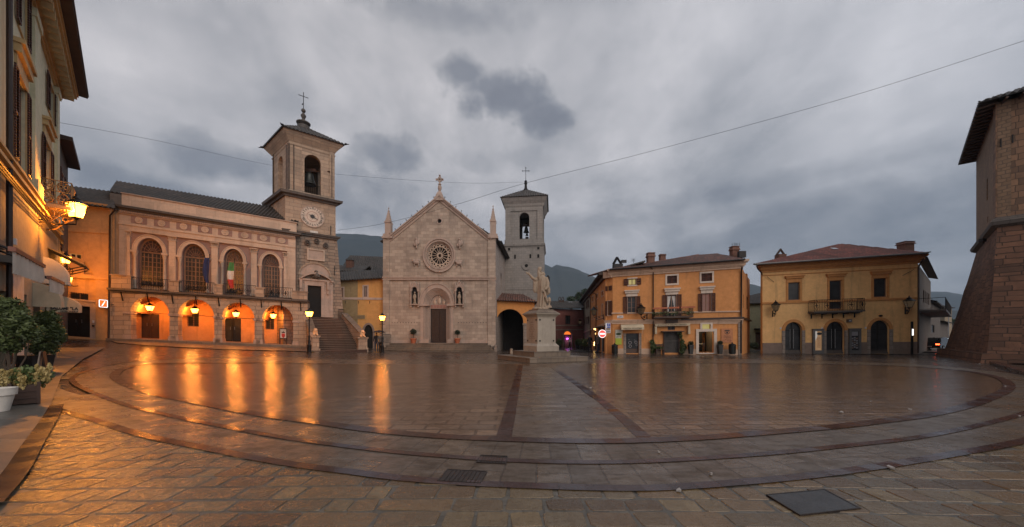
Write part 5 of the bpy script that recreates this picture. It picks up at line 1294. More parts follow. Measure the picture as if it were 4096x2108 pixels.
m = MB(); c = pt(1402, 1045, 46); m.box(c.x-.45, c.x+.35, c.y-.3, c.y+.3, c.z-1.2, c.z+.1); m.build('chimney', M['chimney_brick'], b1); m = MB(); m.taper(c.x-.55, c.x+.45, c.y-.4, c.y+.4, c.z+.1, c.z+.45, .3); m.build('chimney_cap', M['tile_grey'], b1)
block('rear_house', 'dark tiled roof rising behind the ochre house against the church wall', 'house', [(-24,50),(-15,52),(-16,60),(-25,58)], -1, 10.9, 'plaster_grey', 'tile_grey', 3.0)

# ================================================================== church
CY = 38.0
C = Facade.flat(1533.5, CY, 1982.5, CY)
zc = lambda y: EYE+(HOR-y)/FPX*CY
uc_ = lambda x: C.u(x)
ch = empty('church', (C.A.x, C.A.y, 0), 'pale stone church with a pointed gable, rose window and round-arched portal', 'church')
zg = zc(1407)-.25; z_str = zc(1116)
xc = uc_(1758); rw_ = 48.5*CY/FPX; rz_ = rw_*1.06; zr_ = zc(1021)
pa, pb, pzs, pzt = uc_(1696), uc_(1802), zc(1216), zc(1153)
oc = ellp(uc_(1758), zc(884), .22, .24, 20)
gable = [(0, zg), (C.L, zg), (C.L, zc(955)), (uc_(1950), zc(946)), (uc_(1759), zc(797)), (uc_(1567), zc(946)), (0, zc(955))]
m = MB(C); m.wall(gable, [archp(pa, pb, zc(1372), pzs, pzt, 24), ellp(xc, zr_, rw_, rz_, 36), oc], 0, .5); m.build('facade', M['stone_church'], ch)
m = MB(C); m.sheet(oc, -.4); m.build('oculus_pane', M['glass_dark'], ch); m = MB(C); m.band(ellp(uc_(1758), zc(884), .33, .35, 24), ellp(uc_(1758), zc(884), .22, .24, 24), 0, .05, True); m.build('oculus_ring', M['stone_trim'], ch)
# corner pilasters, central lesenes, string course
m = MB(C); m.box(0, uc_(1559), 0, .14, zg, zc(955)); m.build('corner_pilaster', M['stone_church'], ch)
m = MB(C); m.box(uc_(1952), C.L, 0, .14, zg, zc(955)); m.build('corner_pilaster', M['stone_church'], ch)
for a, b in ((1654,1677),(1825,1848)):
    m = MB(C); m.box(uc_(a), uc_(b), 0, .05, z_str+.25, zc(1060)); m.build('lesene', M['stone_church'], ch)
m = MB(C); m.box(-.08, C.L+.08, 0, .20, z_str+.10, z_str+.22); m.box(-.05, C.L+.05, 0, .12, z_str-.06, z_str+.10); m.box(-.08, C.L+.08, 0, .18, z_str-.12, z_str-.05); m.build('string_course', M['stone_trim'], ch)
m = MB(C); m.box(-.06, pa-.7, 0, .10, zc(1372), zc(1360)); m.box(pb+.7, C.L+.06, 0, .10, zc(1372), zc(1360)); m.build('plinth', M['stone_trim'], ch)
m = MB(C); n = 0
for k in range(40):
    u = .35+k*.30
    if (u < pa-.75) or (u > pb+.75 and u < C.L-.3): m.box(u-.035, u+.035, -.02, .012, zc(1292), zc(1292)+.07)
m.build('putlog_holes', M['dark_void'], ch)
# raking cornice with crockets
for sg in (-1, 1):
    x0, y0 = (1552, 958) if sg < 0 else (1966, 958); a = (uc_(x0), zc(y0)); b = (uc_(1759), zc(789)); dx, dz = b[0]-a[0], b[1]-a[1]; L = math.hypot(dx, dz); nx, nz = (-dz/L, dx/L) if sg < 0 else (dz/L, -dx/L)
    if nz < 0: nx, nz = -nx, -nz
    m = MB(C)
    def strip(o0, o1, d0, d1): m.prism([(a[0]+nx*o0, a[1]+nz*o0), (b[0]+nx*o0*0, b[1]+o0/max(.2,nz)), (b[0]+nx*o1*0, b[1]+o1/max(.2,nz)), (a[0]+nx*o1, a[1]+nz*o1)], d0, d1)
    strip(-.35, -.12, -.4, .10); strip(-.12, .02, -.4, .22); strip(.02, .14, -.4, .34)
    cp = m.build('raking_cornice', M['stone_trim'], ch)
    m = MB()
    for k in range(9):
        f = (k+.6)/9.4; u = a[0]+dx*f+nx*.14; z = a[1]+dz*f+nz*.14; m.tube([C.W(u,.2,z), C.W(u,.2,z+.14), C.W(u-.05*sg*-1,.2,z+.22)], [.03,.03,.02], 5); m.ell(C.W(u+.04*sg,.2,z+.22), .06, 6, 5)
    m.build('crockets', M['stone_dark'], cp)
# pinnacles and cross
def pinnacle(x, ybase, ytop, xw):
    u = uc_(x); zb, zt_ = zc(ybase), zc(ytop); h = zt_-zb; m = MB(C); w = xw
    m.box(u-w*1.35, u+w*1.35, -.9, .30, zb-.05, zb+.18); m.box(u-w*1.15, u+w*1.15, -.8, .22, zb+.18, zb+.45); m.box(u-w*.75, u+w*.75, -.55, .10, zb+.45, zb+h*.52)
    for dd in (.10, -.55):
        m.prism([(u-w*.95, zb+h*.50), (u+w*.95, zb+h*.50), (u, zb+h*.68)], dd-.02, dd+.06)
    i = [m.p(u+a*w*.7, -.22+b*.3, zb+h*.50) for a, b in ((-1,-1),(1,-1),(1,1),(-1,1))]; t_ = m.p(u, -.22, zt_)
    for k in range(4): m.F.append((i[k], i[(k+1)%4], t_))
    for k in range(1, 6):
        f = k/6.2; s = (1-f)*w*.7
        for a, b in ((-1,-1),(1,-1),(1,1),(-1,1)): q = C.W(u+a*s, -.22+b*.3*(1-f), zb+h*(.5+.5*f)); m.ell(q, .055, 6, 5)
    q = C.W(u, -.22, zt_); m.ell(q, .08, 6, 5); m.build('pinnacle', M['stone_trim'], ch)
pinnacle(1552, 953, 830, .42); pinnacle(1972, 953, 822, .42)
u = uc_(1759); m = MB(C); zp = zc(792); m.box(u-.55, u+.45, -.6, .30, zp-.35, zp+.05); m.taper(u-.45, u+.38, -.5, .22, zp+.05, zp+.45, .10, .1); m.taper(u-.32, u+.26, -.4, .12, zp+.45, zp+.7, .1, .1)
q = C.W(u-.03, -.14, zp+.7); m.lathe(q, [(.16,0),(.12,.1),(.22,.4),(.20,.62),(.10,.75),(.18,.82),(.16,.9),(.08,.95),(.07,1.35)], 12)
cz_ = zc(716); m.box(u-.09, u+.04, -.2, -.06, zp+1.6, cz_+.42); m.box(u-.33, u+.30, -.2, -.06, cz_-.06, cz_+.07); m.band(ellp(u-.02, cz_, .26, .26, 20), ellp(u-.02, cz_, .18, .18, 20), -.19, -.07, True)
for a, b in ((-.35,0),(.31,0),(0,.42)): m.box(u-.02+a-.09, u-.02+a+.09, -.2, -.06, cz_+b-.09, cz_+b+.09)
m.build('gable_cross', M['stone_trim'], ch)
# rose window
m = MB(C)
for r0, r1, d in ((1.35,1.22,.22),(1.22,1.12,.10),(1.12,1.06,.16),(1.06,1.0,-.05)): m.band(ellp(xc, zr_, rw_*r0, rz_*r0, 40), ellp(xc, zr_, rw_*r1, rz_*r1, 40), -.2, d, True)
m.band(ellp(xc, zr_, rw_*1.005, rz_*1.005, 40), ellp(xc, zr_, rw_*.93, rz_*.93, 40), -.30, -.14, True)
rose = m.build('rose_window', M['stone_trim'], ch)
m = MB(C); NR = 16
m.band(ellp(xc, zr_, rw_*.24, rz_*.24, 24), ellp(xc, zr_, rw_*.13, rz_*.13, 24), -.30, -.16, True)
for k in range(NR):
    a = 2*math.pi*k/NR; p0 = C.W(xc+rw_*.23*math.sin(a), -.22, zr_+rz_*.23*math.cos(a)); p1 = C.W(xc+rw_*.70*math.sin(a), -.22, zr_+rz_*.70*math.cos(a)); m.tube([p0, p1], [.038,.032], 6)
    a2 = 2*math.pi*(k+.5)/NR; ro = .80; c = (xc+rw_*ro*math.sin(a2), zr_+rz_*ro*math.cos(a2)); rr = rw_*.155
    m.band(ellp(c[0], c[1], rr, rr, 12), ellp(c[0], c[1], rr*.50, rr*.50, 12), -.29, -.17, True)
    m.ell(p1, .085, 8, 6)
m.build('rose_tracery', M['stone_upper'], rose)
m = MB(C); m.sheet(ellp(xc, zr_, rw_*.99, rz_*.99, 36), -.34); m.build('rose_pane', M['dark_void'], rose)
# evangelist figures around it
for x, y, k in ((1667,973,0),(1839,976,0),(1667,1051,1),(1837,1054,1)):
    m = MB(); c = C.W(uc_(x), .18, zc(y))
    if k: m.ell(c, (.34,.16,.20)); m.ell(c+Vector((-.28,0,.18)), (.16,.14,.18)); m.ell(c+Vector((.1,0,.22)), (.3,.08,.16)); m.tube([c+Vector((-.2,0,-.1)), c+Vector((-.22,0,-.38))], .06, 6); m.tube([c+Vector((.22,0,-.1)), c+Vector((.24,0,-.38))], .06, 6)
    else: m.ell(c, (.17,.14,.40)); m.ell(c+Vector((0,.02,.46)), .13); m.ell(c+Vector((.2,0,.1)), (.16,.06,.3)); m.ell(c+Vector((-.18,0,-.15)), (.14,.08,.2)); m.ell(c+Vector((.02,0,-.45)), (.10,.08,.14))
    m.build('relief_figure', M['stone_trim'], ch, smooth=180)
# portal: stepped orders
m = MB(C); u0, u1 = uc_(1676.6), uc_(1819); m.band(upath(u0+.12, u1-.12, pzs, pzs, zc(1134), 28), upath(pa-.01, pb+.01, pzs, pzs, pzt, 28), -.05, .10); m.band(upath(u0, u1, pzs, pzs, zc(1134)+.06, 28), upath(u0+.13, u1-.13, pzs, pzs, zc(1134)-.06, 28), -.05, .17)
pr = m.build('portal_archivolt', M['stone_trim'], ch)
m = MB(C); no = 5; wi = (uc_(1717)-pa)/no; 
for k in range(no):
    a, b = pa+wi*k, pb-wi*k; t0 = pzt-(pzt-zc(1177))*k/no; t1 = pzt-(pzt-zc(1177))*(k+1)/no; dd = -.02-.13*k
    m.band(upath(a, b, zc(1372), pzs, t0, 24), upath(a+wi, b-wi, zc(1372), pzs, t1, 24), -1.0, dd)
    for sg, uu in ((-1, a+wi*.5), (1, b-wi*.5)): m.tube([C.W(uu, dd+.06, zc(1362)), C.W(uu, dd+.06, pzs-.1)], .05, 8)
m.build('portal_jamb', M['stone_trim'], ch, smooth=40)
m = MB(C)
for a, b in ((u0, uc_(1718)), (uc_(1789), u1)): m.box(a, b, -.4, .24, pzs-.22, pzs-.02); m.box(a+.05, b-.03, -.5, .14, zc(1372), zc(1357))
m.box(u0+.14, pa-.02, 0, .07, zc(1357), pzs-.22); m.box(pb+.02, u1-.14, 0, .07, zc(1357), pzs-.22)
m.build('portal_impost', M['stone_trim'], ch)
m = MB(C); a, b = uc_(1717)-.03, uc_(1790)+.03; m.box(a, b, -.72, -.60, zc(1233), zc(1216)); li = m.build('lintel', M['stone_trim'], ch)
m = MB(C)
for k in range(12): u = a+.12+(b-a-.24)*k/11; m.box(u-.05, u+.05, -.60, -.585, zc(1231), zc(1218))
m.build('lintel_paintings', M['clock_red'], li)
m = MB(C); m.sheet(arcpts(a, b, zc(1216), zc(1177), 16), -.75); m.build('tympanum', M['stone_trim'], ch)
m = MB(); c = C.W((a+b)/2, -.66, zc(1216)); m.ell(c+Vector((0,0,.42)), (.20,.1,.42)); m.ell(c+Vector((0,0,.85)), .12); m.ell(c+Vector((-.5,0,.22)), (.17,.1,.25)); m.ell(c+Vector((-.45,0,.5)), .09); m.ell(c+Vector((.5,0,.22)), (.17,.1,.25)); m.ell(c+Vector((.45,0,.5)), .09); m.build('tympanum_figures', M['stone_upper'], ch, smooth=180)
for k in (0, 1):
    m = MB(C); c0, c1 = (a, (a+b)/2-.01) if k == 0 else ((a+b)/2+.01, b); m.box(c0, c1, -.82, -.76, zc(1371), zc(1233)); 
    for j in range(4):
        for i in range(2): q0 = c0+(c1-c0)*(i+.12)/2; q1 = c0+(c1-c0)*(i+.88)/2; z0 = zc(1371)+(zc(1233)-zc(1371))*(j+.08)/4; z1 = zc(1371)+(zc(1233)-zc(1371))*(j+.92)/4; m.box(q0, q1, -.76, -.73, z0, z1)
    m.build('church_door', M['wood_door'], ch)
# aedicules with saints
for x0, x1, yt in ((1643,1679,1126),(1820,1857,1121)):
    m = MB(C); a, b = uc_(x0), uc_(x1); w = b-a; zt_ = zc(yt); zb = zc(1217); zs = zc(1165); c = (a+b)/2
    m.box(a+.16, b-.16, -.0, .03, zb, zs+.5); niche = None
    ad = m.build('niche', M['dark_void'], ch)
    m = MB(C)
    for u in (a+.09, b-.09): m.box(u-.04, u+.04, .0, .30, zb, zs); m.box(u-.09, u+.09, -.02, .36, zs-.06, zs+.08); m.box(u-.08, u+.08, 0, .30, zs+.08, zs+.75); m.box(u-.08, u+.08, 0, .28, zb-.35, zb); m.taper(u-.08, u+.08, 0, .28, zs+.75, zs+1.0, .07)
    m.band([(a+.12, zs), (a+.12, zs+.45), (c, zs+.85), (b-.12, zs+.45), (b-.12, zs)], [(a+.2, zs), (a+.24, zs+.3), (c, zs+.52), (b-.24, zs+.3), (b-.2, zs)], 0, .34)
    m.band([(a+.08, zs+.4), (c, zt_), (b-.08, zs+.4)], [(a+.2, zs+.4), (c, zt_-.22), (b-.2, zs+.4)], 0, .38); m.prism([(a+.2, zs+.42), (b-.2, zs+.42), (c, zt_-.2)], 0, .30)
    m.box(a, b, -.02, .40, zb-.10, zb); m.build('niche_canopy', M['stone_trim'], ad)
    m = MB(); q = C.W(c, .18, zb); m.lathe(q, [(.20,0),(.19,.15),(.13,.16),(.15,.2),(.13,.5),(.17,.9),(.12,1.05),(.06,1.1)], 10, 1, .8); m.ell(q+Vector((0,0,1.22)), (.10,.10,.13)); m.ell(q+Vector((-.12,-.06,.75)), (.07,.08,.2)); m.ell(q+Vector((.12,-.06,.75)), (.07,.08,.2)); m.build('saint_figure', M['stone_statue'], ad, smooth=180)
# nave: right flank, roof
sB = (pt(2045,0,55).x, 55.0); FS = Facade.pts((C.B.x, CY), sB, (-8, 48)); FSL = FS.L
zE0, zE1 = zc(950), EYE+(HOR-1068)/FPX*55
hsf = []
for x, y, w, h in ((1999,1042,.16,.5),(2013,1061,.14,.45),(2029,1093,.14,.45)):
    u = FS.u(x); z = FS.zw(x, y); hsf.append(rectp(u-w, u+w, z-h, z+h))
u = FS.u(2004.5); z = FS.zw(2004, 1120); hsf.append(archp(u-.7, u+.7, FS.zw(2004,1160), z, z+.9, 14))
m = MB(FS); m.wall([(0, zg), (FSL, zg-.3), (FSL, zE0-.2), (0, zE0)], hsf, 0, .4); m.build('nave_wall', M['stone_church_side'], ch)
m = MB(FS)
for h in hsf: m.sheet(h, -.36)
m.build('nave_window', M['glass_dark'], ch)
apx = C.W(uc_(1759), -.3, zc(800)); bk = Vector((sB[0]-C.B.x, 17, 0)); eR = C.W(C.L+.55, -.35, zc(962)); eL = C.W(-.5, -.35, zc(962))
m = MB(); tile_roof(m, [eR, eR+bk, apx+bk, apx]); tile_roof(m, [eL+bk, eL, apx, apx+bk]); m.build('nave_roof', M['tile_grey'], ch, recalc=False)
m = MB(); i = [m.p(*q) for q in (eR-Vector((0,0,.12)), eR+bk-Vector((0,0,.12)), eR+bk+Vector((-.6,0,.0)), eR+Vector((-.6,0,.0)))]; m.F.append(tuple(i)); m.tube([eR+Vector((.05,0,.0)), eR+bk+Vector((.05,0,0))], .09, 8); m.build('gutter', M['iron'], ch)
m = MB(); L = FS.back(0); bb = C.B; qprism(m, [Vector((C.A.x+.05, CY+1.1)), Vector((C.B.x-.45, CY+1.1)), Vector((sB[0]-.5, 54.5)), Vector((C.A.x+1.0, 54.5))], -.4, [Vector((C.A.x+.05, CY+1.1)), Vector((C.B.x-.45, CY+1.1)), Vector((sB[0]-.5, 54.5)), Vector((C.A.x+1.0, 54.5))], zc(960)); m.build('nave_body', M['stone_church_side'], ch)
# steps in front of the church
cs = empty('church_steps', (-7.5, 36.6, 0), 'wide low flight of grey stone steps in front of the church door', 'steps')
zt_ = zc(1373); gl_ = gz(-7, 36)-.02; n = 4
for k in range(n):
    m = MB(C); h = (zt_-gl_)/n; ee = k*.34; a, b = uc_(1577)-.2-ee*.8, uc_(1943)+.25+ee*.9; dd = .9+k*.36
    m.box(a, b, .0, dd, gl_-.5, zt_-h*k); m.box(a-.02, b+.02, dd-.2, dd+.04, zt_-h*k-.05, zt_-h*k+.003); m.build('step', M['stone_step'], cs)
m = MB(C); m.box(uc_(1943)+.6, C.L+.1, 0, .75, gl_-.3, zc(1384)); m.box(C.L-.05, C.L+.22, .0, 2.0, gl_-.3, zc(1380)); m.build('end_block', M['stone_quoin'], cs)
rl = empty('step_railing', C.W(uc_(1533), .9, zt_), 'dark iron railing at the left end of the church steps', 'railing')
m = MB(); z0 = zt_+.02
for k in range(12): u = uc_(1534)+(uc_(1574)-uc_(1534))*k/11; m.tube([C.W(u, .9, z0-.5 if k == 0 else z0), C.W(u, .9, z0+.95)], .014, 5)
m.tube([C.W(uc_(1534),.9,z0+.95), C.W(uc_(1574),.9,z0+.95), C.W(uc_(1574)+.05,.95,z0+.8), C.W(uc_(1574)-.03,.9,z0+.62)], .02, 6); m.tube([C.W(uc_(1534),.9,z0+.1), C.W(uc_(1574),.9,z0+.1)], .014, 5); m.build('bars', M['iron'], rl)
# topiary balls in terracotta pots
def topiary(x, yb, yt, r, label, k):
    Y = CY-.55; p = pt(x, yb, Y); p.z = zt_; e = empty('potted_tree', p, label, 'potted plant', 'clipped trees beside the church door'); z = lambda y: EYE+(HOR-y)/FPX*Y-zt_
    m = MB(); m.lathe((0,0,0), [(.20,0),(.24,.12),(.31,.42),(.35,.44),(.35,.54),(.30,.54),(.28,.46),(.02,.46)], 18); m.build('pot', M['terracotta'], e, local=True, smooth=40)
    m = MB(); m.tube([(0,0,.4),(.02,0,.8),(0,0,z(yt)-.1)], .028, 6); m.build('stem', M['bark'], e, local=True)
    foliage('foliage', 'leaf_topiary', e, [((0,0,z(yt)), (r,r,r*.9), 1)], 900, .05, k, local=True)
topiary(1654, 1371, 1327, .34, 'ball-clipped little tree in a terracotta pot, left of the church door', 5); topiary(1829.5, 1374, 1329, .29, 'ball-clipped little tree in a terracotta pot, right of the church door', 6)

# ================================================================== church bell tower
T0, T1 = Vector((pt(2020,0,46.6).x, 46.6)), Vector((pt(2175,0,46).x, 46.0)); tt = (T1-T0); TWd = tt.length; tt /= TWd; tdp = Vector((-tt.y, tt.x)); 
if tdp.y < 0: tdp = -tdp
def bq(e, f=0): return [T0+tt*s+tdp*t for s, t in ((-e,-e),(TWd+e,-e),(TWd+e,TWd+e),(-e,TWd+e))]
bt = empty('church_bell_tower', (T0.x, T0.y, 0), 'square grey stone bell tower with an open arch and three bells, rising behind the monument', 'tower')
zb = lambda y, Y=46.3: EYE+(HOR-y)/FPX*Y
BF = Facade.pts(T0, T1)
m = MB(); qprism(m, bq(0.02), -1, bq(0.0), zb(975)); lowb = m.build('lower_stage', M['stone_bell'], bt)
m = MB(); qprism(m, bq(.02), zb(990), bq(.10), zb(984)); qprism(m, bq(.16), zb(984), bq(.20), zb(976)); qprism(m, bq(.06), zb(976), bq(.05), zb(958)); m.build('string_course', M['stone_bell'], bt)
QB = [q for q in bq(-.08)]; cenB = sum(QB, Vector((0,0)))/4; zl0, zl1 = zb(958), zb(828)
m = MB(); ol = BF.u(2077), BF.u(2117)
for k in range(4):
    Fk = Facade.pts(QB[k], QB[(k+1)%4], cenB); mm = MB(Fk); L = Fk.L; c = ((ol[0]+ol[1])/2-.08) if k in (0,) else (L-((ol[0]+ol[1])/2-.08) if k == 2 else L/2)
    if k == 2: c = L-((ol[0]+ol[1])/2-.08)
    hw = (ol[1]-ol[0])/2; mm.wall(rectp(0, L, zl0, zl1), [archp(c-hw, c+hw, zb(955), zb(868), zb(849))], 0, .5); b0 = len(m.V); m.V += mm.V; m.F += [tuple(i+b0 for i in f) for f in mm.F]
m.build('belfry', M['stone_bell'], bt)
m = MB(); 
for a, b in ((0, .35), (TWd-.5, TWd-.15)): mm = MB(BF); 
mm = MB(BF); mm.box(.05, .75, -.04, .05, zl0, zl1); mm.box(TWd-.85, TWd-.12, -.04, .05, zl0, zl1); mm.box(.75, TWd-.85, -.04, .02, zl1-.5, zl1); mm.build('corner_pilaster', M['stone_bell'], bt)
m = MB()
for e0, e1, y0, y1 in ((.0,.08,828,822), (.08,.10,822,814), (.12,.26,814,806), (.26,.40,806,796), (.42,.46,796,791)): qprism(m, bq(e0), zb(y0), bq(e1), zb(y1))
m.build('roof_cornice', M['stone_bell'], bt)
E = [Vector((q.x, q.y, zb(790))) for q in bq(.58)]; top = Vector((cenB.x, cenB.y, zb(762, 49.3))); m = MB()
for k in range(4): tile_roof(m, [E[k], E[(k+1)%4], top], .3)
rb = m.build('roof', M['tile_grey'], bt, recalc=False)
m = MB(); m.lathe((top.x, top.y, top.z-.35), [(.4,0),(.3,.3),(.2,.5),(.16,1.0),(.22,1.1),(.22,1.2),(.08,1.3)], 12); m.ell((top.x, top.y, top.z+1.05), .2); m.tube([(top.x,top.y,top.z+1.1),(top.x,top.y,top.z+3.0)], .035, 6); m.tube([(top.x-.45,top.y,top.z+2.55),(top.x+.45,top.y,top.z+2.55)], .035, 6)
for a, b in ((-.45,0),(.45,0),(0,.45)): m.ell((top.x+a, top.y, top.z+2.55+b), .08, 6, 5)
m.build('cross', M['iron'], rb, smooth=40)
p = BF.W((ol[0]+ol[1])/2+.1, -2.2, zb(917)); bell(bt, (p.x, p.y, zb(911)), .40, .80, True); bell(bt, (p.x+.1, p.y, zb(924)), .22, .38, False); bell(bt, (p.x+.1, p.y, zb(952)), .20, .42, True)
for x, y, w, h in ((2036.5,994,.15,.22),(2153.5,993,.15,.22),(2060,1026,.12,.28),(2121.5,1025.5,.12,.28),(2153,1025.5,.13,.24)):
    u = BF.u(x); z = zb(y); m = MB(BF); m.prism([(u+a, z+b) for a, b in ((-w,-h),(w,-h),(w,h*.6),(w*.5,h),(-w*.5,h),(-w,h*.6))], .0, .02); m.build('slit_window', M['dark_void'], bt)
    m = MB(BF); m.band(rectp(u-w-.08,u+w+.08,z-h-.08,z+h+.08), rectp(u-w,u+w,z-h,z+h), .0, .035, True); m.build('window_surround', M['stone_bell'], bt)
u, z = BF.u(2105.6), zb(1063); m = MB(BF); m.band(ellp(u,z,.55,.55,24), ellp(u,z,.22,.22,24), 0, .06, True); m.band(ellp(u,z,.60,.60,24), ellp(u,z,.52,.52,24), 0, .09, True); rwn = m.build('round_window', M['stone_bell'], bt); m = MB(BF); m.sheet(ellp(u,z,.22,.22,20), .012); m.build('pane', M['dark_void'], rwn)
m = MB(); q = pt(2186, 1125, 46.0); m.box(q.x-.05, q.x+.42, q.y-.1, q.y+.5, q.z-.45, q.z+.5); m.taper(q.x-.05, q.x+.42, q.y-.1, q.y+.5, q.z+.5, q.z+.8, .15); m.build('wall_box', M['iron'], bt)
m = MB(BF); m.box(-.1, TWd+.1, 0, .05, zb(1159), zb(1155)); m.build('ledge', M['stone_bell'], bt)

# ================================================================== arched passage beside the church
A = Facade.flat(1984, 39.2, 2138, 39.2); za = lambda y: EYE+(HOR-y)/FPX*39.2
an = empty('archway_building', (A.A.x, A.A.y, 0), 'low orange building with one big dark archway between the church and the monument', 'building')
a0, a1 = A.u(1981), A.u(2093.5); m = MB(A); m.wall(rectp(-.2, A.L, -.4, za(1202)), [archp(a0+.12, a1, -.2, za(1288), za(1236), 20)], 0, .5); m.build('wall', M['plaster_annex'], an)
m = MB(A); m.box(a1, a1+.42, -.4, .10, -.3, za(1300)); m.box(a1-.08, a1+.5, -.4, .16, za(1300), za(1293)); m.build('pier', M['stone_quoin'], an)
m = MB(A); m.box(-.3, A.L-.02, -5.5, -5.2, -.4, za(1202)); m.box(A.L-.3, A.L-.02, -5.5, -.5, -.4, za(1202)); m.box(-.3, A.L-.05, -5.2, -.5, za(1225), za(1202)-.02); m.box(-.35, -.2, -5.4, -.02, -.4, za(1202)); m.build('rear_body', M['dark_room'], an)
P = [A.W(-.15, .5, za(1200)), A.W(A.L+.3, .5, za(1208)), A.W(A.L-1.2, -4, za(1160)), A.W(-.15, -4, za(1135))]
m = MB(); tile_roof(m, P, .26); m.build('roof', M['tile_mixed'], an, recalc=False)
m = MB(); i = [m.p(*q) for q in (P[1]+Vector((0,0,-.05)), P[1]+Vector((-.25,.5,-.4)), A.W(A.L,-6,za(1206)), A.W(A.L-1.2,-6,za(1165)), P[2])]; m.F.append(tuple(i)); m.build('eave', M['eave_wood'], an)
bo = empty('bollard', G(2045.5, 1413), 'small pale stone bollard beside the left end of the monument steps', 'bollard'); m = MB(); h = 20*bo.location.y/FPX; m.lathe((0,0,-.03), [(.14,0),(.14,.06),(.125,.1),(.12,h*.8),(.14,h*.84),(.12,h*.95),(.05,h)], 12); m.build('shaft', M['stone_statue'], bo, local=True, smooth=40)

# ================================================================== monument
MC = Vector((1.9, 23.0)); e1 = Vector((-.5, .866)); e2 = Vector((.92, .39))
mo = empty('monument', (MC.x, MC.y, 0), 'tall inscribed pale stone pedestal on two broad steps in the middle of the square', 'monument')
def mq(s): return [MC-e1*s-e2*s, MC-e1*s+e2*s, MC+e1*s+e2*s, MC+e1*s-e2*s]
m = MB(); qprism(m, mq(2.03), -.15, mq(2.03), .24); qprism(m, mq(2.06), .24, mq(2.06), .30); m.build('lower_step', M['stone_step'], mo)
m = MB(); qprism(m, mq(1.30), .30, mq(1.30), .56); qprism(m, mq(1.33), .56, mq(1.33), .615); m.build('upper_step', M['stone_step'], mo)
m = MB(); qprism(m, mq(.80), .61, mq(.80), .93); qprism(m, mq(.81), .93, mq(.79), .97); qprism(m, mq(.78), .97, mq(.68), 1.10); m.build('plinth', M['stone_monument'], mo)
m = MB(); qprism(m, mq(.655), 1.10, mq(.645), 2.80); die = m.build('die', M['stone_monument'], mo)
m = MB()
for s0, s1, z0, z1 in ((.66,.67,2.74,2.82),(.69,.72,2.82,2.88),(.73,.80,2.88,2.97),(.84,.86,2.97,3.04)): qprism(m, mq(s0), z0, mq(s1), z1)
m.build('cornice', M['stone_monument'], mo)
m = MB(); qprism(m, mq(.86), 3.04, mq(.60), 3.24); qprism(m, mq(.56), 3.22, mq(.56), 3.32); m.build('top_block', M['stone_step'], mo)
m = MB(); q = mq(.50); rnd = random.Random(2)
for k in range(10): a = 2*math.pi*k/10; m.ell((MC.x+.38*math.cos(a), MC.y+.38*math.sin(a), 3.36), (.20,.18,.10+.04*rnd.random()), 8, 6)
m.ell((MC.x, MC.y, 3.36), (.5,.45,.12)); m.build('rocky_base', M['stone_statue'], mo, smooth=180)
ML = Facade.pts(mq(.652)[3], mq(.652)[0], MC); MR = Facade.pts(mq(.652)[0], mq(.652)[1], MC)
for Fm in (ML, MR):
    for u in (.16, Fm.L-.16):
        for z in (1.28, 2.62): m = MB(Fm); m.prism(ellp(u, z, .052, .056, 12), 0, .03); m.build('bronze_stud', M['iron'], die)
L = ML.L
if ML.A.x > ML.B.x: ML.A, ML.B = ML.B, ML.A; ML.t = -ML.t
for k, (s_, w, h) in enumerate((('PAX',.28,.075),('S. BENEDICTO',.46,.05),('NURSINO',.36,.05),('EUROPAE PATRONO',.60,.05),('ITALIAE PARENTI AC PATRI',.72,.05),('MONACHORUM',.52,.05),('CIVES',.26,.05),('NURSINI',.30,.05),('POSUERUNT ANNO',.58,.05),('A.D. MDCCCLXXX',.74,.05))):
    z = (2.44, 2.29, 2.19, 2.08, 1.97, 1.86, 1.75, 1.64, 1.53, 1.42)[k]; text(die, s_, ML, L/2-w/2, L/2+w/2, z, z+h, .012, 'lettering', 'inscription')
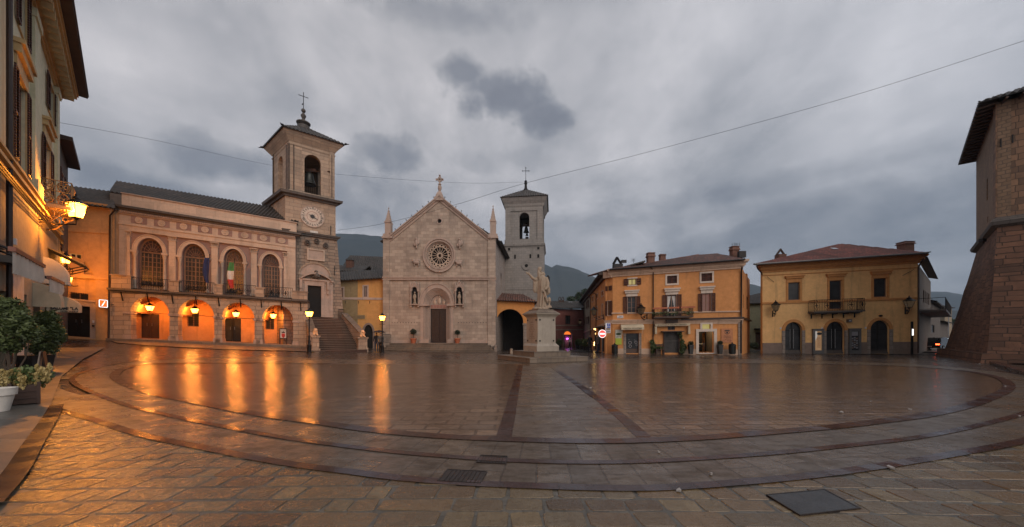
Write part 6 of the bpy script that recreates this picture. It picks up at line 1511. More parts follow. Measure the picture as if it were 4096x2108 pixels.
# saint on the pedestal: robe lofted in folds, arms and head, fused into one carved body
def statue():
    m = MB(); bx, by, bz_ = .0, 0.0, 0.0
    prof = [(0,.40,.36,-.02),(.12,.36,.32,-.01),(.5,.315,.27,.0),(.9,.30,.26,.0),(1.25,.305,.26,.0),(1.5,.32,.27,.0),(1.8,.32,.25,.01),(2.0,.29,.21,.01),(2.12,.20,.16,.0),(2.20,.10,.10,-.03),(2.27,.06,.06,-.03)]
    rings = []; n = 40
    for z, rx, ry, cx in prof:
        ring = []
        for j in range(n):
            a = 2*math.pi*j/n; fold = 1+(.09*math.sin(7*a+z*1.5)+.05*math.sin(13*a-z*2))*max(0, 1-z/2.1)
            m.V.append(Vector((cx+rx*fold*math.cos(a), ry*fold*math.sin(a), z))); ring.append(len(m.V)-1)
        rings.append(ring)
    for A_, B_ in zip(rings, rings[1:]):
        for j in range(n): m.F.append((A_[j], A_[(j+1)%n], B_[(j+1)%n], B_[j]))
    m.F += [tuple(rings[0][::-1]), tuple(rings[-1])]
    # head, beard, hood
    hx, hz = -.15, 2.52
    m.ell((hx, -.08, hz+.02), (.13,.155,.18)); m.tube([(hx+.02,0,2.2),(hx,-.03,2.42)], .09, 8); m.ell((hx+.01, -.03, hz+.10), (.15,.165,.12)); m.ell((hx-.10,-.14,hz-.01), (.035,.045,.035)); m.ell((hx-.12,-.12,hz-.03), .03)
    m.tube([(hx-.06,-.13,hz-.08),(hx-.05,-.20,hz-.25),(hx-.03,-.22,hz-.5),(hx-.02,-.2,hz-.68)], [.085,.10,.075,.02], 8)
    m.tube([(hx+.10,.02,hz-.18),(hx+.24,.08,hz-.20),(hx+.32,.10,hz-.34)], [.09,.10,.09], 8); m.tube([(hx-.10,-.08,hz-.26),(hx-.02,-.17,hz-.33),(hx+.16,-.08,hz-.28),(hx+.26,.05,hz-.2)], .07, 8)
    # raised right arm (to the picture's left) with a wide hanging sleeve
    m.tube([(-.20,-.02,2.02),(-.42,-.12,1.86),(-.60,-.18,1.98),(-.80,-.22,2.20)], [.15,.13,.10,.065], 10)
    m.tube([(-.30,-.04,1.96),(-.42,-.1,1.6),(-.50,-.12,1.2),(-.46,-.12,1.02)], [.12,.11,.10,.05], 8); m.tube([(-.48,-.1,1.92),(-.50,-.12,1.6),(-.50,-.13,1.25),(-.49,-.12,1.05)], [.08,.08,.07,.04], 8); m.tube([(-.25,0,1.8),(-.34,-.05,1.4),(-.33,-.05,1.0)], [.13,.11,.06], 8)
    m.ell((-.86,-.24,2.26), (.085,.055,.085))
    for k, (dx, dz, ln) in enumerate(((-.15,.13,.0),(-.17,.07,.0),(-.17,.02,.0),(-.14,-.03,.0))): m.tube([(-.88,-.24,2.27-.03*k+.04),(-.86+dx*.7,-.26,2.27+dz*.6),(-.86+dx,-.27,2.27+dz)], [.026,.022,.016], 6)
    m.tube([(-.84,-.24,2.31),(-.82,-.27,2.39),(-.80,-.28,2.44)], [.028,.024,.018], 6)
    # left arm down, holding the cloth
    m.tube([(.24,0,2.0),(.36,-.05,1.65),(.36,-.14,1.35),(.20,-.30,1.18)], [.15,.15,.13,.09], 10); m.tube([(.30,-.02,1.6),(.42,-.04,1.2),(.44,-.06,1.0),(.34,-.08,.86)], [.14,.14,.11,.05], 8)
    m.ell((.13,-.34,1.14), (.07,.06,.06))
    for k in range(4): m.tube([(.12,-.36,1.16-.03*k),(.06,-.40,1.13-.035*k),(.08,-.38,1.08-.03*k)], [.022,.02,.016], 6)
    m.tube([(.15,-.34,1.18),(.09,-.38,1.2)], [.022,.016], 6)
    m.tube([(.16,-.32,1.1),(.24,-.30,.8),(.34,-.24,.45),(.36,-.2,.3)], [.05,.08,.08,.03], 8); m.tube([(.0,-.26,1.9),(-.02,-.31,1.5),(-.04,-.30,.9),(-.10,-.34,.1)], [.03,.04,.05,.06], 6); m.tube([(.14,-.25,1.0),(.10,-.33,.5),(.06,-.36,.05)], [.05,.05,.06], 6)
    return m
sm = statue(); me = fuse(sm, .022, 2); me.materials.append(M['stone_statue']); so = bpy.data.objects.new('statue', me); COL.objects.link(so); so.location = (MC.x+.07, MC.y, 3.40); so.rotation_euler = (0,0,R(-8)); so.scale = (1,1,1.0)
tag(so, 'weathered statue of a bearded robed monk with one arm raised, on the pedestal', 'statue')
mt = empty('carved_books_and_mitre', (MC.x+.45, MC.y-.22, 3.42), 'carved stone mitre standing on books at the feet of the monk statue', 'carving'); m = MB(); m.box(-.26,.22,-.14,.14,0,.07); m.box(-.22,.20,-.15,.12,.07,.13); m.build('book', M['book_stone'], mt, local=True)
m = MB(); m.lathe((.07,0,.12), [(.10,0),(.07,.06),(.06,.14),(.09,.26),(.13,.30),(.13,.33),(.11,.34),(.12,.42),(.09,.52),(.04,.57)], 14); m.build('mitre', M['stone_statue'], mt, local=True, smooth=40)
# ================================================================== street behind: red house, trees, row of houses
RF = Facade.pts((pt(2110,0,51).x, 51), (pt(2335,0,55).x, 55)); rz = lambda x, y: RF.zw(x, y)
rh = empty('red_house', RF.W(0,0,0), 'dark red house with a lit arched shop door at the end of the lane', 'house'); hs = []
zt_ = rz(2250, 1236)
def fwin(Fx, par, x0, x1, y0, y1, hs, **k): return window(Fx, par, x0, x1, y0, y1, hs, **k)
window(RF, rh, 2261,2281,1262,1296, hs, surround='plaster_red', sur=.1, frame='iron', nv=1, nh=1); window(RF, rh, 2190,2208,1262,1296, hs, surround='plaster_red', sur=.1, frame='iron', nv=1, nh=1)
da = archp(RF.u(2255), RF.u(2286), -.5, rz(2270,1339), rz(2270,1325), 14); m = MB(RF); m.wall(rectp(0, RF.L, -1, zt_), hs+[da], 0, .35); m.build('wall', M['plaster_red'], rh)
m = MB(RF); a, b = RF.u(2255), RF.u(2286); m.band(upath(a-.2,b+.2,-.5,rz(2270,1339),rz(2270,1325)+.2), upath(a,b,-.5,rz(2270,1339),rz(2270,1325)), 0, .07); m.build('door_surround', M['plaster_plinth'], rh)
m = MB(RF); m.sheet(arcpts(a, b, rz(2270,1338), rz(2270,1325), 12), -.2); m.build('fanlight', M['fanlight_glow'], rh)
m = MB(RF); m.box(a, b, -.5, -.45, -.5, rz(2270,1342)); m.build('shop_interior', M['room_glow'], rh); m = MB(RF); m.box(a, b, -.3, -.2, rz(2270,1342), rz(2270,1339)); m.box((a+b)/2-.5, (a+b)/2-.4, -.3, -.2, -.5, rz(2270,1342)); m.build('door_frame', M['wood_dark'], rh)
for y_ in (1299, 1316): trim(RF, rh, 'string_course', 'plaster_plinth', 2125, y_+1, 2330, y_, .18, 0, .07)
body(RF, rh, 0, RF.L, -1, zt_, 6, 'plaster_red', 'rear_body')
m = MB(); tile_roof(m, [above(RF,2105,1232,.5), above(RF,2340,1232,.5), above(RF,2345,1205,-4), above(RF,2100,1205,-4)], .3); rr = m.build('roof', M['tile_grey'], rh, recalc=False)
def slopepatch(P, par, nm, mat, x0, x1, y0, y1, Y):
    pass
for x0, x1, y in ((2205,2227,1225),(2274,2292,1212.5)):
    m = MB(); z = RF.W(0,0,0); p0, p1 = above(RF, x0, y+2.5, -1.6 if y > 1220 else -3), above(RF, x1, y+2.5, -1.6 if y > 1220 else -3); up = Vector((0,.5,.28)); i = [m.p(*q) for q in (p0+Vector((0,0,.12)), p1+Vector((0,0,.12)), p1+up+Vector((0,0,.12)), p0+up+Vector((0,0,.12)))]; m.F.append(tuple(i)); m.build('skylight', M['steel'], rr)
for x in (2239, 2251):
    p = above(RF, x, 1210, -3.4); m = MB(); m.box(p.x-.2, p.x+.2, p.y-.2, p.y+.2, p.z-.6, p.z+.4); m.tube([p+Vector((-.22,0,.4)), p+Vector((-.12,0,.8)), p+Vector((0,0,.92)), p+Vector((.12,0,.8)), p+Vector((.22,0,.4))], .06, 6); m.build('chimney', M['cowl'], rr)
nsg = empty('neon_sign', above(RF, 2273, 1356, .1), 'small glowing violet sign with a white upright tube in the lit shop door', 'sign'); m = MB(RF); z = rz(2273,1355); u = RF.u(2273); m.box(u-.35, u+.35, .04, .1, z-.08, z+.10); m.build('glow_panel', M['purple_light'], nsg); m = MB(RF); u = RF.u(2275.5); m.box(u-.05, u+.05, .04, .1, rz(2275,1371), rz(2275,1359)); m.build('glow_tube', M['white_strip'], nsg)
def wall_lantern(p, facing, size, label, lit=False, power=60, arm=.55, group='wall lanterns on the houses'):
    """bracket lantern; p is the wall point at the bracket, facing = angle of the wall normal"""
    e = empty('wall_lantern', p, label, 'lantern', group, facing); m = MB(); s = size; m.tube([(0,0,-.25*s),(0,0,.25*s)], .035*s, 6); m.tube([(0,0,-.12*s),(arm*.5,0,-.22*s),(arm,0,-.02*s),(arm,0,.12*s)], .03*s, 6); m.tube([(0,0,.15*s),(arm*.4,0,.1*s),(arm*.75,0,-.02*s)], .02*s, 6); m.ell((arm*.45,0,-.02*s), .07*s, 6, 5); m.build('bracket', M['iron'], e, local=True)
    h = empty('lantern_head', (arm,0,.2*s), parent=e); lantern_head(h, 0, .44*s, .22*s, .46*s, lit, power)
    # lantern parts hang directly below the thing
    for c in list(h.children):
        c.parent = e; c.location = c.location+h.location
    bpy.data.objects.remove(h); return e
an_ = math.atan2(RF.n.y, RF.n.x); wall_lantern(RF.W(RF.u(2311), .02, rz(2311,1300)), an_, .9, 'dark unlit lantern on the red house, right of its window')

def tree(name, label, base, h, cr, n, size, seed, blobs=None, mat='leaf_far', group=None):
    e = empty(name, base, label, 'tree', group); m = MB(); th_ = h-cr*1.2
    m.tube([(0,0,-.3),(.05,0,th_*.5),(-.05,.05,th_),(0,0,h-cr*.6)], [.05*h**.8,.04*h**.8,.03*h**.8,.01], 8); rnd = random.Random(seed)
    for k in range(5): a = rnd.uniform(0, 6.28); m.tube([(0,0,th_*.8),(math.cos(a)*cr*.4,math.sin(a)*cr*.4,th_+cr*.3),(math.cos(a)*cr*.7,math.sin(a)*cr*.7,th_+cr*.8)], [.02*h**.8,.015*h**.8,.01], 5)
    m.build('trunk', M['bark'], e, local=True)
    bl = blobs or [((rnd.uniform(-.55,.55)*cr, rnd.uniform(-.5,.5)*cr, h-cr+rnd.uniform(-.5,.5)*cr), (cr*rnd.uniform(.35,.55),)*2+(cr*rnd.uniform(.3,.45),), 1) for _ in range(9)]
    foliage('crown', mat, e, bl, n, size, seed, local=True)
    return e
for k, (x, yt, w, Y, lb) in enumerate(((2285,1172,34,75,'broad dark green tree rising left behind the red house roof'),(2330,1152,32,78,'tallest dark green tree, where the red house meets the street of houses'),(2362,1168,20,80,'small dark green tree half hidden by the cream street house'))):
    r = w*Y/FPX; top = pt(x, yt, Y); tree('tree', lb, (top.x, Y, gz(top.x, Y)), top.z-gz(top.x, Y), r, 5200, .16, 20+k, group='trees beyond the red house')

# ---- receding row on the right of the lane
RW = Facade(2327, 60, 2422, 31.8, ((2327,1212),(2422,1100)), ((2327,1386),(2422,1413)))
def rowhouse(name, label, x0, x1, wallm, wins, extra=None):
    e = empty(name, RW.W(RW.u(x0),0,0), label, 'house'); hs = []; ua, ub_ = RW.u(x0), RW.u(x1); ua, ub_ = min(ua,ub_), max(ua,ub_)
    for w in wins: window(RW, e, *w[:4], hs, frame='window_frame', nv=1, nh=1, shut=w[4] if len(w) > 4 else None, surround='plaster_orange_trim' if 'orange' in wallm else 'plaster_cream', sur=.1)
    m = MB(RW); m.wall(rectp(ua, ub_, -.4, RW.H), hs, 0, .3); m.build('wall', M[wallm], e); body(RW, e, ua, ub_, -.4, RW.H, 6, wallm, 'rear_body'); return e
g1 = rowhouse('street_house', 'cream house with dark shutters, farthest in the row along the lane', 2327, 2360, 'plaster_cream', [(2331,2336,1215,1242,'open'),(2348,2353,1204,1232,'open'),(2331,2336,1272,1300,'open'),(2348,2354,1268,1296,'open')])
g2 = rowhouse('street_house', 'orange house with narrow windows and a lit shop, middle of the row along the lane', 2360.5, 2422, 'plaster_orange', [(2368.5,2374,1188,1206),(2386,2392,1178,1194),(2407,2414,1166,1183),(2369,2373.5,1236,1276),(2385,2391,1228,1276),(2408,2413,1218,1268)])
for e, x0, x1 in ((g1,2327,2360),(g2,2360.5,2422)):
    m = MB(RW); a, b = RW.u(x0), RW.u(x1); m.box(min(a,b), max(a,b), 0, .55, RW.H+.02, RW.H+.14); m.box(min(a,b), max(a,b), 0, .22, RW.H-.35, RW.H+.02); m.build('eave', M['eave_wood'], e)
    P = [RW.W(a, .6, RW.H+.14), RW.W(b, .6, RW.H+.14), RW.W(b, -3.5, RW.H+1.3), RW.W(a, -3.5, RW.H+1.3)]; m = MB(); tile_roof(m, P, .3); m.build('roof', M['tile_grey'], e, recalc=False)
    for yy, hh in ((1283,.2),): trim(RW, e, 'string_course', 'plaster_orange_trim', x0, 1331-(x0-2327)*.42, x1, 1331-(x1-2327)*.42, .2, 0, .1)
for x, lit in ((2383,True),(2399,False),(2413,False)):
    m = MB(RW); a, b = RW.u(x-3.5), RW.u(x+3.5); zz = RW.z(x, 1326); m.prism(archp(min(a,b), max(a,b), .1, zz, zz+.5, 10), .0, .03); sd = m.build('shop_opening', M['dark_void'], g2)
for x, y, s in ((2386,1317,.10),(2387.5,1335,.10),(2381,1316,.07),(2381.5,1371,.09),(2381,1379,.09),(2404,1338,.06)):
    m = MB(); m.ell(RW.W(RW.u(x), .12, RW.z(x,y)), (s*.5,s*.5,s*1.4), 6, 5); m.build('shop_lamp', M['shop_light'], g2)
m = MB(RW); a, b = RW.u(2392), RW.u(2424); m.box(a, b, .0, .35, RW.z(2410,1310), RW.z(2410,1310)+.12); m.build('shop_cornice', M['wood_dark'], g2)
pipe(RW, g2, [(2372,1172,.5),(2384,1176,.12),(2384,1300,.12),(2384,1395,.12)], .05); pipe(RW, g1, [(2352,1182,.5),(2361,1190,.12),(2361,1395,.12)], .05)

# ================================================================== orange corner house
O = Facade(2451, 31.3, 2965.5, 29.5, ((2451,1108),(2965,1074)), ((2451,1415.6),(2965,1415.6)))
K2 = Facade.flat(2422, 31.9, 2451, 31.3)
oh = empty('orange_house', O.W(0,0,0), 'three-storey orange corner house with shops, balcony and brown shutters', 'house'); hs = []
hood = lambda a, b: ('plaster_white', a, b, .28)
window(O, oh, 2513,2545,1115,1140, hs, nv=1, nh=0, shut='open', sw=O.u(2532)-O.u(2513.5), surround='plaster_white', sur=.10, glass='window_glow')
window(O, oh, 2668,2708,1103,1134, hs, nv=0, nh=0, shut='closed', surround='plaster_white', sur=.14)
window(O, oh, 2805,2848,1093,1125, hs, nv=0, nh=0, shut='closed', surround='plaster_white', sur=.14)
window(O, oh, 2509.5,2543.5,1186,1253, hs, nv=1, nh=2, shut='open', surround='plaster_white', sur=.05, hood=hood(1161,1173))
window(O, oh, 2668,2706,1179,1270, hs, nv=1, nh=0, shut='open', surround='plaster_white', sur=.05, hood=hood(1153,1167), curtain=True)
window(O, oh, 2809,2843,1173.5,1246, hs, nv=1, nh=1, shut='open', surround='plaster_white', sur=.05, hood=hood(1146,1159), glass='ember_window')
tr1 = O.rect(2671,2700,1304,1321); tr2 = O.rect(2808,2841,1297,1318.5); d1 = O.rect(2504,2555,1333,1413); d2 = O.rect(2657,2715,1328,1411); d3 = O.rect(2794,2855,1326.5,1411)
for r_ in (tr1, tr2, d1, d2, d3): hs.append(rectp(*r_))
m = MB(O); m.wall(rectp(0, O.L, -.3, O.H), hs, 0, .3); m.build('wall', M['plaster_orange'], oh)
# rear body with a hollow shop behind door 3
a3, b3 = d3[0]-.5, d3[1]+.5; zz = 3.1
for (p0, p1, q0, q1) in ((0, a3, -.3, O.H), (b3, O.L, -.3, O.H), (a3, b3, zz, O.H)):
    m = MB(O); m.box(p0+.002, p1-.002, -.33, -8, q0, q1); m.build('rear_body', M['plaster_grey'], oh)
m = MB(O); m.box(a3, b3, -3.6, -3.5, 0, zz); m.build('shop_back_wall', M['plaster_ochre'], oh)
m = MB(O); m.box(a3, b3, -3.5, -.3, -.1, .08); m.build('shop_floor', M['shop_floor'], oh)
for dd, zt2, w_ in ((-2.6, 2.6, .5),): m = MB(O); m.box(b3-1.0, b3-.55, -3.4, -2.6, .08, 2.7); m.build('shop_cabinet', M['dark_void'], oh)
m = MB(O); m.box(a3+.62, a3+.80, -3.3, -3.15, 2.0, 2.75); m.build('shop_lamp', M['shop_light'], oh)
m = MB(O); m.box(a3+.66, a3+.70, -1.5, -1.46, .7, 1.9); m.build('shop_lamp', M['white_strip'], oh)
ld = bpy.data.lights.new('shop_bulb', 'POINT'); ld.energy = 75; ld.color = (1,.66,.30); ld.shadow_soft_size = .15; lo = bpy.data.objects.new('shop_bulb', ld); COL.objects.link(lo); lo.location = O.W((a3+b3)/2-.1, -1.9, 2.6)
tb_ = empty('cafe_table', O.W((d3[0]+d3[1])/2, -1.6, .08), 'small pale table seen through the lit shop door', 'table'); m = MB(O); c = (d3[0]+d3[1])/2; m.box(c-.35, c+.35, -1.9, -1.3, .78, .82); m.build('table_top', M['banner_white'], tb_); 
for sx in (-.3,.3):
    m = MB(); m.tube([O.W(c+sx, -1.35, .08), O.W(c+sx, -1.35, .78)], .02, 5); m.build('leg', M['steel'], tb_)
cu_ = c+.1; ch_ = empty('cafe_chair', O.W(c+.05, -2.3, .08), 'wooden chair behind the small table in the lit shop', 'chair'); m = MB(O); m.box(c-.2, c+.25, -2.5, -2.1, .5, .54); m.build('seat', M['wood_red'], ch_); m = MB(O); m.box(c-.2, c+.25, -2.52, -2.48, .54, 1.0); m.build('backrest', M['sign_wood'], ch_)
# storeys: cornices and bands
m = MB(O)
for z0, z1, d in ((0,.16,.10),(.16,.24,.18),(.24,.42,.24),(.42,.50,.34),(.50,.66,.42)): m.box(-.3-d*.5, O.L+.0+d, -.2, d, O.H+z0, O.H+z1)
m.build('cornice', M['plaster_orange_trim'], oh)
trim(O, oh, 'string_course', 'plaster_orange_trim', 2446, 1250.5, 2966, 1242.5, .11, 0, .08); trim(O, oh, 'string_course', 'plaster_orange_trim', 2446, 1279, 2970, 1276, .38, 0, .20, ((0,.25,1),(.25,.55,.65),(.55,1,.3)))
m = MB(O); m.box(O.u(2722), O.u(2969), .0, .26, O.z(2850,1278), O.z(2850,1271)); m.build('rain_gutter', M['pipe'], oh)
m = MB(O); m.box(0, d1[0]-.2, 0, .05, -.2, O.z(2470,1394)); m.box(d1[1]+.2, d2[0]-.3, 0, .05, -.2, O.z(2600,1394)); m.box(d2[1]+.2, O.u(2784), 0, .05, -.2, O.z(2760,1396)); m.box(O.u(2866), O.u(2951), 0, .05, -.2, O.z(2900,1398)); m.build('plinth', M['plaster_orange_trim'], oh)
m = MB(O); m.box(O.u(2952), O.u(2965), 0, .09, -.2, O.z(2958,1290)); m.build('quoin', M['stone_quoin'], oh)
m = MB(O); s_ = .22; m.box(d3[0]-s_, d3[0], -.1, .10, 0, d3[3]+s_); m.box(d3[1], d3[1]+s_, -.1, .10, 0, d3[3]+s_); m.box(d3[0], d3[1], -.1, .10, d3[3], d3[3]+s_); m.box(d3[0], d3[1], -.1, .12, 0, d3[2]); m.box(tr2[0]-.16, tr2[0], -.1, .09, tr2[2]-.02, tr2[3]+.14); m.box(tr2[1], tr2[1]+.16, -.1, .09, tr2[2]-.02, tr2[3]+.14); m.box(tr2[0], tr2[1], -.1, .09, tr2[3], tr2[3]+.14); m.build('shop_door_surround', M['plaster_white'], oh)
g = MB(O); g.sheet(rectp(*tr2), -.2); g.build('transom_pane', M['window_glow'], oh)
grille_window(O, oh, tr1, -.15, 2, 1)
# tobacconist: shuttered glass door
m = MB(O); zs = O.z(2530,1395); m.box(d1[0], d1[1], -.2, -.15, d1[2], zs); sh = m.build('door', M['shutter_metal'], oh); m = MB(O); m.box(d1[0], d1[1], -.22, -.16, zs, d1[3]); m.build('glass_panel', M['glass_dark'], sh)
m = MB(O)
for x, y, r in ((2521,1371,.15),(2545,1369,.13),(2522,1385,.13),(2548,1380,.09),(2517,1358,.05),(2540,1360,.04)): m.band(ellp(O.u(x), O.z(x,y), r, r, 14), ellp(O.u(x), O.z(x,y), r*.7, r*.7, 14), -.158, -.15, True)
m.build('door_stickers', M['poster_grey'], sh)
m = MB(O); m.box(d1[0]-.22, d1[0], 0, .06, 0, d1[3]); m.box(d1[1], d1[1]+.22, 0, .06, 0, d1[3]); m.build('door_jamb', M['stone_quoin'], oh)
# cheese shop: barred gate under a plank hood
m = MB(O); m.box(d2[0], d2[1], -.28, -.24, 0, d2[3]); gt = m.build('shop_gate', M['dark_void'], oh); m = MB()
for k in range(13): u = d2[0]+.03+(d2[1]-d2[0]-.06)*k/12; m.tube([O.W(u, -.05, .1), O.W(u, -.05, d2[3])], .022, 5)
m.tube([O.W(d2[0], -.05, 1.1), O.W(d2[1], -.05, 1.1)], .025, 5); m.build('gate_bars', M['lead_grey'], gt)
m = MB(O); m.box(O.u(2643), O.u(2730), 0, .55, O.z(2686,1328), O.z(2686,1324)); m.box(O.u(2653), O.u(2657), 0, .12, 0, O.z(2686,1328)); m.box(O.u(2713), O.u(2718), 0, .12, 0, O.z(2686,1328)); m.build('plank_hood', M['wood_dark'], oh)
m = MB(O); r_ = O.rect(2661,2708,1278,1292); m.box(r_[0], r_[1], .2, .3, r_[2], r_[3]); sb = m.build('wooden_sign', M['wood_dark'], oh)
# awnings: curved cassettes
def awning(F_, par, x0, x1, ytop, ymid, ybot, drop, mat, d=.85, txt=None, end=None):
    u0, u1 = F_.u(x0, d*.5), F_.u(x1, d*.5); xm = (x0+x1)/2; zt_, zm, zb_ = F_.z(xm, ytop), F_.z(xm, ymid, d), F_.z(xm, ybot, d); m = MB(F_); n = 8; prof = [(d*math.sin(math.pi/2*k/n), zt_-(zt_-zm)*(1-math.cos(math.pi/2*k/n))) for k in range(n+1)]+[(d, zb_)]
    ids = [[m.p(u, dd, z) for dd, z in prof] for u in (u0, u1)]
    for j in range(len(prof)-1): m.F.append((ids[0][j], ids[0][j+1], ids[1][j+1], ids[1][j]))
    for sd, u in ((0,u0),(1,u1)):
        w = m.p(u, 0.0, zm-.15); m.F.append(tuple(ids[sd][:n+1])+(w,))
        if drop: m.sheet([(u+ (0 if sd == 0 else -.05), zm), (u+(.14 if sd == 0 else 0), zm), (u+(.16 if sd == 0 else -.08), zm-drop)], d*.5)
    a = m.build('awning', M[mat], par, smooth=60, recalc=False)
    if txt: text(a, txt, F_, u0+(u1-u0)*.08, u1-(u1-u0)*.10, zb_+(zm-zb_)*.2, zb_+(zm-zb_)*.8, d+.012, 'letter_dark')
    return a
awning(O, oh, 2483, 2573, 1297, 1309, 1319, .75, 'cloth_cream', .8, 'TABACCHI - RICEVITORIA')
awning(O, oh, 2619, 2758, 1293, 1295, 1304, .0, 'cloth_cream', .35, 'BOUTIQUE DEL PECORARO')
for x in (2621, 2753):
    m = MB(O); u = O.u(x); m.box(u-.08, u+.08, .05, .3, O.z(x,1336), O.z(x,1304)); m.build('awning_flap', M['cloth_cream'], oh)
# green banner, name plate, board
bn = empty('hanging_banner', O.W(O.u(2474), .05, 0), 'tall yellow-green and white banner beside the tobacconist door', 'banner'); r_ = O.rect(2461.5,2486,1319,1378); m = MB(O); m.box(r_[0], r_[1], .03, .06, r_[2], r_[3]-.75); m.build('lower_panel', M['banner_green'], bn); m = MB(O); m.box(r_[0], r_[1], .03, .06, r_[3]-.75, r_[3]); m.build('upper_panel', M['banner_white'], bn)
m = MB(O); c = (r_[0]+r_[1])/2; m.prism(ellp(c, r_[3]-.38, .22, .11, 16), .06, .07); m.build('emblem', M['leaf_green'], bn); text(bn, 'GRATTA', O, r_[0]+.06, r_[1]-.06, r_[2]+.62, r_[2]+.74, .065, 'letter_dark')
m = MB(O); r_ = O.rect(2468.5,2493,1262,1273); m.box(r_[0], r_[1], 0, .04, r_[2], r_[3]); sn = m.build('street_name_plate', M['white_sign']); tag(sn, 'white street name plate above the green banner on the orange house', 'sign'); text(sn, 'PIAZZA', O, r_[0]+.15, r_[1]-.15, r_[2]+.13, r_[3]-.03, .045, 'letter_dark'); text(sn, 'S. BENEDETTO', O, r_[0]+.05, r_[1]-.05, r_[2]+.03, r_[2]+.11, .045, 'letter_dark')
r_ = O.rect(2884,2930,1314,1370); pn = empty('shop_board', O.W(r_[0], .05, r_[2]), 'brown wooden shop board with a round emblem and four lines of lettering', 'sign'); m = MB(O); m.box(r_[0], r_[1], .03, .07, r_[2], r_[3]); m.build('board', M['sign_wood'], pn); w = r_[1]-r_[0]; h = r_[3]-r_[2]; c = (r_[0]+r_[1])/2
m = MB(O); m.band(ellp(c, r_[3]-h*.30, .19, .13, 20), ellp(c, r_[3]-h*.30, .16, .10, 20), .07, .08, True); m.prism(ellp(c, r_[3]-h*.30, .08, .07, 12), .07, .08); m.sheet([(c-.30, r_[3]-h*.22), (c-.14, r_[3]-h*.10), (c+.14, r_[3]-h*.10), (c+.30, r_[3]-h*.22), (c+.14, r_[3]-h*.17), (c-.14, r_[3]-h*.17)], .078); m.build('emblem', M['letter_black'], pn)
for k, s_ in enumerate(('Gelateria','artigianale','Yogurteria','Vini e distillati')): wd = w*(.30,.32,.33,.40)[k]; z = r_[2]+h*(.47-.115*k); text(pn, s_, O, c-wd, c+wd, z-.045, z+.045, .075, 'letter_dark', bold=.01)
# balcony with flower boxes
r_ = O.rect(2607,2759,1229,1270); u0, u1 = r_[0], r_[1]; zf = O.z(2683,1266,.5); m = MB(O); m.box(u0, u1, .0, .95, zf-.14, zf); bs = m.build('balcony_slab', M['eave_wood'], oh)
railing(O, oh, u0+.03, u1-.03, 0, .92, zf, O.z(2683,1233,.9), 26, name='balcony_railing')
m = MB(O); zr2 = O.z(2683,1233,.9)
for a, b in ((u0-.1,u0+1.05),(u0+1.15,u1-1.15),(u1-1.0,u1+.1)): m.box(a, b, .88, 1.08, zr2-.04, zr2+.10)
m.build('flower_box', M['terracotta'], oh)
fb = [( (O.W(u0+(u1-u0)*f, .8, zf+.25)), (.35,.18,.18), 1) for f in (.06,.18,.34,.55,.82,.93)]
for k_, q_ in enumerate(fb): foliage('balcony_plant', 'leaf_green', oh, [q_], 90, .06, k_)
pipe(O, oh, [(2602,1069,.55),(2613,1080,.1),(2613,1250,.1),(2613,1413,.1)], .05); pipe(O, oh, [(2968,1068,.4),(2966,1082,.1),(2965,1250,.12),(2965,1412,.12)], .06)
# canted corner with its own window, right return wall
kl = K2.L; hs = []
zk = lambda y: K2.zw(2437, y)
window(K2, oh, 2432,2441,1144,1163, hs, nv=0, nh=0, shut='open', sw=.22); window(K2, oh, 2431,2442,1204,1262, hs, nv=1, nh=1, shut='open', sw=.22, surround='plaster_white', sur=.04)
m = MB(K2); m.wall([(0,-.3),(kl,-.3),(kl,zk(1108)),(0,zk(1108)-.2)], hs, 0, .25); m.build('canted_corner_wall', M['plaster_orange'], oh); m = MB(K2); m.box(0, kl, -3, -.26, -.3, zk(1110)-.1); m.build('rear_body', M['plaster_orange'], oh)
m = MB(K2); m.box(-.05, kl, 0, .3, zk(1108)-.1, zk(1085)); m.build('cornice', M['plaster_orange_trim'], oh); m = MB(K2); m.box(-.02, kl, 0, .18, zk(1293), zk(1281)); m.build('string_course', M['plaster_orange_trim'], oh)
OB = O.W(O.L, 0, 0); sr = (pt(2999,0,35.5).x, 35.5); OS = Facade.pts((OB.x, OB.y), sr, (OB.x-3, OB.y+4)); zsr = O.W(O.L,0,O.H).z
hs = []
for x0, x1, y0, y1 in ((2972,2975,1080,1120),(2988,2991,1096,1132),(2972,2975,1178,1232),(2986,2992,1187,1238)): window(OS, oh, x0, x1, y0, y1, hs, nv=0, nh=0, shut='closed')
m = MB(OS); m.wall(rectp(0, OS.L, -.5, zsr), hs, 0, .25); m.build('side_wall', M['plaster_orange'], oh); m = MB(OS); m.box(-.1, OS.L, 0, .2, OS.zw(2975,1278), OS.zw(2975,1272)); m.build('string_course', M['pipe'], oh)
# hipped roof
eL_, eR_ = above(O, 2440, 1076, .62), above(O, 2978, 1036, .62); r1, r2 = above(O, 2800, 1017, -6.2), above(O, 2868, 1014, -6.2)
m = MB(); tile_roof(m, [eL_, eR_, r2, r1]); e3 = Vector((sr[0]+.9, sr[1]+3, eR_.z-.2)); tile_roof(m, [eR_, e3, r2+Vector((0,3,0)), r2]); e4 = RW.W(RW.u(2400), .6, RW.H+.2); tile_roof(m, [Vector((eL_.x-1.2, eL_.y+3.5, eL_.z)), eL_, r1]); m.build('roof', M['tile_mixed'], oh, recalc=False)
m = MB(); m.tube([eL_+Vector((0,-.05,-.05)), eR_+Vector((0,-.05,-.05))], .07, 8); m.tube([eR_, e3], .07, 8); m.build('gutter', M['iron'], oh)
m = MB(); i = [m.p(*q) for q in (eR_+Vector((0,0,-.1)), e3+Vector((0,0,-.1)), Vector((sr[0]-.1, sr[1]+3, e3.z-.35)), OB+Vector((0,0,eR_.z-.35-OB.z)))]; m.F.append(tuple(i)); m.build('eave', M['eave_wood'], oh)
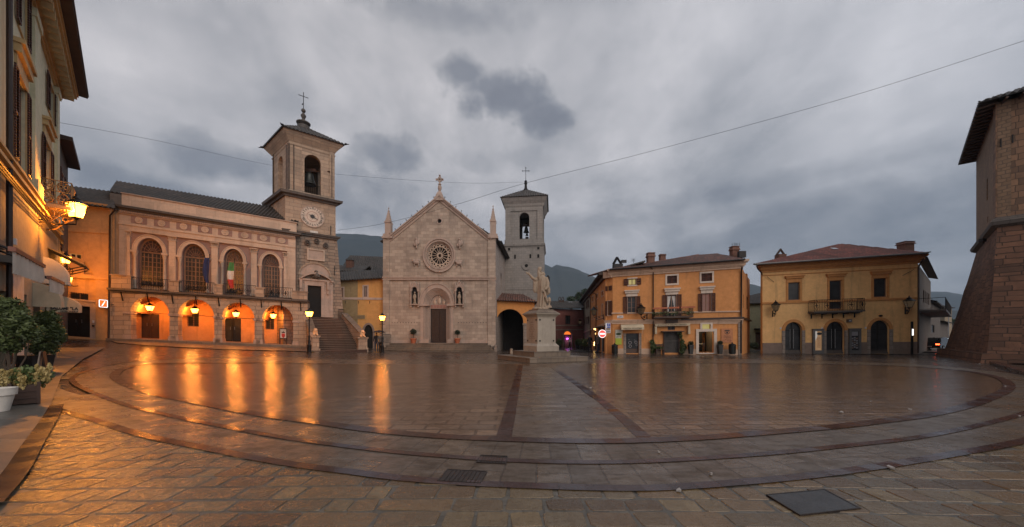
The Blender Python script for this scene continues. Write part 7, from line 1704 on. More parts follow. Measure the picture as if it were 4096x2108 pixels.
def chimney(par, x0, x1, y0, y1, F_, d, cap='hip', mat='chimney_brick'):
    p = above(F_, (x0+x1)/2, y1, d); k = p.y/FPX; w = (x1-x0)*k/2; h = (y1-y0)*k; m = MB(); m.box(p.x-w*.8, p.x+w*.8, p.y-w*.7, p.y+w*.7, p.z-.6, p.z+h*.62); c = m.build('chimney', M[mat], par)
    m = MB(); m.taper(p.x-w, p.x+w, p.y-w*.9, p.y+w*.9, p.z+h*.62, p.z+h*.9, w*.22); m.box(p.x-w*.9, p.x+w*.9, p.y-w*.8, p.y+w*.8, p.z+h*.92, p.z+h); m.build('chimney_cap', M['chimney_brick'], c)
chimney(oh, 2586, 2618, 1012, 1056, O, -2.2); chimney(oh, 2921, 2953, 986, 1028, O, -2.5); chimney(oh, 2636, 2662, 1018, 1030, O, -6)
p = above(O, 2466, 1062, -.9); m = MB(); m.box(p.x-.3, p.x+.5, p.y-.3, p.y+.3, p.z-.4, p.z+.1); m.tube([p+Vector((-.3,0,.1)), p+Vector((.05,0,.75))], .12, 6); m.tube([p+Vector((.45,0,.1)), p+Vector((.05,0,.75))], .10, 6); m.box(p.x+.45, p.x+.9, p.y-.1, p.y+.1, p.z+.25, p.z+.5); m.tube([p+Vector((.3,0,.38)),p+Vector((.9,0,.38))], .05, 6); m.build('roof_floodlight', M['iron'], oh)
def antenna(par, F_, x, y0, y1, d, w=.35):
    p = above(F_, x, y1, d); q = above(F_, x, y0, d); m = MB(); m.tube([p, q], .02, 5); m.tube([q+Vector((-w,0,-.1)), q+Vector((w,0,-.1))], .014, 5)
    for k in (-1,-.4,.3,.9): m.tube([q+Vector((w*k,0,-.25)), q+Vector((w*k,0,.05))], .012, 5)
    m.build('antenna', M['iron'], par)
antenna(oh, O, 2944, 972, 990, -2.5); antenna(oh, O, 2534, 1036, 1052, -3, .15)
p = above(O, 2966, 1025, -1.6); m = MB(); m.box(p.x-.25, p.x+.35, p.y-.1, p.y+.2, p.z-.1, p.z+.45); m.tube([p+Vector((0,0,-.5)), p+Vector((0,0,.1))], .05, 6); m.build('roof_floodlight', M['iron'], oh)
wall_lantern(O.W(O.u(2588), .02, O.z(2588,1268)), math.atan2(O.n.y, O.n.x)-.9, 1.15, 'black unlit lantern on the orange house, left of its balcony', arm=.75)
wall_lantern(K2.W(-.2, .02, K2.zw(2424,1268)), math.atan2(K2.n.y, K2.n.x)-.6, 1.0, 'black unlit lantern at the lane corner of the orange house', arm=.9)
# street signs at the corner
ns = empty('no_entry_sign', pt(2409, 1405, 31.0)*1, 'round red no-entry sign with a white bar on a thin pole', 'sign'); ns.location.z = gz(ns.location.x, 31); q = pt(2409,1335,31.0); m = MB(); m.tube([(q.x,31.06,ns.location.z),(q.x,31.06,q.z+.3)], .03, 6); m.build('pole', M['steel'], ns)
NF = Facade.pts((q.x-1, 31.0), (q.x+1, 31.0)); m = MB(NF); m.prism(ellp(1, q.z, .33, .36, 24), 0, .02); m.build('rim', M['sign_white_lit'], ns); m = MB(NF); m.prism(ellp(1, q.z, .29, .32, 24), .02, .03); m.build('disc', M['sign_red_lit'], ns); m = MB(NF); m.box(.78, 1.22, .03, .035, q.z-.06, q.z+.06); m.build('bar', M['sign_white_lit'], ns)
ts = empty('projecting_sign', pt(2432.5, 1332, 30.9), 'tall lit sign with a white T on blue above small pictures', 'sign'); q0, q1 = pt(2422.8,1332,30.9), pt(2442,1292,30.9); TS = Facade.pts((q0.x, 30.9), (q1.x, 30.9)); w = TS.L; m = MB(TS); m.box(0, w, -.1, 0, q0.z, q1.z); m.build('casing', M['sign_plate_lit'], ts); h = q1.z-q0.z; m = MB(TS); m.box(w*.28, w*.95, 0, .012, q0.z+h*.68, q1.z-.03); m.box(w*.28, w*.95, 0, .012, q0.z+h*.52, q0.z+h*.64); m.build('blue_panel', M['sign_blue'], ts); text(ts, 'T', TS, w*.46, w*.80, q0.z+h*.72, q1.z-.06, .02, 'white_sign', bold=.03); m = MB(TS); m.box(w*.10, w*.92, 0, .012, q0.z+h*.30, q0.z+h*.50); m.build('picture_panel', M['plaster_plinth'], ts); m = MB(TS); m.box(w*.10, w*.92, 0, .012, q0.z+h*.04, q0.z+h*.25); m.build('lower_panel', M['poster_grey'], ts)
# things along the foot of the wall
def litter_bin(x, yf, w_, label):
    p = G(x, yf); p = O.W(O.u(x, .55), .55, 0); e = empty('litter_bin', p, label, 'litter bin', 'black litter bins against the orange house'); m = MB(); m.lathe((0,0,0), [(.20,0),(.20,.05),(.24,.06),(.25,.70),(.27,.72)], 16); m.build('bin_body', M['bin_green'], e, local=True, smooth=40); m = MB(); m.lathe((0,0,.72), [(.29,0),(.29,.03),(.22,.12),(.06,.18),(.03,.28)], 16); m.build('lid', M['iron'], e, local=True, smooth=40)
    m = MB()
    for k in range(12): a = math.pi*k/6; m.tube([(.255*math.cos(a),.255*math.sin(a),.08),(.255*math.cos(a),.255*math.sin(a),.68)], .012, 4)
    m.build('ribs', M['iron'], e, local=True)
litter_bin(2459, 1418, .4, 'black litter bin at the left corner, below the green banner'); litter_bin(2929, 1418, .4, 'black litter bin below the brown wooden shop board')
def tall_planter(x, label, k):
    p = O.W(O.u(x, .45), .45, 0); e = empty('tall_planter', p, label, 'planter', 'tall tapered planters flanking the glass shop door'); m = MB(); m.taper(-.13,.13,-.13,.13,0,.80,-.06); m.build('pot', M['plastic_black'], e, local=True); foliage('foliage', 'leaf_topiary', e, [((0,0,.93), (.22,.22,.2), 1)], 500, .05, k, local=True)
tall_planter(2763, 'tall black planter with a clipped ball, left of the white-framed glass door', 8); tall_planter(2880, 'tall black planter with a clipped ball, right of the white-framed glass door', 9)
be = empty('bench', O.W(O.u(2634), .45, 0), 'dark wooden bench under climbing leaves beside the barred shop gate', 'bench'); u0, u1 = O.u(2618), O.u(2650)
m = MB(O); m.box(u0, u1, .2, .65, .38, .43); m.build('seat', M['wood_dark'], be); m = MB(O); m.box(u0, u1, .12, .17, .72, .84); m.box(u0, u1, .12, .17, .55, .64); m.build('backrest', M['wood_dark'], be)
for a in (u0, u1-.07): m = MB(O); m.box(a, a+.07, .15, .65, 0, .38); m.box(a, a+.07, .12, .18, .38, .9); m.build('leg', M['wood_dark'], be)
def climber(label, spots, n, seed):
    c0 = Vector(spots[0][0]); e = empty('climbing_plant', (c0.x, c0.y, 0), label, 'plant', 'climbing plants on the orange house'); m = MB(); m.tube([Vector((s[0][0], s[0][1]+.0, s[0][2]-s[1][2]*.9)) for s in spots][:1]+[Vector(s[0]) for s in spots], .02, 5); m.build('stem', M['bark'], e); foliage('foliage', 'leaf_dark', e, spots, n, .07, seed)
W_ = lambda x, y, d=.2: tuple(O.W(O.u(x), d, O.z(x, y)))
climber('dark leafy climber between the drainpipe and the bench', [(W_(2608,1405),(.2,.15,.2),1),(W_(2610,1385),(.25,.15,.35),2),(W_(2607,1368),(.2,.12,.22),1.2),(W_(2632,1390,.3),(.4,.15,.12),1)], 1000, 31)
climber('dark leafy climber winding up the right side of the barred gate', [(W_(2725,1405),(.22,.15,.25),1.2),(W_(2731,1388),(.28,.15,.35),2),(W_(2726,1368),(.18,.12,.25),1),(W_(2721,1345),(.12,.1,.3),.7),(W_(2716,1333),(.2,.12,.15),.6)], 1300, 32)

# ================================================================== green house in the gap
GF = Facade.flat(2990, 45, 3075, 46); gh = empty('green_house', GF.W(0,0,0), 'dull green house set back in the gap between the orange and yellow houses', 'house'); hs = []; window(GF, gh, 3043,3052,1242,1272, hs, nv=1, nh=1)
m = MB(GF); dd_ = rectp(GF.u(3022), GF.u(3048), -.5, GF.zw(3035,1330)); m.wall(rectp(0, GF.L, -.8, GF.zw(3020,1213)), hs+[dd_], 0, .3); m.build('wall', M['plaster_green'], gh); body(GF, gh, 0, GF.L, -.8, GF.zw(3020,1213), 6, 'plaster_green', 'rear_body')
m = MB(GF); m.box(GF.u(3022), GF.u(3048), -.25, -.2, -.5, GF.zw(3035,1330)); m.build('door', M['wood_dark'], gh); m = MB(GF); m.box(GF.u(3016), GF.u(3052), 0, .5, GF.zw(3035,1318), GF.zw(3035,1314)); m.build('door_canopy', M['iron'], gh)
m = MB(); tile_roof(m, [above(GF,2985,1213,.5), above(GF,3080,1211,.5), above(GF,3080,1172,-4), above(GF,3030,1184,-4), above(GF,2985,1210,-3)]); m.build('roof', M['tile_grey'], gh, recalc=False)
p = G(3022, 1402); e = empty('shrub', p, 'dark shrub in the shadowy gap in front of the green house', 'shrub'); foliage('foliage', 'leaf_dark', e, [((0,2,.7),(.7,.4,.6),1),((1.2,2,.5),(.6,.4,.4),1),((.4,2,1.5),(.35,.3,.7),.8)], 1400, .08, 12, local=True); m = MB(); m.tube([(0,2,0),(.1,2,.8)], .04, 5); m.build('stem', M['bark'], e, local=True)

# ================================================================== yellow house
Y_ = Facade(3050, 32, 3672, 30, ((3050,1091),(3672,1053)), ((3050,1415.5),(3672,1415.5)))
yh = empty('yellow_house', Y_.W(0,0,0), 'pale yellow house with three dark arched doors, a central iron balcony and red tiled roof', 'house'); hs = []
hd = lambda a, b: ('plaster_yellow_trim', a, b, .30)
for x0, x1, y0, y1, ha, hb in ((3152,3199,1130,1200,1103,1114),(3317,3367,1122,1236,1095,1106),(3494,3547,1113,1188,1085,1097)): window(Y_, yh, x0, x1, y0, y1, hs, nv=0, nh=0, fw=.05, surround='plaster_yellow_trim', sur=.17, hood=hd(ha, hb))
ars = []
for x0, x1, yt, ys in ((3139,3207,1288,1322),(3304,3377,1286,1322),(3480,3557,1281,1318)):
    xm = (x0+x1)/2; u0, u1, zs, zt_ = Y_.u(x0), Y_.u(x1), Y_.z(xm, ys), Y_.z(xm, yt); ars.append((u0,u1,zs,zt_)); hs.append(archp(u0, u1, .0, zs, zt_, 18))
m = MB(Y_); m.wall(rectp(0, Y_.L, -.3, Y_.H), hs, 0, .3); m.build('wall', M['plaster_yellow'], yh); body(Y_, yh, 0, Y_.L, -.3, Y_.H, 9, 'plaster_yellow', 'rear_body', -.34)
zp = Y_.z(3060,1372); prev = 0
for u0,u1,zs,zt_ in ars+[(Y_.L+.24,0,0,0)]: m = MB(Y_); m.box(prev, u0-.24, 0, .035, -.2, zp); m.build('plinth', M['plaster_plinth'], yh); prev = u1+.24
for k, (u0,u1,zs,zt_) in enumerate(ars):
    m = MB(Y_); m.band(upath(u0-.24, u1+.24, zs, zs, zt_+.24, 18), upath(u0, u1, zs, zs, zt_, 18), -.02, .06); m.build('arch_ring', M['plaster_yellow_trim'], yh)
    m = MB(Y_); m.box(u0-.24, u0, -.02, .07, -.1, zs); m.box(u1, u1+.24, -.02, .07, -.1, zs); m.build('door_jamb', M['stone_quoin'], yh)
    m = MB(Y_); sh_ = archp(u0+.0, u1-.0, .32, zs, zt_, 18); m.sheet(sh_, -.26); do = m.build('arched_door', M['glass_dark'], yh)
    m = MB(Y_); m.box(u0, u1, -.25, -.1, 0, .16); m.box(u0, u1, -.25, -.17, .16, .34); m.build('door_step', M['stone_dark'], do)
    m = MB(Y_); c = (u0+u1)/2; m.band(upath(u0, u1, .32, zs, zt_, 18), upath(u0+.07, u1-.07, .32, zs, zt_-.07, 18), -.26, -.2); m.box(c-.05, c+.05, -.26, -.2, .32, zt_-.05); m.box(u0+.07, u1-.07, -.26, -.2, zs-.04, zs+.04); m.build('door_frame', M['black_metal'], do)
    if k < 2:
        m = MB()
        for q in (-.16, .12):
            for j in range(26): z = .5+(zs-.35)*j/26; m.box(*(lambda P: (P.x-.014, P.x+.014, P.y-.01, P.y+.01, P.z, P.z+.035))(Y_.W(c+q, -.18, z)))
        m.build('bead_curtain', M['white_sign'], do)
    else:
        m = MB(); 
        for j in range(-6, 14): pass
        for j in range(24): z = .35+(zt_-.4)*j/24; hw = (u1-u0)/2 if z < zs else (u1-u0)/2*math.sqrt(max(0, 1-((z-zs)/(zt_-zs))**2)); m.tube([Y_.W(c-hw, -.14, z), Y_.W(c+hw, -.14, z)], .008, 4)
        m.build('rolling_grille', M['lead_grey'], do)
trim(Y_, yh, 'string_course', 'plaster_yellow_trim', 3046, 1209.5, 3674, 1189, .16, 0, .10); trim(Y_, yh, 'string_course', 'plaster_yellow_trim', 3048, 1101, 3673, 1069, .07, 0, .06)
m = MB(Y_)
for z0, z1, d in ((0,.18,.08),(.18,.26,.20),(.26,.48,.28),(.48,.56,.40),(.56,.66,.44)): m.box(-d, Y_.L+d, -.2, d, Y_.H+z0, Y_.H+z1)
m.build('cornice', M['plaster_yellow_trim'], yh)
m = MB(Y_); m.box(-.3, Y_.L+.25, -.3, .82, Y_.H+.70, Y_.H+.76); m.build('soffit', M['eave_wood'], yh)
eL_, eR_ = above(Y_, 3016, 1056, .95), above(Y_, 3709, 1010, .95); r1, r2 = above(Y_, 3352, 977, -5.8), above(Y_, 3372, 975.5, -5.8)
m = MB(); tile_roof(m, [eL_, eR_, r2, r1], .27, .05); bk = eL_+Vector((13,10,0)); bk2 = eR_+Vector((9,10,0)); tile_roof(m, [bk, eL_, r1, r1+Vector((0,.3,0))], .27); tile_roof(m, [eR_, bk2, r2+Vector((0,.3,0)), r2], .27); rfy = m.build('roof', M['tile_red'], yh, recalc=False)
m = MB(); m.tube([eL_+Vector((0,-.06,-.04)), eR_+Vector((0,-.06,-.04))], .075, 8); m.tube([eR_, bk2], .075, 8); m.tube([eL_, bk], .075, 8); m.build('gutter', M['lead_grey'], yh)
pipe(Y_, yh, [(3027,1060,.9),(3030,1074,.8),(3046,1092,.15),(3049,1100,.1)], .05); pipe(Y_, yh, [(3694,1035,.7),(3678,1060,.2),(3674,1070,.14),(3674,1240,.14),(3673,1412,.14)], .06)
chimney(yh, 3599, 3644, 968, 996, Y_, -2.6, mat='chimney_brick')
p = above(Y_, 3122, 1022, -1.7); m = MB(); m.box(p.x-.35, p.x+.35, p.y-.3, p.y+.3, p.z-.5, p.z+.08); m.build('chimney', M['chimney_brick'], yh); m = MB(); 
for sg in (-1, 1): m.tube([p+Vector((sg*.38,0,.05)), p+Vector((sg*-.03,0,.62))], .09, 6)
m.build('chimney_cap', M['cowl'], yh)
p = above(Y_, 3344, 1003, -3.0); m = MB(); i = [m.p(*(p+Vector(q))) for q in ((-.28,0,.18),(.28,0,.18),(.28,.35,.38),(-.28,.35,.38))]; m.F.append(tuple(i)); m.build('skylight', M['steel'], rfy)
# balcony
bu0, bu1 = Y_.u(3243,.4), Y_.u(3444,.4); zf = Y_.z(3344,1243,.8); m = MB(Y_); m.box(bu0, bu1, .0, .85, zf-.13, zf); m.box(bu0+.1, bu1-.1, 0, .7, zf-.2, zf-.13); m.build('balcony_slab', M['stone_dark'], yh)
for k in range(5): u = bu0+.25+(bu1-bu0-.5)*k/4; m = MB(Y_); m.prism([(u-.035, zf-.2), (u+.035, zf-.2), (u+.035, zf-.6), (u-.035, zf-.6)], .02, .09); m.box(u-.035, u+.035, .09, .6, zf-.27, zf-.2); m.build('balcony_bracket', M['iron'], yh)
railing(Y_, yh, bu0+.04, bu1-.04, 0, .82, zf, Y_.z(3344,1197,.8), 30, name='balcony_railing', panels=(.04,.26,.5,.74,.96))
# notice cases, lamps, small fittings
for x0, x1, y0, y1, k in ((3247,3291,1317.6,1417,0),(3391.8,3438,1316,1417,1)):
    r_ = Y_.rect(x0, x1, y0, y1); pc = empty('poster_case', Y_.W(r_[0], .1, 0), ('dark framed case with a glossy orange price list, between the first two arched doors' if k == 0 else 'dark framed case with a grid of small photographs, between the last two arched doors'), 'poster case', 'poster cases on the yellow house')
    m = MB(Y_); a, b, z0, z1 = r_; f = .16; m.box(a, a+f, .04, .2, .02, z1); m.box(b-f, b, .04, .2, .02, z1); m.box(a+f, b-f, .04, .2, .02, .32); m.box(a+f, b-f, .04, .2, z1-.16, z1); m.box(a-.04, b+.04, .04, .24, z1, z1+.05); m.build('frame', M['lead_grey'], pc)
    A_, B_, Z0, Z1 = a+f, b-f, .32, z1-.16
    if k == 0:
        m = MB(Y_); m.box(A_, B_, .05, .10, Z0, Z1); m.build('poster', M['poster_lit'], pc)
        m = MB(Y_); n = 12
        m.sheet([(A_+.0, Z0+.25*(Z1-Z0)), (A_+.06, Z0+.5*(Z1-Z0)), (A_+.22, Z0+.72*(Z1-Z0)), (A_+.20, Z1), (A_, Z1)], .104); m.build('painted_glare', M['poster_glare'], pc)  # glare on the poster, drawn as a faintly glowing pale sheet
        m = MB(Y_); m.prism(ellp((A_+B_)/2+.1, Z1-.22, .2, .12, 16), .10, .11); m.build('emblem', M['poster_dark'], pc)
        for j, s_ in enumerate(('Gelati','Bibite','Panini','Tramezzini','Toast','Insalate','Caffetteria','Piatti','Dolci','Frappè')): z = Z1-.55-(Z1-Z0-.7)*j/10; text(pc, s_, Y_, (A_+B_)/2-.05, B_-.06, z-.05, z+.04, .106, 'clock_red')
    else:
        m = MB(Y_); m.box(A_, B_, .05, .10, Z0, Z1); m.build('poster', M['letter_black'], pc); rnd = random.Random(5)
        m = MB(Y_); m.box(A_+.02, B_-.02, .10, .106, Z1-.42, Z1-.05); m.build('photo_print', M['poster_grey'], pc)
        for i in range(3):
            for j in range(5):
                a2 = A_+.03+(B_-A_-.06)*i/3; z2 = Z0+.14+(Z1-Z0-.66)*j/5+(.06 if i == 1 else 0); m = MB(Y_); m.box(a2+.02, a2+(B_-A_)/3-.03, .10, .106, z2, z2+(Z1-Z0-.66)/5-.06); m.build('photo_print', M['poster_grey' if (i+j) % 3 else 'plaster_plinth'], pc)
ya = math.atan2(Y_.n.y, Y_.n.x)
wall_lantern(Y_.W(Y_.u(3090), .02, Y_.z(3090,1255)), ya-.1, 1.15, 'black wall lantern near the left edge of the yellow house', arm=.6); wall_lantern(Y_.W(Y_.u(3620), .02, Y_.z(3620,1243)), ya-.3, 1.2, 'black wall lantern at the right end of the yellow house', arm=.6)
m = MB(Y_); r_ = Y_.rect(3385,3400,1277,1289); m.box(r_[0], r_[1], 0, .25, r_[2], r_[3]); ab = m.build('alarm_box', M['lead_grey']); tag(ab, 'small grey box with a pale stripe, right above the middle arched door', 'alarm box'); m = MB(Y_); m.box(r_[0]+.06, r_[1]-.1, .25, .255, (r_[2]+r_[3])/2-.03, (r_[2]+r_[3])/2+.03); m.build('stripe', M['white_sign'], ab)
m = MB(); c = Y_.W(Y_.u(3521.5), .03, Y_.z(3521,1263)); m.ell(c, (.16,.10,.09), 12, 8); v_ = m.build('vent_cap', M['iron'], None, smooth=180); tag(v_, 'oval dark vent above the right arched door', 'vent')
for (x0, y0, x1, y1) in ((3065,1107,3095,1129),(3650,1079,3608,1103)):
    m = MB(); m.tube([Y_.W(Y_.u(x0), .12, Y_.z(x0,y0)), Y_.W(Y_.u(x1), .05, Y_.z(x1,y1))], .018, 5); m.build('flag_holder_rod', M['eave_wood'], yh)
for x, y, s_ in ((3122,1313,'5'),(3288,1313,'6'),(3462,1311,'7')):
    r_ = Y_.rect(x-3, x+3, y-3.2, y+3.2); m = MB(Y_); m.box(r_[0], r_[1], 0, .03, r_[2], r_[3]); hn = m.build('house_number', M['white_sign'], yh); text(hn, s_, Y_, r_[0]+.04, r_[1]-.04, r_[2]+.02, r_[3]-.02, .035, 'sign_blue')
tm = empty('totem_sign', Y_.W(Y_.u(3647,.8), .8, 0), 'thin dark post with a glowing white strip near the right corner of the yellow house', 'sign'); u = Y_.u(3648,.8); m = MB(Y_); m.box(u-.05, u+.05, .74, .86, 0, Y_.z(3648,1286,.8)); m.build('post', M['black_metal'], tm); m = MB(Y_); m.box(u-.045, u+.045, .86, .885, Y_.z(3648,1342,.85), Y_.z(3648,1316,.85)); m.build('light_strip', M['sign_white_lit'], tm)
# ---- flank of the yellow house and the street behind it
YB = Y_.W(Y_.L, 0, 0); S0 = Vector((YB.x, YB.y)); S1 = Vector((pt(3723,0,40).x, 40)); SF = Facade.pts(S0, S1, (S0.x-4, S0.y+4)); hs = []
for x0, x1, y0, y1 in ((3692,3696,1160,1210),(3699,3702.5,1164,1212),(3706,3710,1170,1216),(3713,3717,1174,1220)): window(SF, yh, x0, x1, y0, y1, hs, nv=0, nh=0, shut='closed', frame='iron')
zS = SF.zw(3700, 1095); m = MB(SF); m.wall(rectp(0, SF.L, -.6, zS), hs, 0, .25); m.build('side_wall', M['plaster_grey'], yh); m = MB(SF); m.box(.9, SF.L, 0, 1.5, SF.zw(3705,1262), SF.zw(3705,1255)); m.build('side_balcony', M['stone_dark'], yh)
e_ = [SF.W(-.3, .55, SF.zw(3680,1050)+.1), SF.W(SF.L+.3, .55, zS+.25), SF.W(SF.L+.4, -.2, zS+.5), SF.W(-.5, -.2, zS+.9)]; m = MB(); i = [m.p(*q) for q in e_]; m.F.append(tuple(i)); m.build('side_eave', M['eave_wood'], yh)
railing(SF, yh, .95, SF.L-.05, 0, 1.45, SF.zw(3705,1255), SF.zw(3705,1255)+1.0, 20, name='side_railing')
st_e = []
def shouse(name, label, x0, Y0, x1, Y1, ytop, wallm, roofm, cat='house', wins=(), roof_h=1.2, d=6, over=.7):
    Fx = Facade.flat(x0, Y0, x1, Y1); e = empty(name, Fx.W(0,0,0), label, cat); zt_ = Fx.zw(x0, ytop); hs = []
    for w in wins: window(Fx, e, *w, hs, nv=0, nh=0, frame='iron')
    m = MB(Fx); m.wall(rectp(0, Fx.L, -1.2, zt_), hs, 0, .2); m.build('wall', M[wallm], e); m = MB(Fx); m.box(0, Fx.L, -d, -.22, -1.2, zt_); m.build('rear_body', M[wallm], e)
    P = [Fx.W(-over, over, zt_-.05), Fx.W(Fx.L+over, over, zt_-.05), Fx.W(Fx.L+over, -d*.6, zt_+roof_h), Fx.W(-over, -d*.6, zt_+roof_h)]; m = MB(); tile_roof(m, P, .3); m.build('roof', M[roofm], e, recalc=False); return e
shouse('street_house', 'dark grey house just behind the yellow house in the side street', 3722, 40.2, 3761, 50, 1205, 'plaster_grey', 'tile_grey', wins=((3726,3738,1300,1330),), over=.5)
shouse('street_house', 'pale stone house front with a small eave at the bend of the side street', 3758, 51, 3793, 58, 1286, 'plaster_grey', 'tile_grey', wins=((3775,3783,1368,1378),), roof_h=.9)
q = pt(3777, 0, 60); pq_ = [(q.x-.9, 59.2), (q.x+.8, 59.6), (q.x+.6, 61.4), (q.x-1.1, 61)]
e = empty('pale_turret', (q.x, 60, 0), 'pale square turret with a little pyramid roof down the side street', 'turret'); m = MB(); qprism(m, [Vector(v) for v in pq_], -1, [Vector(v) for v in pq_], EYE+(HOR-1232)/FPX*60); m.build('wall', M['plaster_cream'], e)
cz = EYE+(HOR-1232)/FPX*60; cc = Vector((q.x-.15, 60.3, cz+.55)); m = MB(); 
for k in range(4): a = Vector((*pq_[k], cz)); b = Vector((*pq_[(k+1)%4], cz)); c_ = Vector((cc.x, cc.y, cz)); tile_roof(m, [a+(a-c_)*.3, b+(b-c_)*.3, cc], .3)
m.build('roof', M['tile_grey'], e, recalc=False)
shouse('street_house', 'low ochre house with a dark roof at the far end of the side street', 3790, 66, 3860, 68, 1318, 'plaster_ochre', 'tile_grey', wins=((3809,3820,1328,1347),), roof_h=1.8)
for k, x in enumerate((3797,3812,3828,3845)):
    top = pt(x, (1262,1268,1272,1270)[k], 84); tree('tree', ('round dark tree behind the low ochre house, next to the turret','dark tree second from the turret, above the low ochre house roof','dark tree third from the turret, low behind the ochre house','dark tree nearest the bastion, behind the low ochre house')[k], (top.x, 84, -1), top.z+1, 1.5, 1500, .2, 60+k, group='dark trees beyond the side street')
# street lamp glowing in the side street
q = pt(3794.5, 1358, 50); e = empty('street_lamp', (q.x, 50, gz(q.x,50)), 'small white glowing globe lamp on a thin pole far down the side street', 'street lamp'); m = MB(); m.tube([(q.x,50,gz(q.x,50)),(q.x,50,q.z+3.2)], .04, 6); m.build('post', M['steel'], e); m = MB(); m.ell(q, .13); m.build('lamp_globe', M['bulb_white'], e)
def car(name, label, loc, rz, mat, near=False):
    e = empty(name, loc, label, 'car', None, rz); m = MB()      # x = length (rear at -x faces the camera), y = width
    prof = [(-2.05,.35),(-2.1,.62),(-2.02,.92),(-1.75,.98),(-1.35,1.38),(-.3,1.45),(.45,1.40),(1.05,.98),(1.9,.82),(2.1,.6),(2.08,.3)]
    rings = []
    for y, sc_ in ((-.84,.0),(-.80,.03),(.80,.03),(.84,.0)):
        ring = []
        for x, z in prof:
            ins_ = .16 if z > 1.1 else 0
            yy = y*(1-ins_*.9) if abs(y) > .5 else y; ring.append(m.p(x*(1-.015 if sc_ == 0 else 1), yy, z-(0.03 if sc_ == 0 and z > .9 else 0)))
        rings.append(ring)
    for A_, B_ in zip(rings, rings[1:]):
        for j in range(len(prof)): m.F.append((A_[j], A_[(j+1)%len(prof)], B_[(j+1)%len(prof)], B_[j]))
    m.F += [tuple(rings[0][::-1]), tuple(rings[-1])]
    m.build('car_body', M[mat], e, local=True, smooth=35)
    m = MB(); m.sheet([0],0) if False else None
    i = [m.p(*q) for q in ((-1.80,-.62,1.0),(-1.80,.62,1.0),(-1.40,.52,1.34),(-1.40,-.52,1.34))]; m.F.append(tuple(i)); m.build('rear_window', M['glass_dark'], e, local=True)
    for sx in (-1.3, 1.3):
        for sy in (-.78, .78): m = MB(); m.tube([(sx,sy-.1,.31),(sx,sy+.1,.31)], .31, 16); w = m.build('wheel', M['rubber'], e, local=True); m = MB(); m.tube([(sx,sy-.105,.31),(sx,sy+.105,.31)], .18, 12); m.build('rim', M['steel'], w, local=True)
    for sy in (-.66,.66): m = MB(); m.box(-2.13,-2.06,sy-.13,sy+.13,.68,.80); m.build('tail_light', M['brake_light' if near else 'tail_light'], e, local=True)
    m = MB(); m.box(-2.14,-2.09,-.26,.26,.44,.55); m.build('number_plate', M['white_sign'], e, local=True); return e
p = G(3758, 1393); car('parked_car', 'black hatchback with red tail lights in the side street', p, math.atan2(p.y, p.x)-.12, 'car_black')
p = pt(3835, 1400, 36); p.z = gz(p.x, 36); p2 = Vector((p.x-.55, p.y+1.5, p.z)); car('parked_car', 'dark car half hidden by the bastion, its tail light glowing brightly', p2, math.atan2(p2.y, p2.x)-.25, 'car_black', True)
# ================================================================== near building on the left with shops
B = Facade(0, 11.1, 232, 21.0, ((0,-374),(232,401)), ((0,1502),(232,1376)))
lb = empty('shop_house', B.W(0,0,0), 'tall pale yellow-green house with dark red shutters, heavy bracketed cornice and shop awnings', 'building'); hs = []
BL = B.L; U0 = -4.5
for x0, x1, y0, y1, kw in ((70,100,-190,140,{}),(60,100,322,672,dict(hood=('plaster_left_trim',212,262,.35))),(191,212,340,466,{}),(172,197,575,775,dict(hood=('plaster_left_trim',498,530,.3)))):
    window(B, lb, x0, x1, y0, y1, hs, nv=1, nh=2, shut='open', sw=(.62 if x0 < 150 else .85), frame='window_frame', surround='plaster_left_trim', sur=.06, **kw)
zsc = B.z(0, 640); 
m = MB(B); m.wall(rectp(U0, BL, zsc-.3, B.H), hs, 0, .25); m.build('wall', M['plaster_left'], lb)
def bodyR(F_, par, u0, u1, z0, z1, depth, mat, d0=-.33): 
    m = MB(); a, b = F_.W(u0, d0, 0), F_.W(u1, d0, 0); za, zb_ = F_.W(u0,0,z0).z, F_.W(u0,0,z1).z
    def pu(q): v = Vector((q.x, q.y)); return v+v.normalized()*depth
    qprism(m, [Vector(a[:2]), Vector(b[:2]), pu(b), pu(a)], min(za, F_.W(u1,0,z0).z), [Vector(a[:2]), Vector(b[:2]), pu(b), pu(a)], min(zb_, F_.W(u1,0,z1).z)); return m.build('rear_body', M[mat], par)
bodyR(B, lb, U0, BL, -.4, B.H, 8, 'plaster_left')
ops = [(U0+.3, -1.0), (-.5, .9), (2.6, 4.6), (6.2, 8.0), (9.6, 11.0), (12.4, 13.6)]; ops = [(a, b) for a, b in ops if b < BL-.4]
m = MB(B); m.wall(rectp(U0, BL, -.3, zsc-.3), [rectp(a, b, .05, 2.7) for a, b in ops], .0, .3); m.build('shopfront_wall', M['plaster_cream'], lb)
for a, b in ops: m = MB(B); m.box(a, b, -.3, -.22, .05, 2.7); m.build('shop_door', M['glass_dark'], lb)
m = MB(B)
for z0, z1, d in ((-.30,-.12,.10),(-.12,.0,.20),(.0,.16,.12),(.16,.24,.22)): m.box(U0, BL+.1, 0, d, zsc+z0, zsc+z1)
m.build('string_course', M['plaster_left_trim'], lb)
for x0, x1 in ((119,142),(215,224)): m = MB(B); a, b = B.u(x0), B.u(x1); m.box(a, b, 0, .14, zsc+.25, B.H); m.box(a-.06, b+.06, 0, .22, zsc+.25, zsc+.8); m.box(a-.06, b+.06, 0, .2, B.H-.35, B.H); m.build('pilaster', M['plaster_left'], lb)
m = MB(B)
for z0, z1, d in ((0,.12,.08),(.12,.26,.16),(.26,.55,.30),(.55,.72,.70),(.72,.86,.76)): m.box(U0, BL+d*.6, -.2, d, B.H+z0, B.H+z1)
m.build('cornice', M['plaster_left_trim'], lb)
k = U0+.4
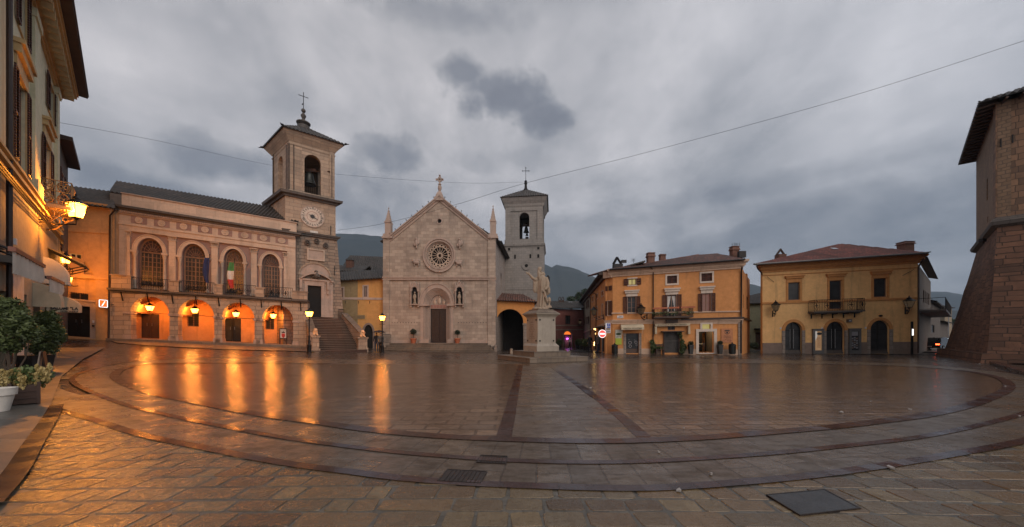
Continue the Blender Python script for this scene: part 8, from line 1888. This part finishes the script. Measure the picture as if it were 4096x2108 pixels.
while k < BL:
    m = MB(B); m.prism([(k-.13, B.H+.54), (k+.13, B.H+.54), (k+.13, B.H+.30), (k+.07, B.H+.12), (k-.07, B.H+.12), (k-.13, B.H+.30)], .28, .62); m.build('cornice_bracket', M['plaster_left_trim'], lb); k += .62
m = MB(B); m.box(U0, BL+.55, -.3, 1.12, B.H+.88, B.H+1.02); m.box(U0, BL+.55, 1.0, 1.16, B.H+.98, B.H+1.12); m.build('eave', M['eave_wood'], lb)
P = [B.W(U0, 1.15, B.H+1.05), B.W(BL+.6, 1.15, B.H+1.05), B.W(BL+.6, -5, B.H+3), B.W(U0, -5, B.H+3)]; m = MB(); tile_roof(m, P, .26); m.build('roof', M['tile_dark'], lb, recalc=False)
m = MB(); m.tube([B.W(B.u(12), .12, B.H-.1), B.W(B.u(12), .12, .3)], .07, 8); m.build('drainpipe', M['pipe'], lb)
m = MB()
for dz in (0, .12, .22): m.tube([B.W(U0, .20, zsc-.42-dz), B.W(3, .2, zsc-.45-dz), B.W(8, .2, zsc-.40-dz), B.W(BL-.2, .2, zsc-.5-dz)], .03, 5)
m.build('cables', M['iron'], lb)
m = MB(B); r_ = B.rect(30,86,1100,1440); m.box(r_[0], r_[1], .01, .06, .1, r_[3]); m.build('white_shop_panel', M['white_paint'], lb)
# balcony with scrolled ironwork
ub0 = B.u(153); zb_ = zsc+.28; bd = .95; bl_ = 2.4; m = MB(B); m.box(ub0, ub0+bl_, .0, bd+.06, zb_-.16, zb_); m.build('balcony_slab', M['plaster_left_trim'], lb)
m = MB(); zt_ = B.z(153, 777)-.02; zt_ = zb_+1.15
def scroll(a0, a1, z0, z1):
    """one wrought-iron panel: paired S-curves that cross in the middle"""
    P = lambda s, t: B.W(ub0+.03, a0+(a1-a0)*s, z0+(z1-z0)*t)
    for sg in (-1, 1):
        m.tube([P(.5+sg*x, t) for x, t in ((.08,.02),(.30,.05),(.42,.18),(.34,.33),(.12,.45),(-.12,.56),(-.34,.67),(-.42,.82),(-.30,.95),(-.08,.98))], .034, 6)
        for cz in (.2, .8): m.tube([P(.5+sg*.16+.14*math.cos(a), cz+.085*math.sin(a)) for a in [k*math.pi/5 for k in range(11)]], .028, 5)
for a0, a1 in ((.02,.46),(.50,.94)): scroll(a0, a1, zb_+.06, zt_-.06)
for d in (.0, .48, bd): m.tube([B.W(ub0+.03, d, zb_), B.W(ub0+.03, d, zt_)], .02, 5)
for z in (zb_+.05, zt_): m.tube([B.W(ub0+.03, 0, z), B.W(ub0+.03, bd, z), B.W(ub0+bl_, bd, z), B.W(ub0+bl_, 0, z)], .028, 6)
for j in range(14): u = ub0+.1+(bl_-.1)*j/13; m.tube([B.W(u, bd, zb_), B.W(u, bd, zt_)], .018, 5)
m.build('balcony_railing', M['iron_gold'], lb)
m = MB(); 
for u in (ub0+.1, ub0+bl_-.1): m.tube([B.W(u,.02,zb_-.95), B.W(u,.3,zb_-.85), B.W(u,.62,zb_-.45), B.W(u,.92,zb_-.18)], .03, 6); m.tube([B.W(u,.25+.2*math.cos(a),zb_-.42+.2*math.sin(a)) for a in [k*math.pi/6 for k in range(13)]], .022, 5); m.tube([B.W(u,.62+.1*math.cos(a),zb_-.28+.1*math.sin(a)) for a in [k*math.pi/5 for k in range(11)]], .02, 5)
m.build('balcony_bracket', M['iron_gold'], lb)
# awnings of the shops
def flat_awning(x0, y0, x1, y1, yb0, yb1, d):
    u0, u1 = B.u(x0, d), B.u(x1, d); z0, z1 = B.z(x0, y0, d), B.z(x1, y1, d); zd = (B.z(x0, yb0, d)+B.z(x1, yb1, d))/2; z0 = z1 = (z0+z1)/2
    m = MB(B); m.box(u0, u1, d-.06, d+.04, z0-.02, z0+.08); rod = m.build('awning_rod', M['wood_red'], lb); m = MB(B); n = 26; ids = []
    for k in range(n+1): u = u0+(u1-u0)*k/n; w = .03*math.sin(k*2.1); ids.append((m.p(u, d+w, z0-.02), m.p(u, d+w*1.6, zd+(.14 if k % 3 == 1 else 0))))
    for a, b in zip(ids, ids[1:]): m.F.append((a[0], b[0], b[1], a[1]))
    m.build('awning_valance', M['cloth_grey'], rod, smooth=180)
    for u in (u0+.1, u1-.1): m = MB(); m.tube([B.W(u, .05, z0+.45), B.W(u, d-.05, z0+.03)], .03, 6); m.build('awning_arm', M['iron'], rod)
    m = MB(B); m.box(u0, u1, .0, .35, z0+.40, z0+.62); m.build('awning_cassette', M['cloth_dark'], rod)
flat_awning(50, 978, 174, 1086, 1078, 1143, 1.0); flat_awning(198, 1104, 253, 1144, 1158, 1186, 1.0)
def hood_awning(u0, u1, zb, h, d, mat, txt=None, nm='hood_awning'):
    m = MB(B); n = 8; R_ = []
    for u in (u0, u1): R_.append([m.p(u, d*math.sin(HALF*k/n), zb+h*math.cos(HALF*k/n)) for k in range(n+1)]+[m.p(u, d, zb-.30)]+[m.p(u, 0, zb-.30), m.p(u, 0, zb)])
    for j in range(n+1): m.F.append((R_[0][j], R_[1][j], R_[1][j+1], R_[0][j+1]))
    for r in R_: m.F.append(tuple(r[:n+1])+(r[-1],)); m.F.append((r[-1], r[n], r[n+1], r[n+2]))
    a = m.build(nm, M[mat], lb, smooth=50, recalc=False)
    if txt:
        P0, P1 = B.W(u0-.015, 0, zb), B.W(u0-.015, d, zb); TF_ = Facade.pts(P0, P1)
        text(a, txt[0], TF_, .12, TF_.L-.02, P0.z-.17, P0.z+.0, .02, 'letter_black', bold=.045); text(a, txt[1], TF_, .45, TF_.L-.02, P0.z-.29, P0.z-.20, .02, 'letter_black', bold=.03)
    return a
us = B.u(185); hood_awning(us, us+2.0, B.z(240,1225,.8), B.z(240,1166,.8)-B.z(240,1225,.8), 1.05, 'cloth_cream', ('SALUMI "LA', 'NORCINERIA'))
u = B.u(172); hood_awning(u, u+1.6, B.z(205,1096,.5), 1.0, .75, 'cloth_grey', None); hood_awning(B.u(130), B.u(130)+1.4, B.z(150,1190,.7), .75, .75, 'cloth_cream', None)
cz = B.z(260, 1000, 1.0); m = MB(B); u = B.u(190); i = [m.p(u, .0, cz+.75), m.p(u+3.2, .0, cz+.75), m.p(u+3.4, 1.25, cz), m.p(u-.1, 1.25, cz)]; m.F.append(tuple(i)); i2 = [m.p(u, .0, cz+.70), m.p(u+3.2, .0, cz+.70), m.p(u+3.4, 1.25, cz-.06), m.p(u-.1, 1.25, cz-.06)]; m.F.append(tuple(i2)); m.F += [(i[0],i[3],i2[3],i2[0]), (i[3],i[2],i2[2],i2[3])]; cn = m.build('canopy', M['cloth_dark'], lb); m = MB()
for f in (.0, .5, 1): u_ = u+3.2*f; m.tube([B.W(u_, .05, cz-.5), B.W(u_, .5, cz-.42), B.W(u_, 1.2, cz-.08)], .03, 5); m.tube([B.W(u_, .5+.15*math.cos(a), cz-.2+.15*math.sin(a)) for a in [k*math.pi/4 for k in range(9)]], .02, 5)
m.build('canopy_bracket', M['iron'], cn)
m = MB(B); m.box(B.u(24), B.u(29), .0, .2, B.z(26,975), B.z(26,950)); m.build('siren_box', M['white_sign'], lb)
# next house in the row
N0, N1 = B.W(BL+.02,0,0), Vector((-31.4, 24.75, 0)); NF_ = Facade.pts(N0, N1); nh_ = empty('next_house', (N0.x, N0.y, 0), 'darker narrow house with brown shutters between the near house and the orange corner building', 'building'); hs = []
zt_ = NF_.zw(262, 640); window(NF_, nh_, 239, 252, 690, 770, hs, nv=1, nh=1, shut='open', sw=.5, surround='stone_trim', sur=.06); window(NF_, nh_, 241, 254, 955, 1010, hs, nv=1, nh=1, shut='closed')
m = MB(NF_); m.wall(rectp(0, NF_.L, 0, zt_), hs, 0, .25); m.build('wall', M['plaster_grey'], nh_); bodyR(NF_, nh_, 0, NF_.L, 0, zt_, 8, 'plaster_grey'); m = MB(NF_); m.box(0, NF_.L+.1, -.3, .55, zt_, zt_+.25); m.build('eave', M['wood_dark'], nh_)
# wall lanterns that light this side
def lit_lantern(px_, py_, Y, size, power, label, back):
    c = pt(px_, py_, Y); e = empty('wall_lantern', c-Vector((0,0,.25*size)), label, 'lantern', 'lit wall lanterns on the left'); lantern_head(e, 0, .46*size, .29*size, .60*size, True, power, (1,.32,.035))
    m = MB(); v = Vector(back); m.tube([(0,0,-.10*size),(0,0,-.3*size),tuple(v*.5+Vector((0,0,-.42*size))),tuple(v+Vector((0,0,-.3*size)))], .025*size+.01, 6); m.build('bracket', M['iron'], e, local=True); return e
lit_lantern(304, 848, 17.0, 1.08, 3000, 'largest lit lantern, beside the scrolled iron balcony', (-.75,-.8,0)); lit_lantern(264, 1042, 22.6, .72, 450, 'lit lantern below the dark canopy, second along the left wall', (-.9,-.1,0)); lit_lantern(275, 1121, 24.0, .55, 130, 'smallest lit lantern, above the big archway of the orange corner building', (-.1,.6,0))

# ---- plants and things on the left pavement
def gl3(x, y): p = G(x, y); p.z += .035; return p
def shrub(label, p, blobs, n, size, seed, pot=True):
    e = empty('potted_shrub', p, label, 'potted plant', 'potted shrubs in front of the shops'); rnd = random.Random(seed)
    if pot: m = MB(); m.taper(-.27,.27,-.27,.27,0,.5,-.05); m.build('pot', M['plastic_black'], e, local=True)
    m = MB()
    for k in range(7): a = rnd.uniform(0,6.28); b = blobs[k % len(blobs)][0]; m.tube([(0,0,.4),(b[0]*.4+.1*math.cos(a),b[1]*.4+.1*math.sin(a),b[2]*.6),tuple(b)], [.022,.016,.006], 5)
    m.build('stems', M['bark'], e, local=True); foliage('foliage', 'leaf_dark', e, blobs, n, size, seed, local=True)
p = G(45, 1590); s_ = p.y/FPX
def bl(p, L): 
    out = []
    for x, y, rx, rz in L: q = pt(x, y, p.y)-p; f_ = FPX*abs(p.x)*.25/p.y**2; out.append(((q.x, random.Random(x).uniform(-.08,.08), q.z), (math.sqrt(max(rx*rx-f_*f_, .2*rx*rx))*p.y/FPX, .25, rz*p.y/FPX), rx*rz))
    return out
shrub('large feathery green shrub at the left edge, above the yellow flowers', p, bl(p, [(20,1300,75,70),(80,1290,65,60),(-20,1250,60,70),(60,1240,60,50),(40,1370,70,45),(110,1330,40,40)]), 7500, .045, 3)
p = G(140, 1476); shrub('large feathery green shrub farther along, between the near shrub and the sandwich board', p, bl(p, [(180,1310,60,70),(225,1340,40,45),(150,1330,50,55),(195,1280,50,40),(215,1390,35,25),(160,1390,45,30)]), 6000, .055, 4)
p = gl3(22, 1632); p.y += .3; fb_ = empty('flower_box', p, 'dark wooden planter box with pale yellow flower spikes', 'planter'); fb_.rotation_euler.z = math.atan2(-p.x, p.y); fb_.scale = (.66,.66,.95); k_ = p.y/FPX; m = MB(); m.box(-.30,.28,-.3,.5,.02,.46); m.box(-.34,-.26,-.34,.5,0,.52); m.box(.24,.32,-.34,.5,0,.52); m.box(-.3,.28,-.33,-.29,.14,.18); m.box(-.3,.28,-.33,-.29,.30,.34); m.build('box', M['wood_dark'], fb_, local=True)
foliage('foliage', 'leaf_green', fb_, [((0,.1,.66),(.48,.4,.22),1),((.35,.1,.62),(.25,.3,.2),.4)], 1600, .05, 7, local=True); rnd = random.Random(9); sp_ = []
for k in range(22): x, y = rnd.uniform(-.5,.5), rnd.uniform(-.35,.2); h = rnd.uniform(.62,.92); sp_ += [((x+rnd.uniform(-.03,.03), y, h-.08*j), (.045,.045,.05), 1) for j in range(4)]
foliage('flower_spikes', 'leaf_yellow', fb_, sp_, 4200, .03, 8, local=True, flat=1.6)
p = gl3(-6, 1652); e = empty('white_pot', p, 'round white plastic flower pot cut by the left edge of the picture', 'pot'); e.scale = (.8,.8,.95); m = MB(); m.lathe((0,0,0), [(.17,0),(.25,.34),(.29,.35),(.30,.50),(.27,.50),(.25,.42),(.02,.42)], 24); m.build('pot_body', M['white_paint'], e, local=True, smooth=40); m = MB(); m.lathe((0,0,.40), [(.24,0),(.24,.03)], 16); m.build('soil', M['dark_room'], e, local=True)
p = gl3(170, 1498); e = empty('sandwich_board', p, 'narrow folding pavement board with a red scrawl, beside the shrubs', 'sign', rz=-.9); h = 88*p.y/FPX
for sg, nm in ((-1,'front_panel'),(1,'rear_panel')): m = MB(); i = [m.p(a, sg*.10+b, 0) for a in (-.12,.12) for b in (-.015,.015)]+[m.p(a, sg*.02+b, h) for a in (-.12,.12) for b in (-.015,.015)]; m.F += [(0,1,5,4),(2,3,7,6),(0,2,6,4),(1,3,7,5),(0,1,3,2),(4,5,7,6)]; m.build(nm, M['clock_face' if sg < 0 else 'wood_dark'], e, local=True)
m = MB(); m.tube([(-.05,-.10,h*.3),(.05,-.085,h*.45),(-.04,-.075,h*.58),(.05,-.06,h*.72)], .02, 5); m.build('red_scrawl', M['cloth_red'], e, local=True)

# ================================================================== bastion on the right
bs_ = empty('bastion', (28.4, 20.95, 0), 'massive weathered stone bastion with a sloping foot and jutting tiled eave', 'fortress tower')
T4 = [Vector((29.8,21.5)), Vector((41.5,10.6)), Vector((49,19)), Vector((37.4,28.2))]; L4 = [Vector((28.35,20.95)), Vector((40.3,9.6)), Vector((49,19)), Vector((35.4,28.9))]
def ex(e, P=T4): c = sum(P, Vector((0,0)))/4; return [P[0]+Vector((-1.33,.01))*e, P[1]+Vector((-.67+.74,-.74-.67))*e, P[2]+Vector((1.33,0))*e, P[3]+Vector((-.66+.75,.75+.66))*e]
FL = Facade.pts(T4[3], T4[0], (40,20)); FR = Facade.pts(T4[0], T4[1], (40,20))
sl = FL.L-(FL.L*.42); hole = rectp(FL.u(3949)-.28, FL.u(3949)+.28, FL.zw(3949,802), FL.zw(3949,715)); h2 = rectp(FL.u(3951)-.18, FL.u(3951)+.18, FL.zw(3951,888), FL.zw(3951,866))
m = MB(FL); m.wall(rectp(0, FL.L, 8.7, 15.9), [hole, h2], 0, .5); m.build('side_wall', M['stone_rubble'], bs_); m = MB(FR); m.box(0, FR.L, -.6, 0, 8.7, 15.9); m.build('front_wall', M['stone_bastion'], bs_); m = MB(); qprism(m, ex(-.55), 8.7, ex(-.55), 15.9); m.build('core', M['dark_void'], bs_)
m = MB(FL); m.box(FL.L-.9, FL.L+.04, .0, .06, 8.9, 15.9); m.build('quoin', M['stone_bastion'], bs_)
m = MB()
for k in range(7): a, z = math.pi*k/6, 8.55; pass
for e0, e1, z0, z1 in ((.04,.22,8.25,8.38),(.24,.30,8.38,8.58),(.30,.20,8.58,8.76),(.18,.02,8.76,8.88)): qprism(m, ex(e0), z0, ex(e1), z1)
m.build('torus_moulding', M['stone_dark'], bs_)
m = MB(); n = 14; prev = None; rnd = random.Random(4)
for k in range(n+1):
    f = k/n; z = 8.3*f-.3*(1-f); Q_ = [L4[j].lerp(T4[j], f**.9) for j in range(4)]; ring = []
    for j in range(4):
        a, b = Q_[j], Q_[(j+1)%4]; N = 14 if j in (0,3) else 2
        for q in range(N): v = a.lerp(b, q/N); w = .05*mnoise.noise(Vector((v.x*.9, v.y*.9, z*.9))); d = (v-Vector((40,20))).normalized(); v = v+d*w; ring.append(m.p(v.x, v.y, z))
    if prev: 
        for j in range(len(ring)): m.F.append((prev[j], prev[(j+1)%len(ring)], ring[(j+1)%len(ring)], ring[j]))
    prev = ring
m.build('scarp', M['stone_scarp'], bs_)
m = MB(); Q_ = [q+(q-Vector((41,19))).normalized()*.32 for q in L4]; Q2 = [q+(q-Vector((41,19))).normalized()*.18 for q in L4]; qprism(m, Q_, -.4, Q2, .55); m.build('foot_course', M['stone_scarp'], bs_)
E4 = [Vector((q.x, q.y, 15.98)) for q in ex(.85)]; tc_ = Vector((39.5,19.5,19.0)); m = MB()
for k in range(4): tile_roof(m, [E4[k], E4[(k+1)%4], tc_], .3, .06)
m.build('roof', M['tile_grey'], bs_, recalc=False); m = MB()
for F_, L_ in ((FL, FL.L), (FR, FR.L)):
    k = .2
    while k < L_+.6: m.box(*(0,0,0,0,0,0)) if False else None; a = F_.W(k, 0, 15.82); b = F_.W(k, .8, 15.78); m.tube([a, b], .07, 4); k += .6
m.build('rafters', M['eave_wood'], bs_)
for x, y in ((4049,555),(3994,573)): u = FR.u(x) if x > 4000 else .12; m = MB(); m.tube([FR.W(u,.06,FR.zw(x,y+18)), FR.W(u,.06,FR.zw(x,y-15))], .035, 5); m.build('tie_anchor', M['iron'], bs_)
q = pt(3934, 972, 24.0); m = MB(); m.tube([q, q+Vector((-.4,-.3,.15))], .05, 6); m.box(q.x-.6,q.x-.35,q.y-.42,q.y-.2,q.z-.02,q.z+.2); m.box(q.x+.1,q.x+.4,q.y-.35,q.y-.1,q.z-.25,q.z-.02); m.build('floodlight', M['iron'], bs_)
kp = [G(3957,1455), G(4096,1502), G(4300,1580)]; m = MB(); 
for a, b in zip(kp, kp[1:]): d = (b-a).normalized(); n_ = Vector((-d.y, d.x, 0)); n_ = n_ if n_.x > 0 else -n_; i = [m.p(*(q+n_*w+Vector((0,0,z)))) for q in (a, b) for w in (0,.3) for z in (-.1,.14)]; m.F += [tuple(i[j] for j in f) for f in ((0,1,3,2),(4,6,7,5),(0,4,5,1),(2,3,7,6),(0,2,6,4),(1,5,7,3))]
tag(m.build('kerb', M['wet_red']), kind='structure')
polysheet('bastion_verge', [(28.6,20.0),(33,14.5),(42,6),(44,8),(30,21)], M['wet_base'], .05, 2)

# ================================================================== overhead wires
def wire(label, L, r):
    P = [pt(*q) for q in L]; out = []
    for i in range(len(P)-1):
        p0, p1, p2, p3 = P[max(i-1,0)], P[i], P[i+1], P[min(i+2, len(P)-1)]
        for k in range(6): t = k/6; out.append(.5*((2*p1)+(p2-p0)*t+(2*p0-5*p1+4*p2-p3)*t*t+(3*p1-p0-3*p2+p3)*t**3))
    out.append(P[-1]); m = MB(); m.tube(out, r, 5); o = m.build('overhead_wire', M['iron']); tag(o, label, 'wire')
wire('thin cable that sags from the left house behind the clock tower to the bell tower', [(215,486,20.5),(640,565,29),(1065,657,38),(1350,697,40),(1830,731,43),(2100,728,46)], .010)
wire('long cable rising from the clock tower past the church gable to the upper right', [(1350,921,34.2),(1545,892,33.5),(1835,815,32.5),(2100,733,31.5),(2607,604,29),(3387,390,25.5),(4096,163,22.5),(4400,60,21)], .013)

# ================================================================== covers in the paving, scraps
def cover(label, q4, dark, nm='manhole_cover', ribs=8):
    P = [G(*q) for q in q4]; c = sum(P, Vector((0,0,0)))/4; e = empty(nm, c, label, 'manhole cover'); m = MB()
    o_ = [q-c for q in P]
    def ringp(k, z): return [m.p(q.x*k, q.y*k, q.z+z) for q in o_]
    a, b, c2, d_ = ringp(1.0,-.01), ringp(1.0,.014), ringp(.95,.014), ringp(.95,.006)
    for A_, B_ in ((a,b),(b,c2),(c2,d_)):
        for k in range(4): m.F.append((A_[k], A_[(k+1)%4], B_[(k+1)%4], B_[k]))
    m.build('frame', M['iron_cover'], e, local=True); m = MB(); i = [m.p(q.x*.95, q.y*.95, q.z+.010) for q in o_]; m.F.append(tuple(i)); cv = m.build('plate', M[dark], e, local=True)
    m = MB(); L = (o_[1]-o_[0]); W2 = (o_[3]-o_[0])
    for k in range(1, ribs+1):
        f = k/(ribs+1); s = o_[0]*.9+(L*.9)*f; t_ = s+W2*.9; m.tube([s+Vector((0,0,.012)), t_+Vector((0,0,.012))], .006, 4)
    if ribs: m.build('raised_ribs', M[dark], e, local=True)
plain('iron_cover', (.030,.022,.019), .35, .3, var=.4, vs=8, bump=.5, bs=40); plain('iron_cover_blue', (.050,.052,.055), .38, .3, var=.3, vs=5, bump=.6, bs=40)
cover('brown rusty square cover set in the front paving left of centre', [(1790,1879),(1950,1889),(1922,1936),(1748,1927)], 'iron_cover'); cover('small dark grating cover on the middle red ring', [(1922,1822),(2031,1827),(2024,1858),(1905,1852)], 'iron_wet'); cover('large blue-grey square cover among the front stones at the right', [(3064,1982),(3299,1960),(3445,2037),(3200,2065)], 'iron_cover_blue', ribs=0)
first = None
for k, (x, y) in enumerate(((2362,1554),(3483,1609),(3366,1652),(4021,1547),(4077,1668),(3918,1456),(3985,1474),(2735,1715),(2635,1812),(2844,1901),(3565,1876),(2714,1967),(3640,1640),(1480,1590))):
    p = G(x, y); m = MB(); rnd = random.Random(k); s_ = .018+.02*rnd.random(); i = [m.p(math.cos(a)*s_*rnd.uniform(.6,1.4), math.sin(a)*s_*rnd.uniform(.4,1.6), .02+rnd.uniform(0,.02)) for a in (0,1.2,2.5,3.8,5.1)]; m.F.append(tuple(i)); i2 = [m.p(m.V[j].x*.9, m.V[j].y*.9, .008) for j in range(5)]; m.F.append(tuple(i2)); m.F += [(j, (j+1)%5, 5+(j+1)%5, 5+j) for j in range(5)]
    o = m.build('litter_scrap', M['litter']); o.location = p; o.rotation_euler = (0,0,k); tag(o, 'small crumpled white scrap lying on the wet paving', 'litter', 'scraps of litter on the wet square')

# ================================================================== people
def person(p, rz, top, legs, label, arm=None, skin='skin', h=1.74, stride=.12, group='people on the square'):
    m = MB(); s = h/1.74
    for sg in (-1, 1):
        m.tube([(stride*sg,.09*sg,.06),(stride*sg*.7,.09*sg,.48),(0,.09*sg,.92)], [.055,.062,.10], 10); m.ell((stride*sg+.07,.09*sg,.045), (.14,.05,.045), 8, 6)
        sh_ = (0,.19*sg,1.42); 
        if arm and sg == 1: A_ = [sh_, (.10,.22,1.16), (.26,.12,1.32)]
        else: A_ = [sh_, (-.02*sg,.24*sg,1.14), (.06*sg+.06,.25*sg,.90)]
        m.tube(A_, [.065,.05,.036], 8); hx = Vector(A_[-1]); d = (Vector(A_[-1])-Vector(A_[-2])).normalized(); m.ell(hx+d*.05, (.04,.028,.045), 8, 6)
        for k in range(4): o = Vector((.022*(k-1.5),0,0)); m.tube([hx+d*.06+o, hx+d*(.115-.01*abs(k-1.5))+o*1.1, hx+d*.125+o+Vector((.0,-.02*sg,-.01))], [.013,.012,.01], 6)
        m.tube([hx+d*.03+Vector((.03,0,0)), hx+d*.08+Vector((.055,-.01*sg,0))], [.014,.011], 6)
    m.tube([(0,0,.86),(0,0,1.1),(0,0,1.36),(0,0,1.46)], [.155,.145,.18,.10], 14); m.ell((0,0,1.36), (.12,.22,.12)); m.tube([(0,0,1.42),(.01,0,1.56)], .055, 8); m.ell((.01,0,1.63), (.095,.078,.115)); m.ell((.10,0,1.615), (.02,.014,.022), 6, 5)
    for sg in (-1, 1): m.ell((.0,.08*sg,1.625), (.018,.012,.03), 6, 5)
    me = fuse(m, .017, 2)
    for v in me.vertices: v.co *= s
    for q in (top, legs, skin, 'bark'): me.materials.append(M[q])
    for pl in me.polygons:
        z = pl.center.z/s; x = pl.center.x/s; yy = abs(pl.center.y/s)
        pl.material_index = (3 if (z > 1.665 or (z > 1.57 and x < -.03)) else 2) if z > 1.50 else (2 if (z < .93 and yy > .19) or (arm and z > 1.3 and x > .22) else (1 if z < .92 else 0))
    o = bpy.data.objects.new('person', me); COL.objects.link(o); o.location = p; o.rotation_euler = (0,0,rz); tag(o, label, 'person', group); return o
pa_ = G(1506, 1407); pb_ = G(1523, 1410); person(pa_, R(-60), 'cloth_black', 'denim', 'person in a dark jacket and jeans holding the umbrella, left of the pair', True); person(pb_, R(-70), 'cloth_dark', 'cloth_black', 'person in dark clothes walking close beside, right of the pair under one umbrella')
um_ = empty('umbrella', Vector((pa_.x+.28, pa_.y-.15, pa_.z+1.32)), 'open black umbrella held over two people near the church steps', 'umbrella'); m = MB(); n = 16; R_ = []
for r, z in ((.56,.44),(.46,.53),(.28,.60),(.02,.65)): R_.append([m.p(r*math.cos(2*math.pi*k/n)*(1-.05*(k % 2)), r*math.sin(2*math.pi*k/n)*(1-.05*(k % 2)), z-.03*(k % 2)*(r > .4)) for k in range(n)])
for A_, B_ in zip(R_, R_[1:]):
    for k in range(n): m.F.append((A_[k], A_[(k+1)%n], B_[(k+1)%n], B_[k]))
m.build('canopy', M['cloth_black'], um_, local=True, smooth=50); m = MB(); m.tube([(0,0,-.12),(0,0,.68)], .012, 6); m.build('shaft', M['steel'], um_, local=True)
g_ = 'people in the lane'
person(pt(2278,1391,46)*Vector((1,1,0)) if False else Vector((pt(2278,0,46).x, 46, gz(7.5,46))), R(180), 'cloth_white', 'cloth_black', 'person in a white shirt standing by the lit door of the red house', group=g_)
person(Vector((pt(2360,0,36).x, 36, gz(8,36))), R(-80), 'cloth_black', 'cloth_black', 'dark figure standing at the left side of the lane, near the cream house', group=g_); person(Vector((pt(2391,0,34).x, 34, gz(8,34))), R(200), 'cloth_dark', 'denim', 'figure in a grey top and jeans by the lit shop of the orange row house', group=g_)
for k, (x, lb_) in enumerate(((2330,'dark potted bush in the lane below the cream house shutters'),(2345,'dark potted bush in the lane, next to the dark standing figure'),(2236,'dark potted bush left of the lit arched door'),(2312,'dark potted bush right of the lit arched door'))):
    Yk = (44,40,49,50)[k]; e = empty('potted_bush', (pt(x,0,Yk).x, Yk, gz(8,Yk)), lb_, 'potted plant', 'potted bushes in the lane'); m = MB(); m.taper(-.3,.3,-.25,.25,0,.45,-.05); m.build('pot', M['plastic_black'], e, local=True); foliage('foliage', 'leaf_dark', e, [((0,0,.85),(.5,.4,.5),1)], 500, .09, 50+k, local=True)

# ================================================================== air
t = NT('air'); vol = t.nd('ShaderNodeVolumePrincipled'); vol.inputs['Density'].default_value = HAZE; vol.inputs['Color'].default_value = (.50,.66,.84,1); t.nt.links.new(vol.outputs[0], t.out.inputs['Volume'])
for l in list(t.out.inputs['Surface'].links): t.nt.links.remove(l)
if HAZE > 0:
    m = MB(); m.box(-4400, 4400, -60, 3200, -45, 620); tag(m.build('haze', M['air']), kind='stuff')
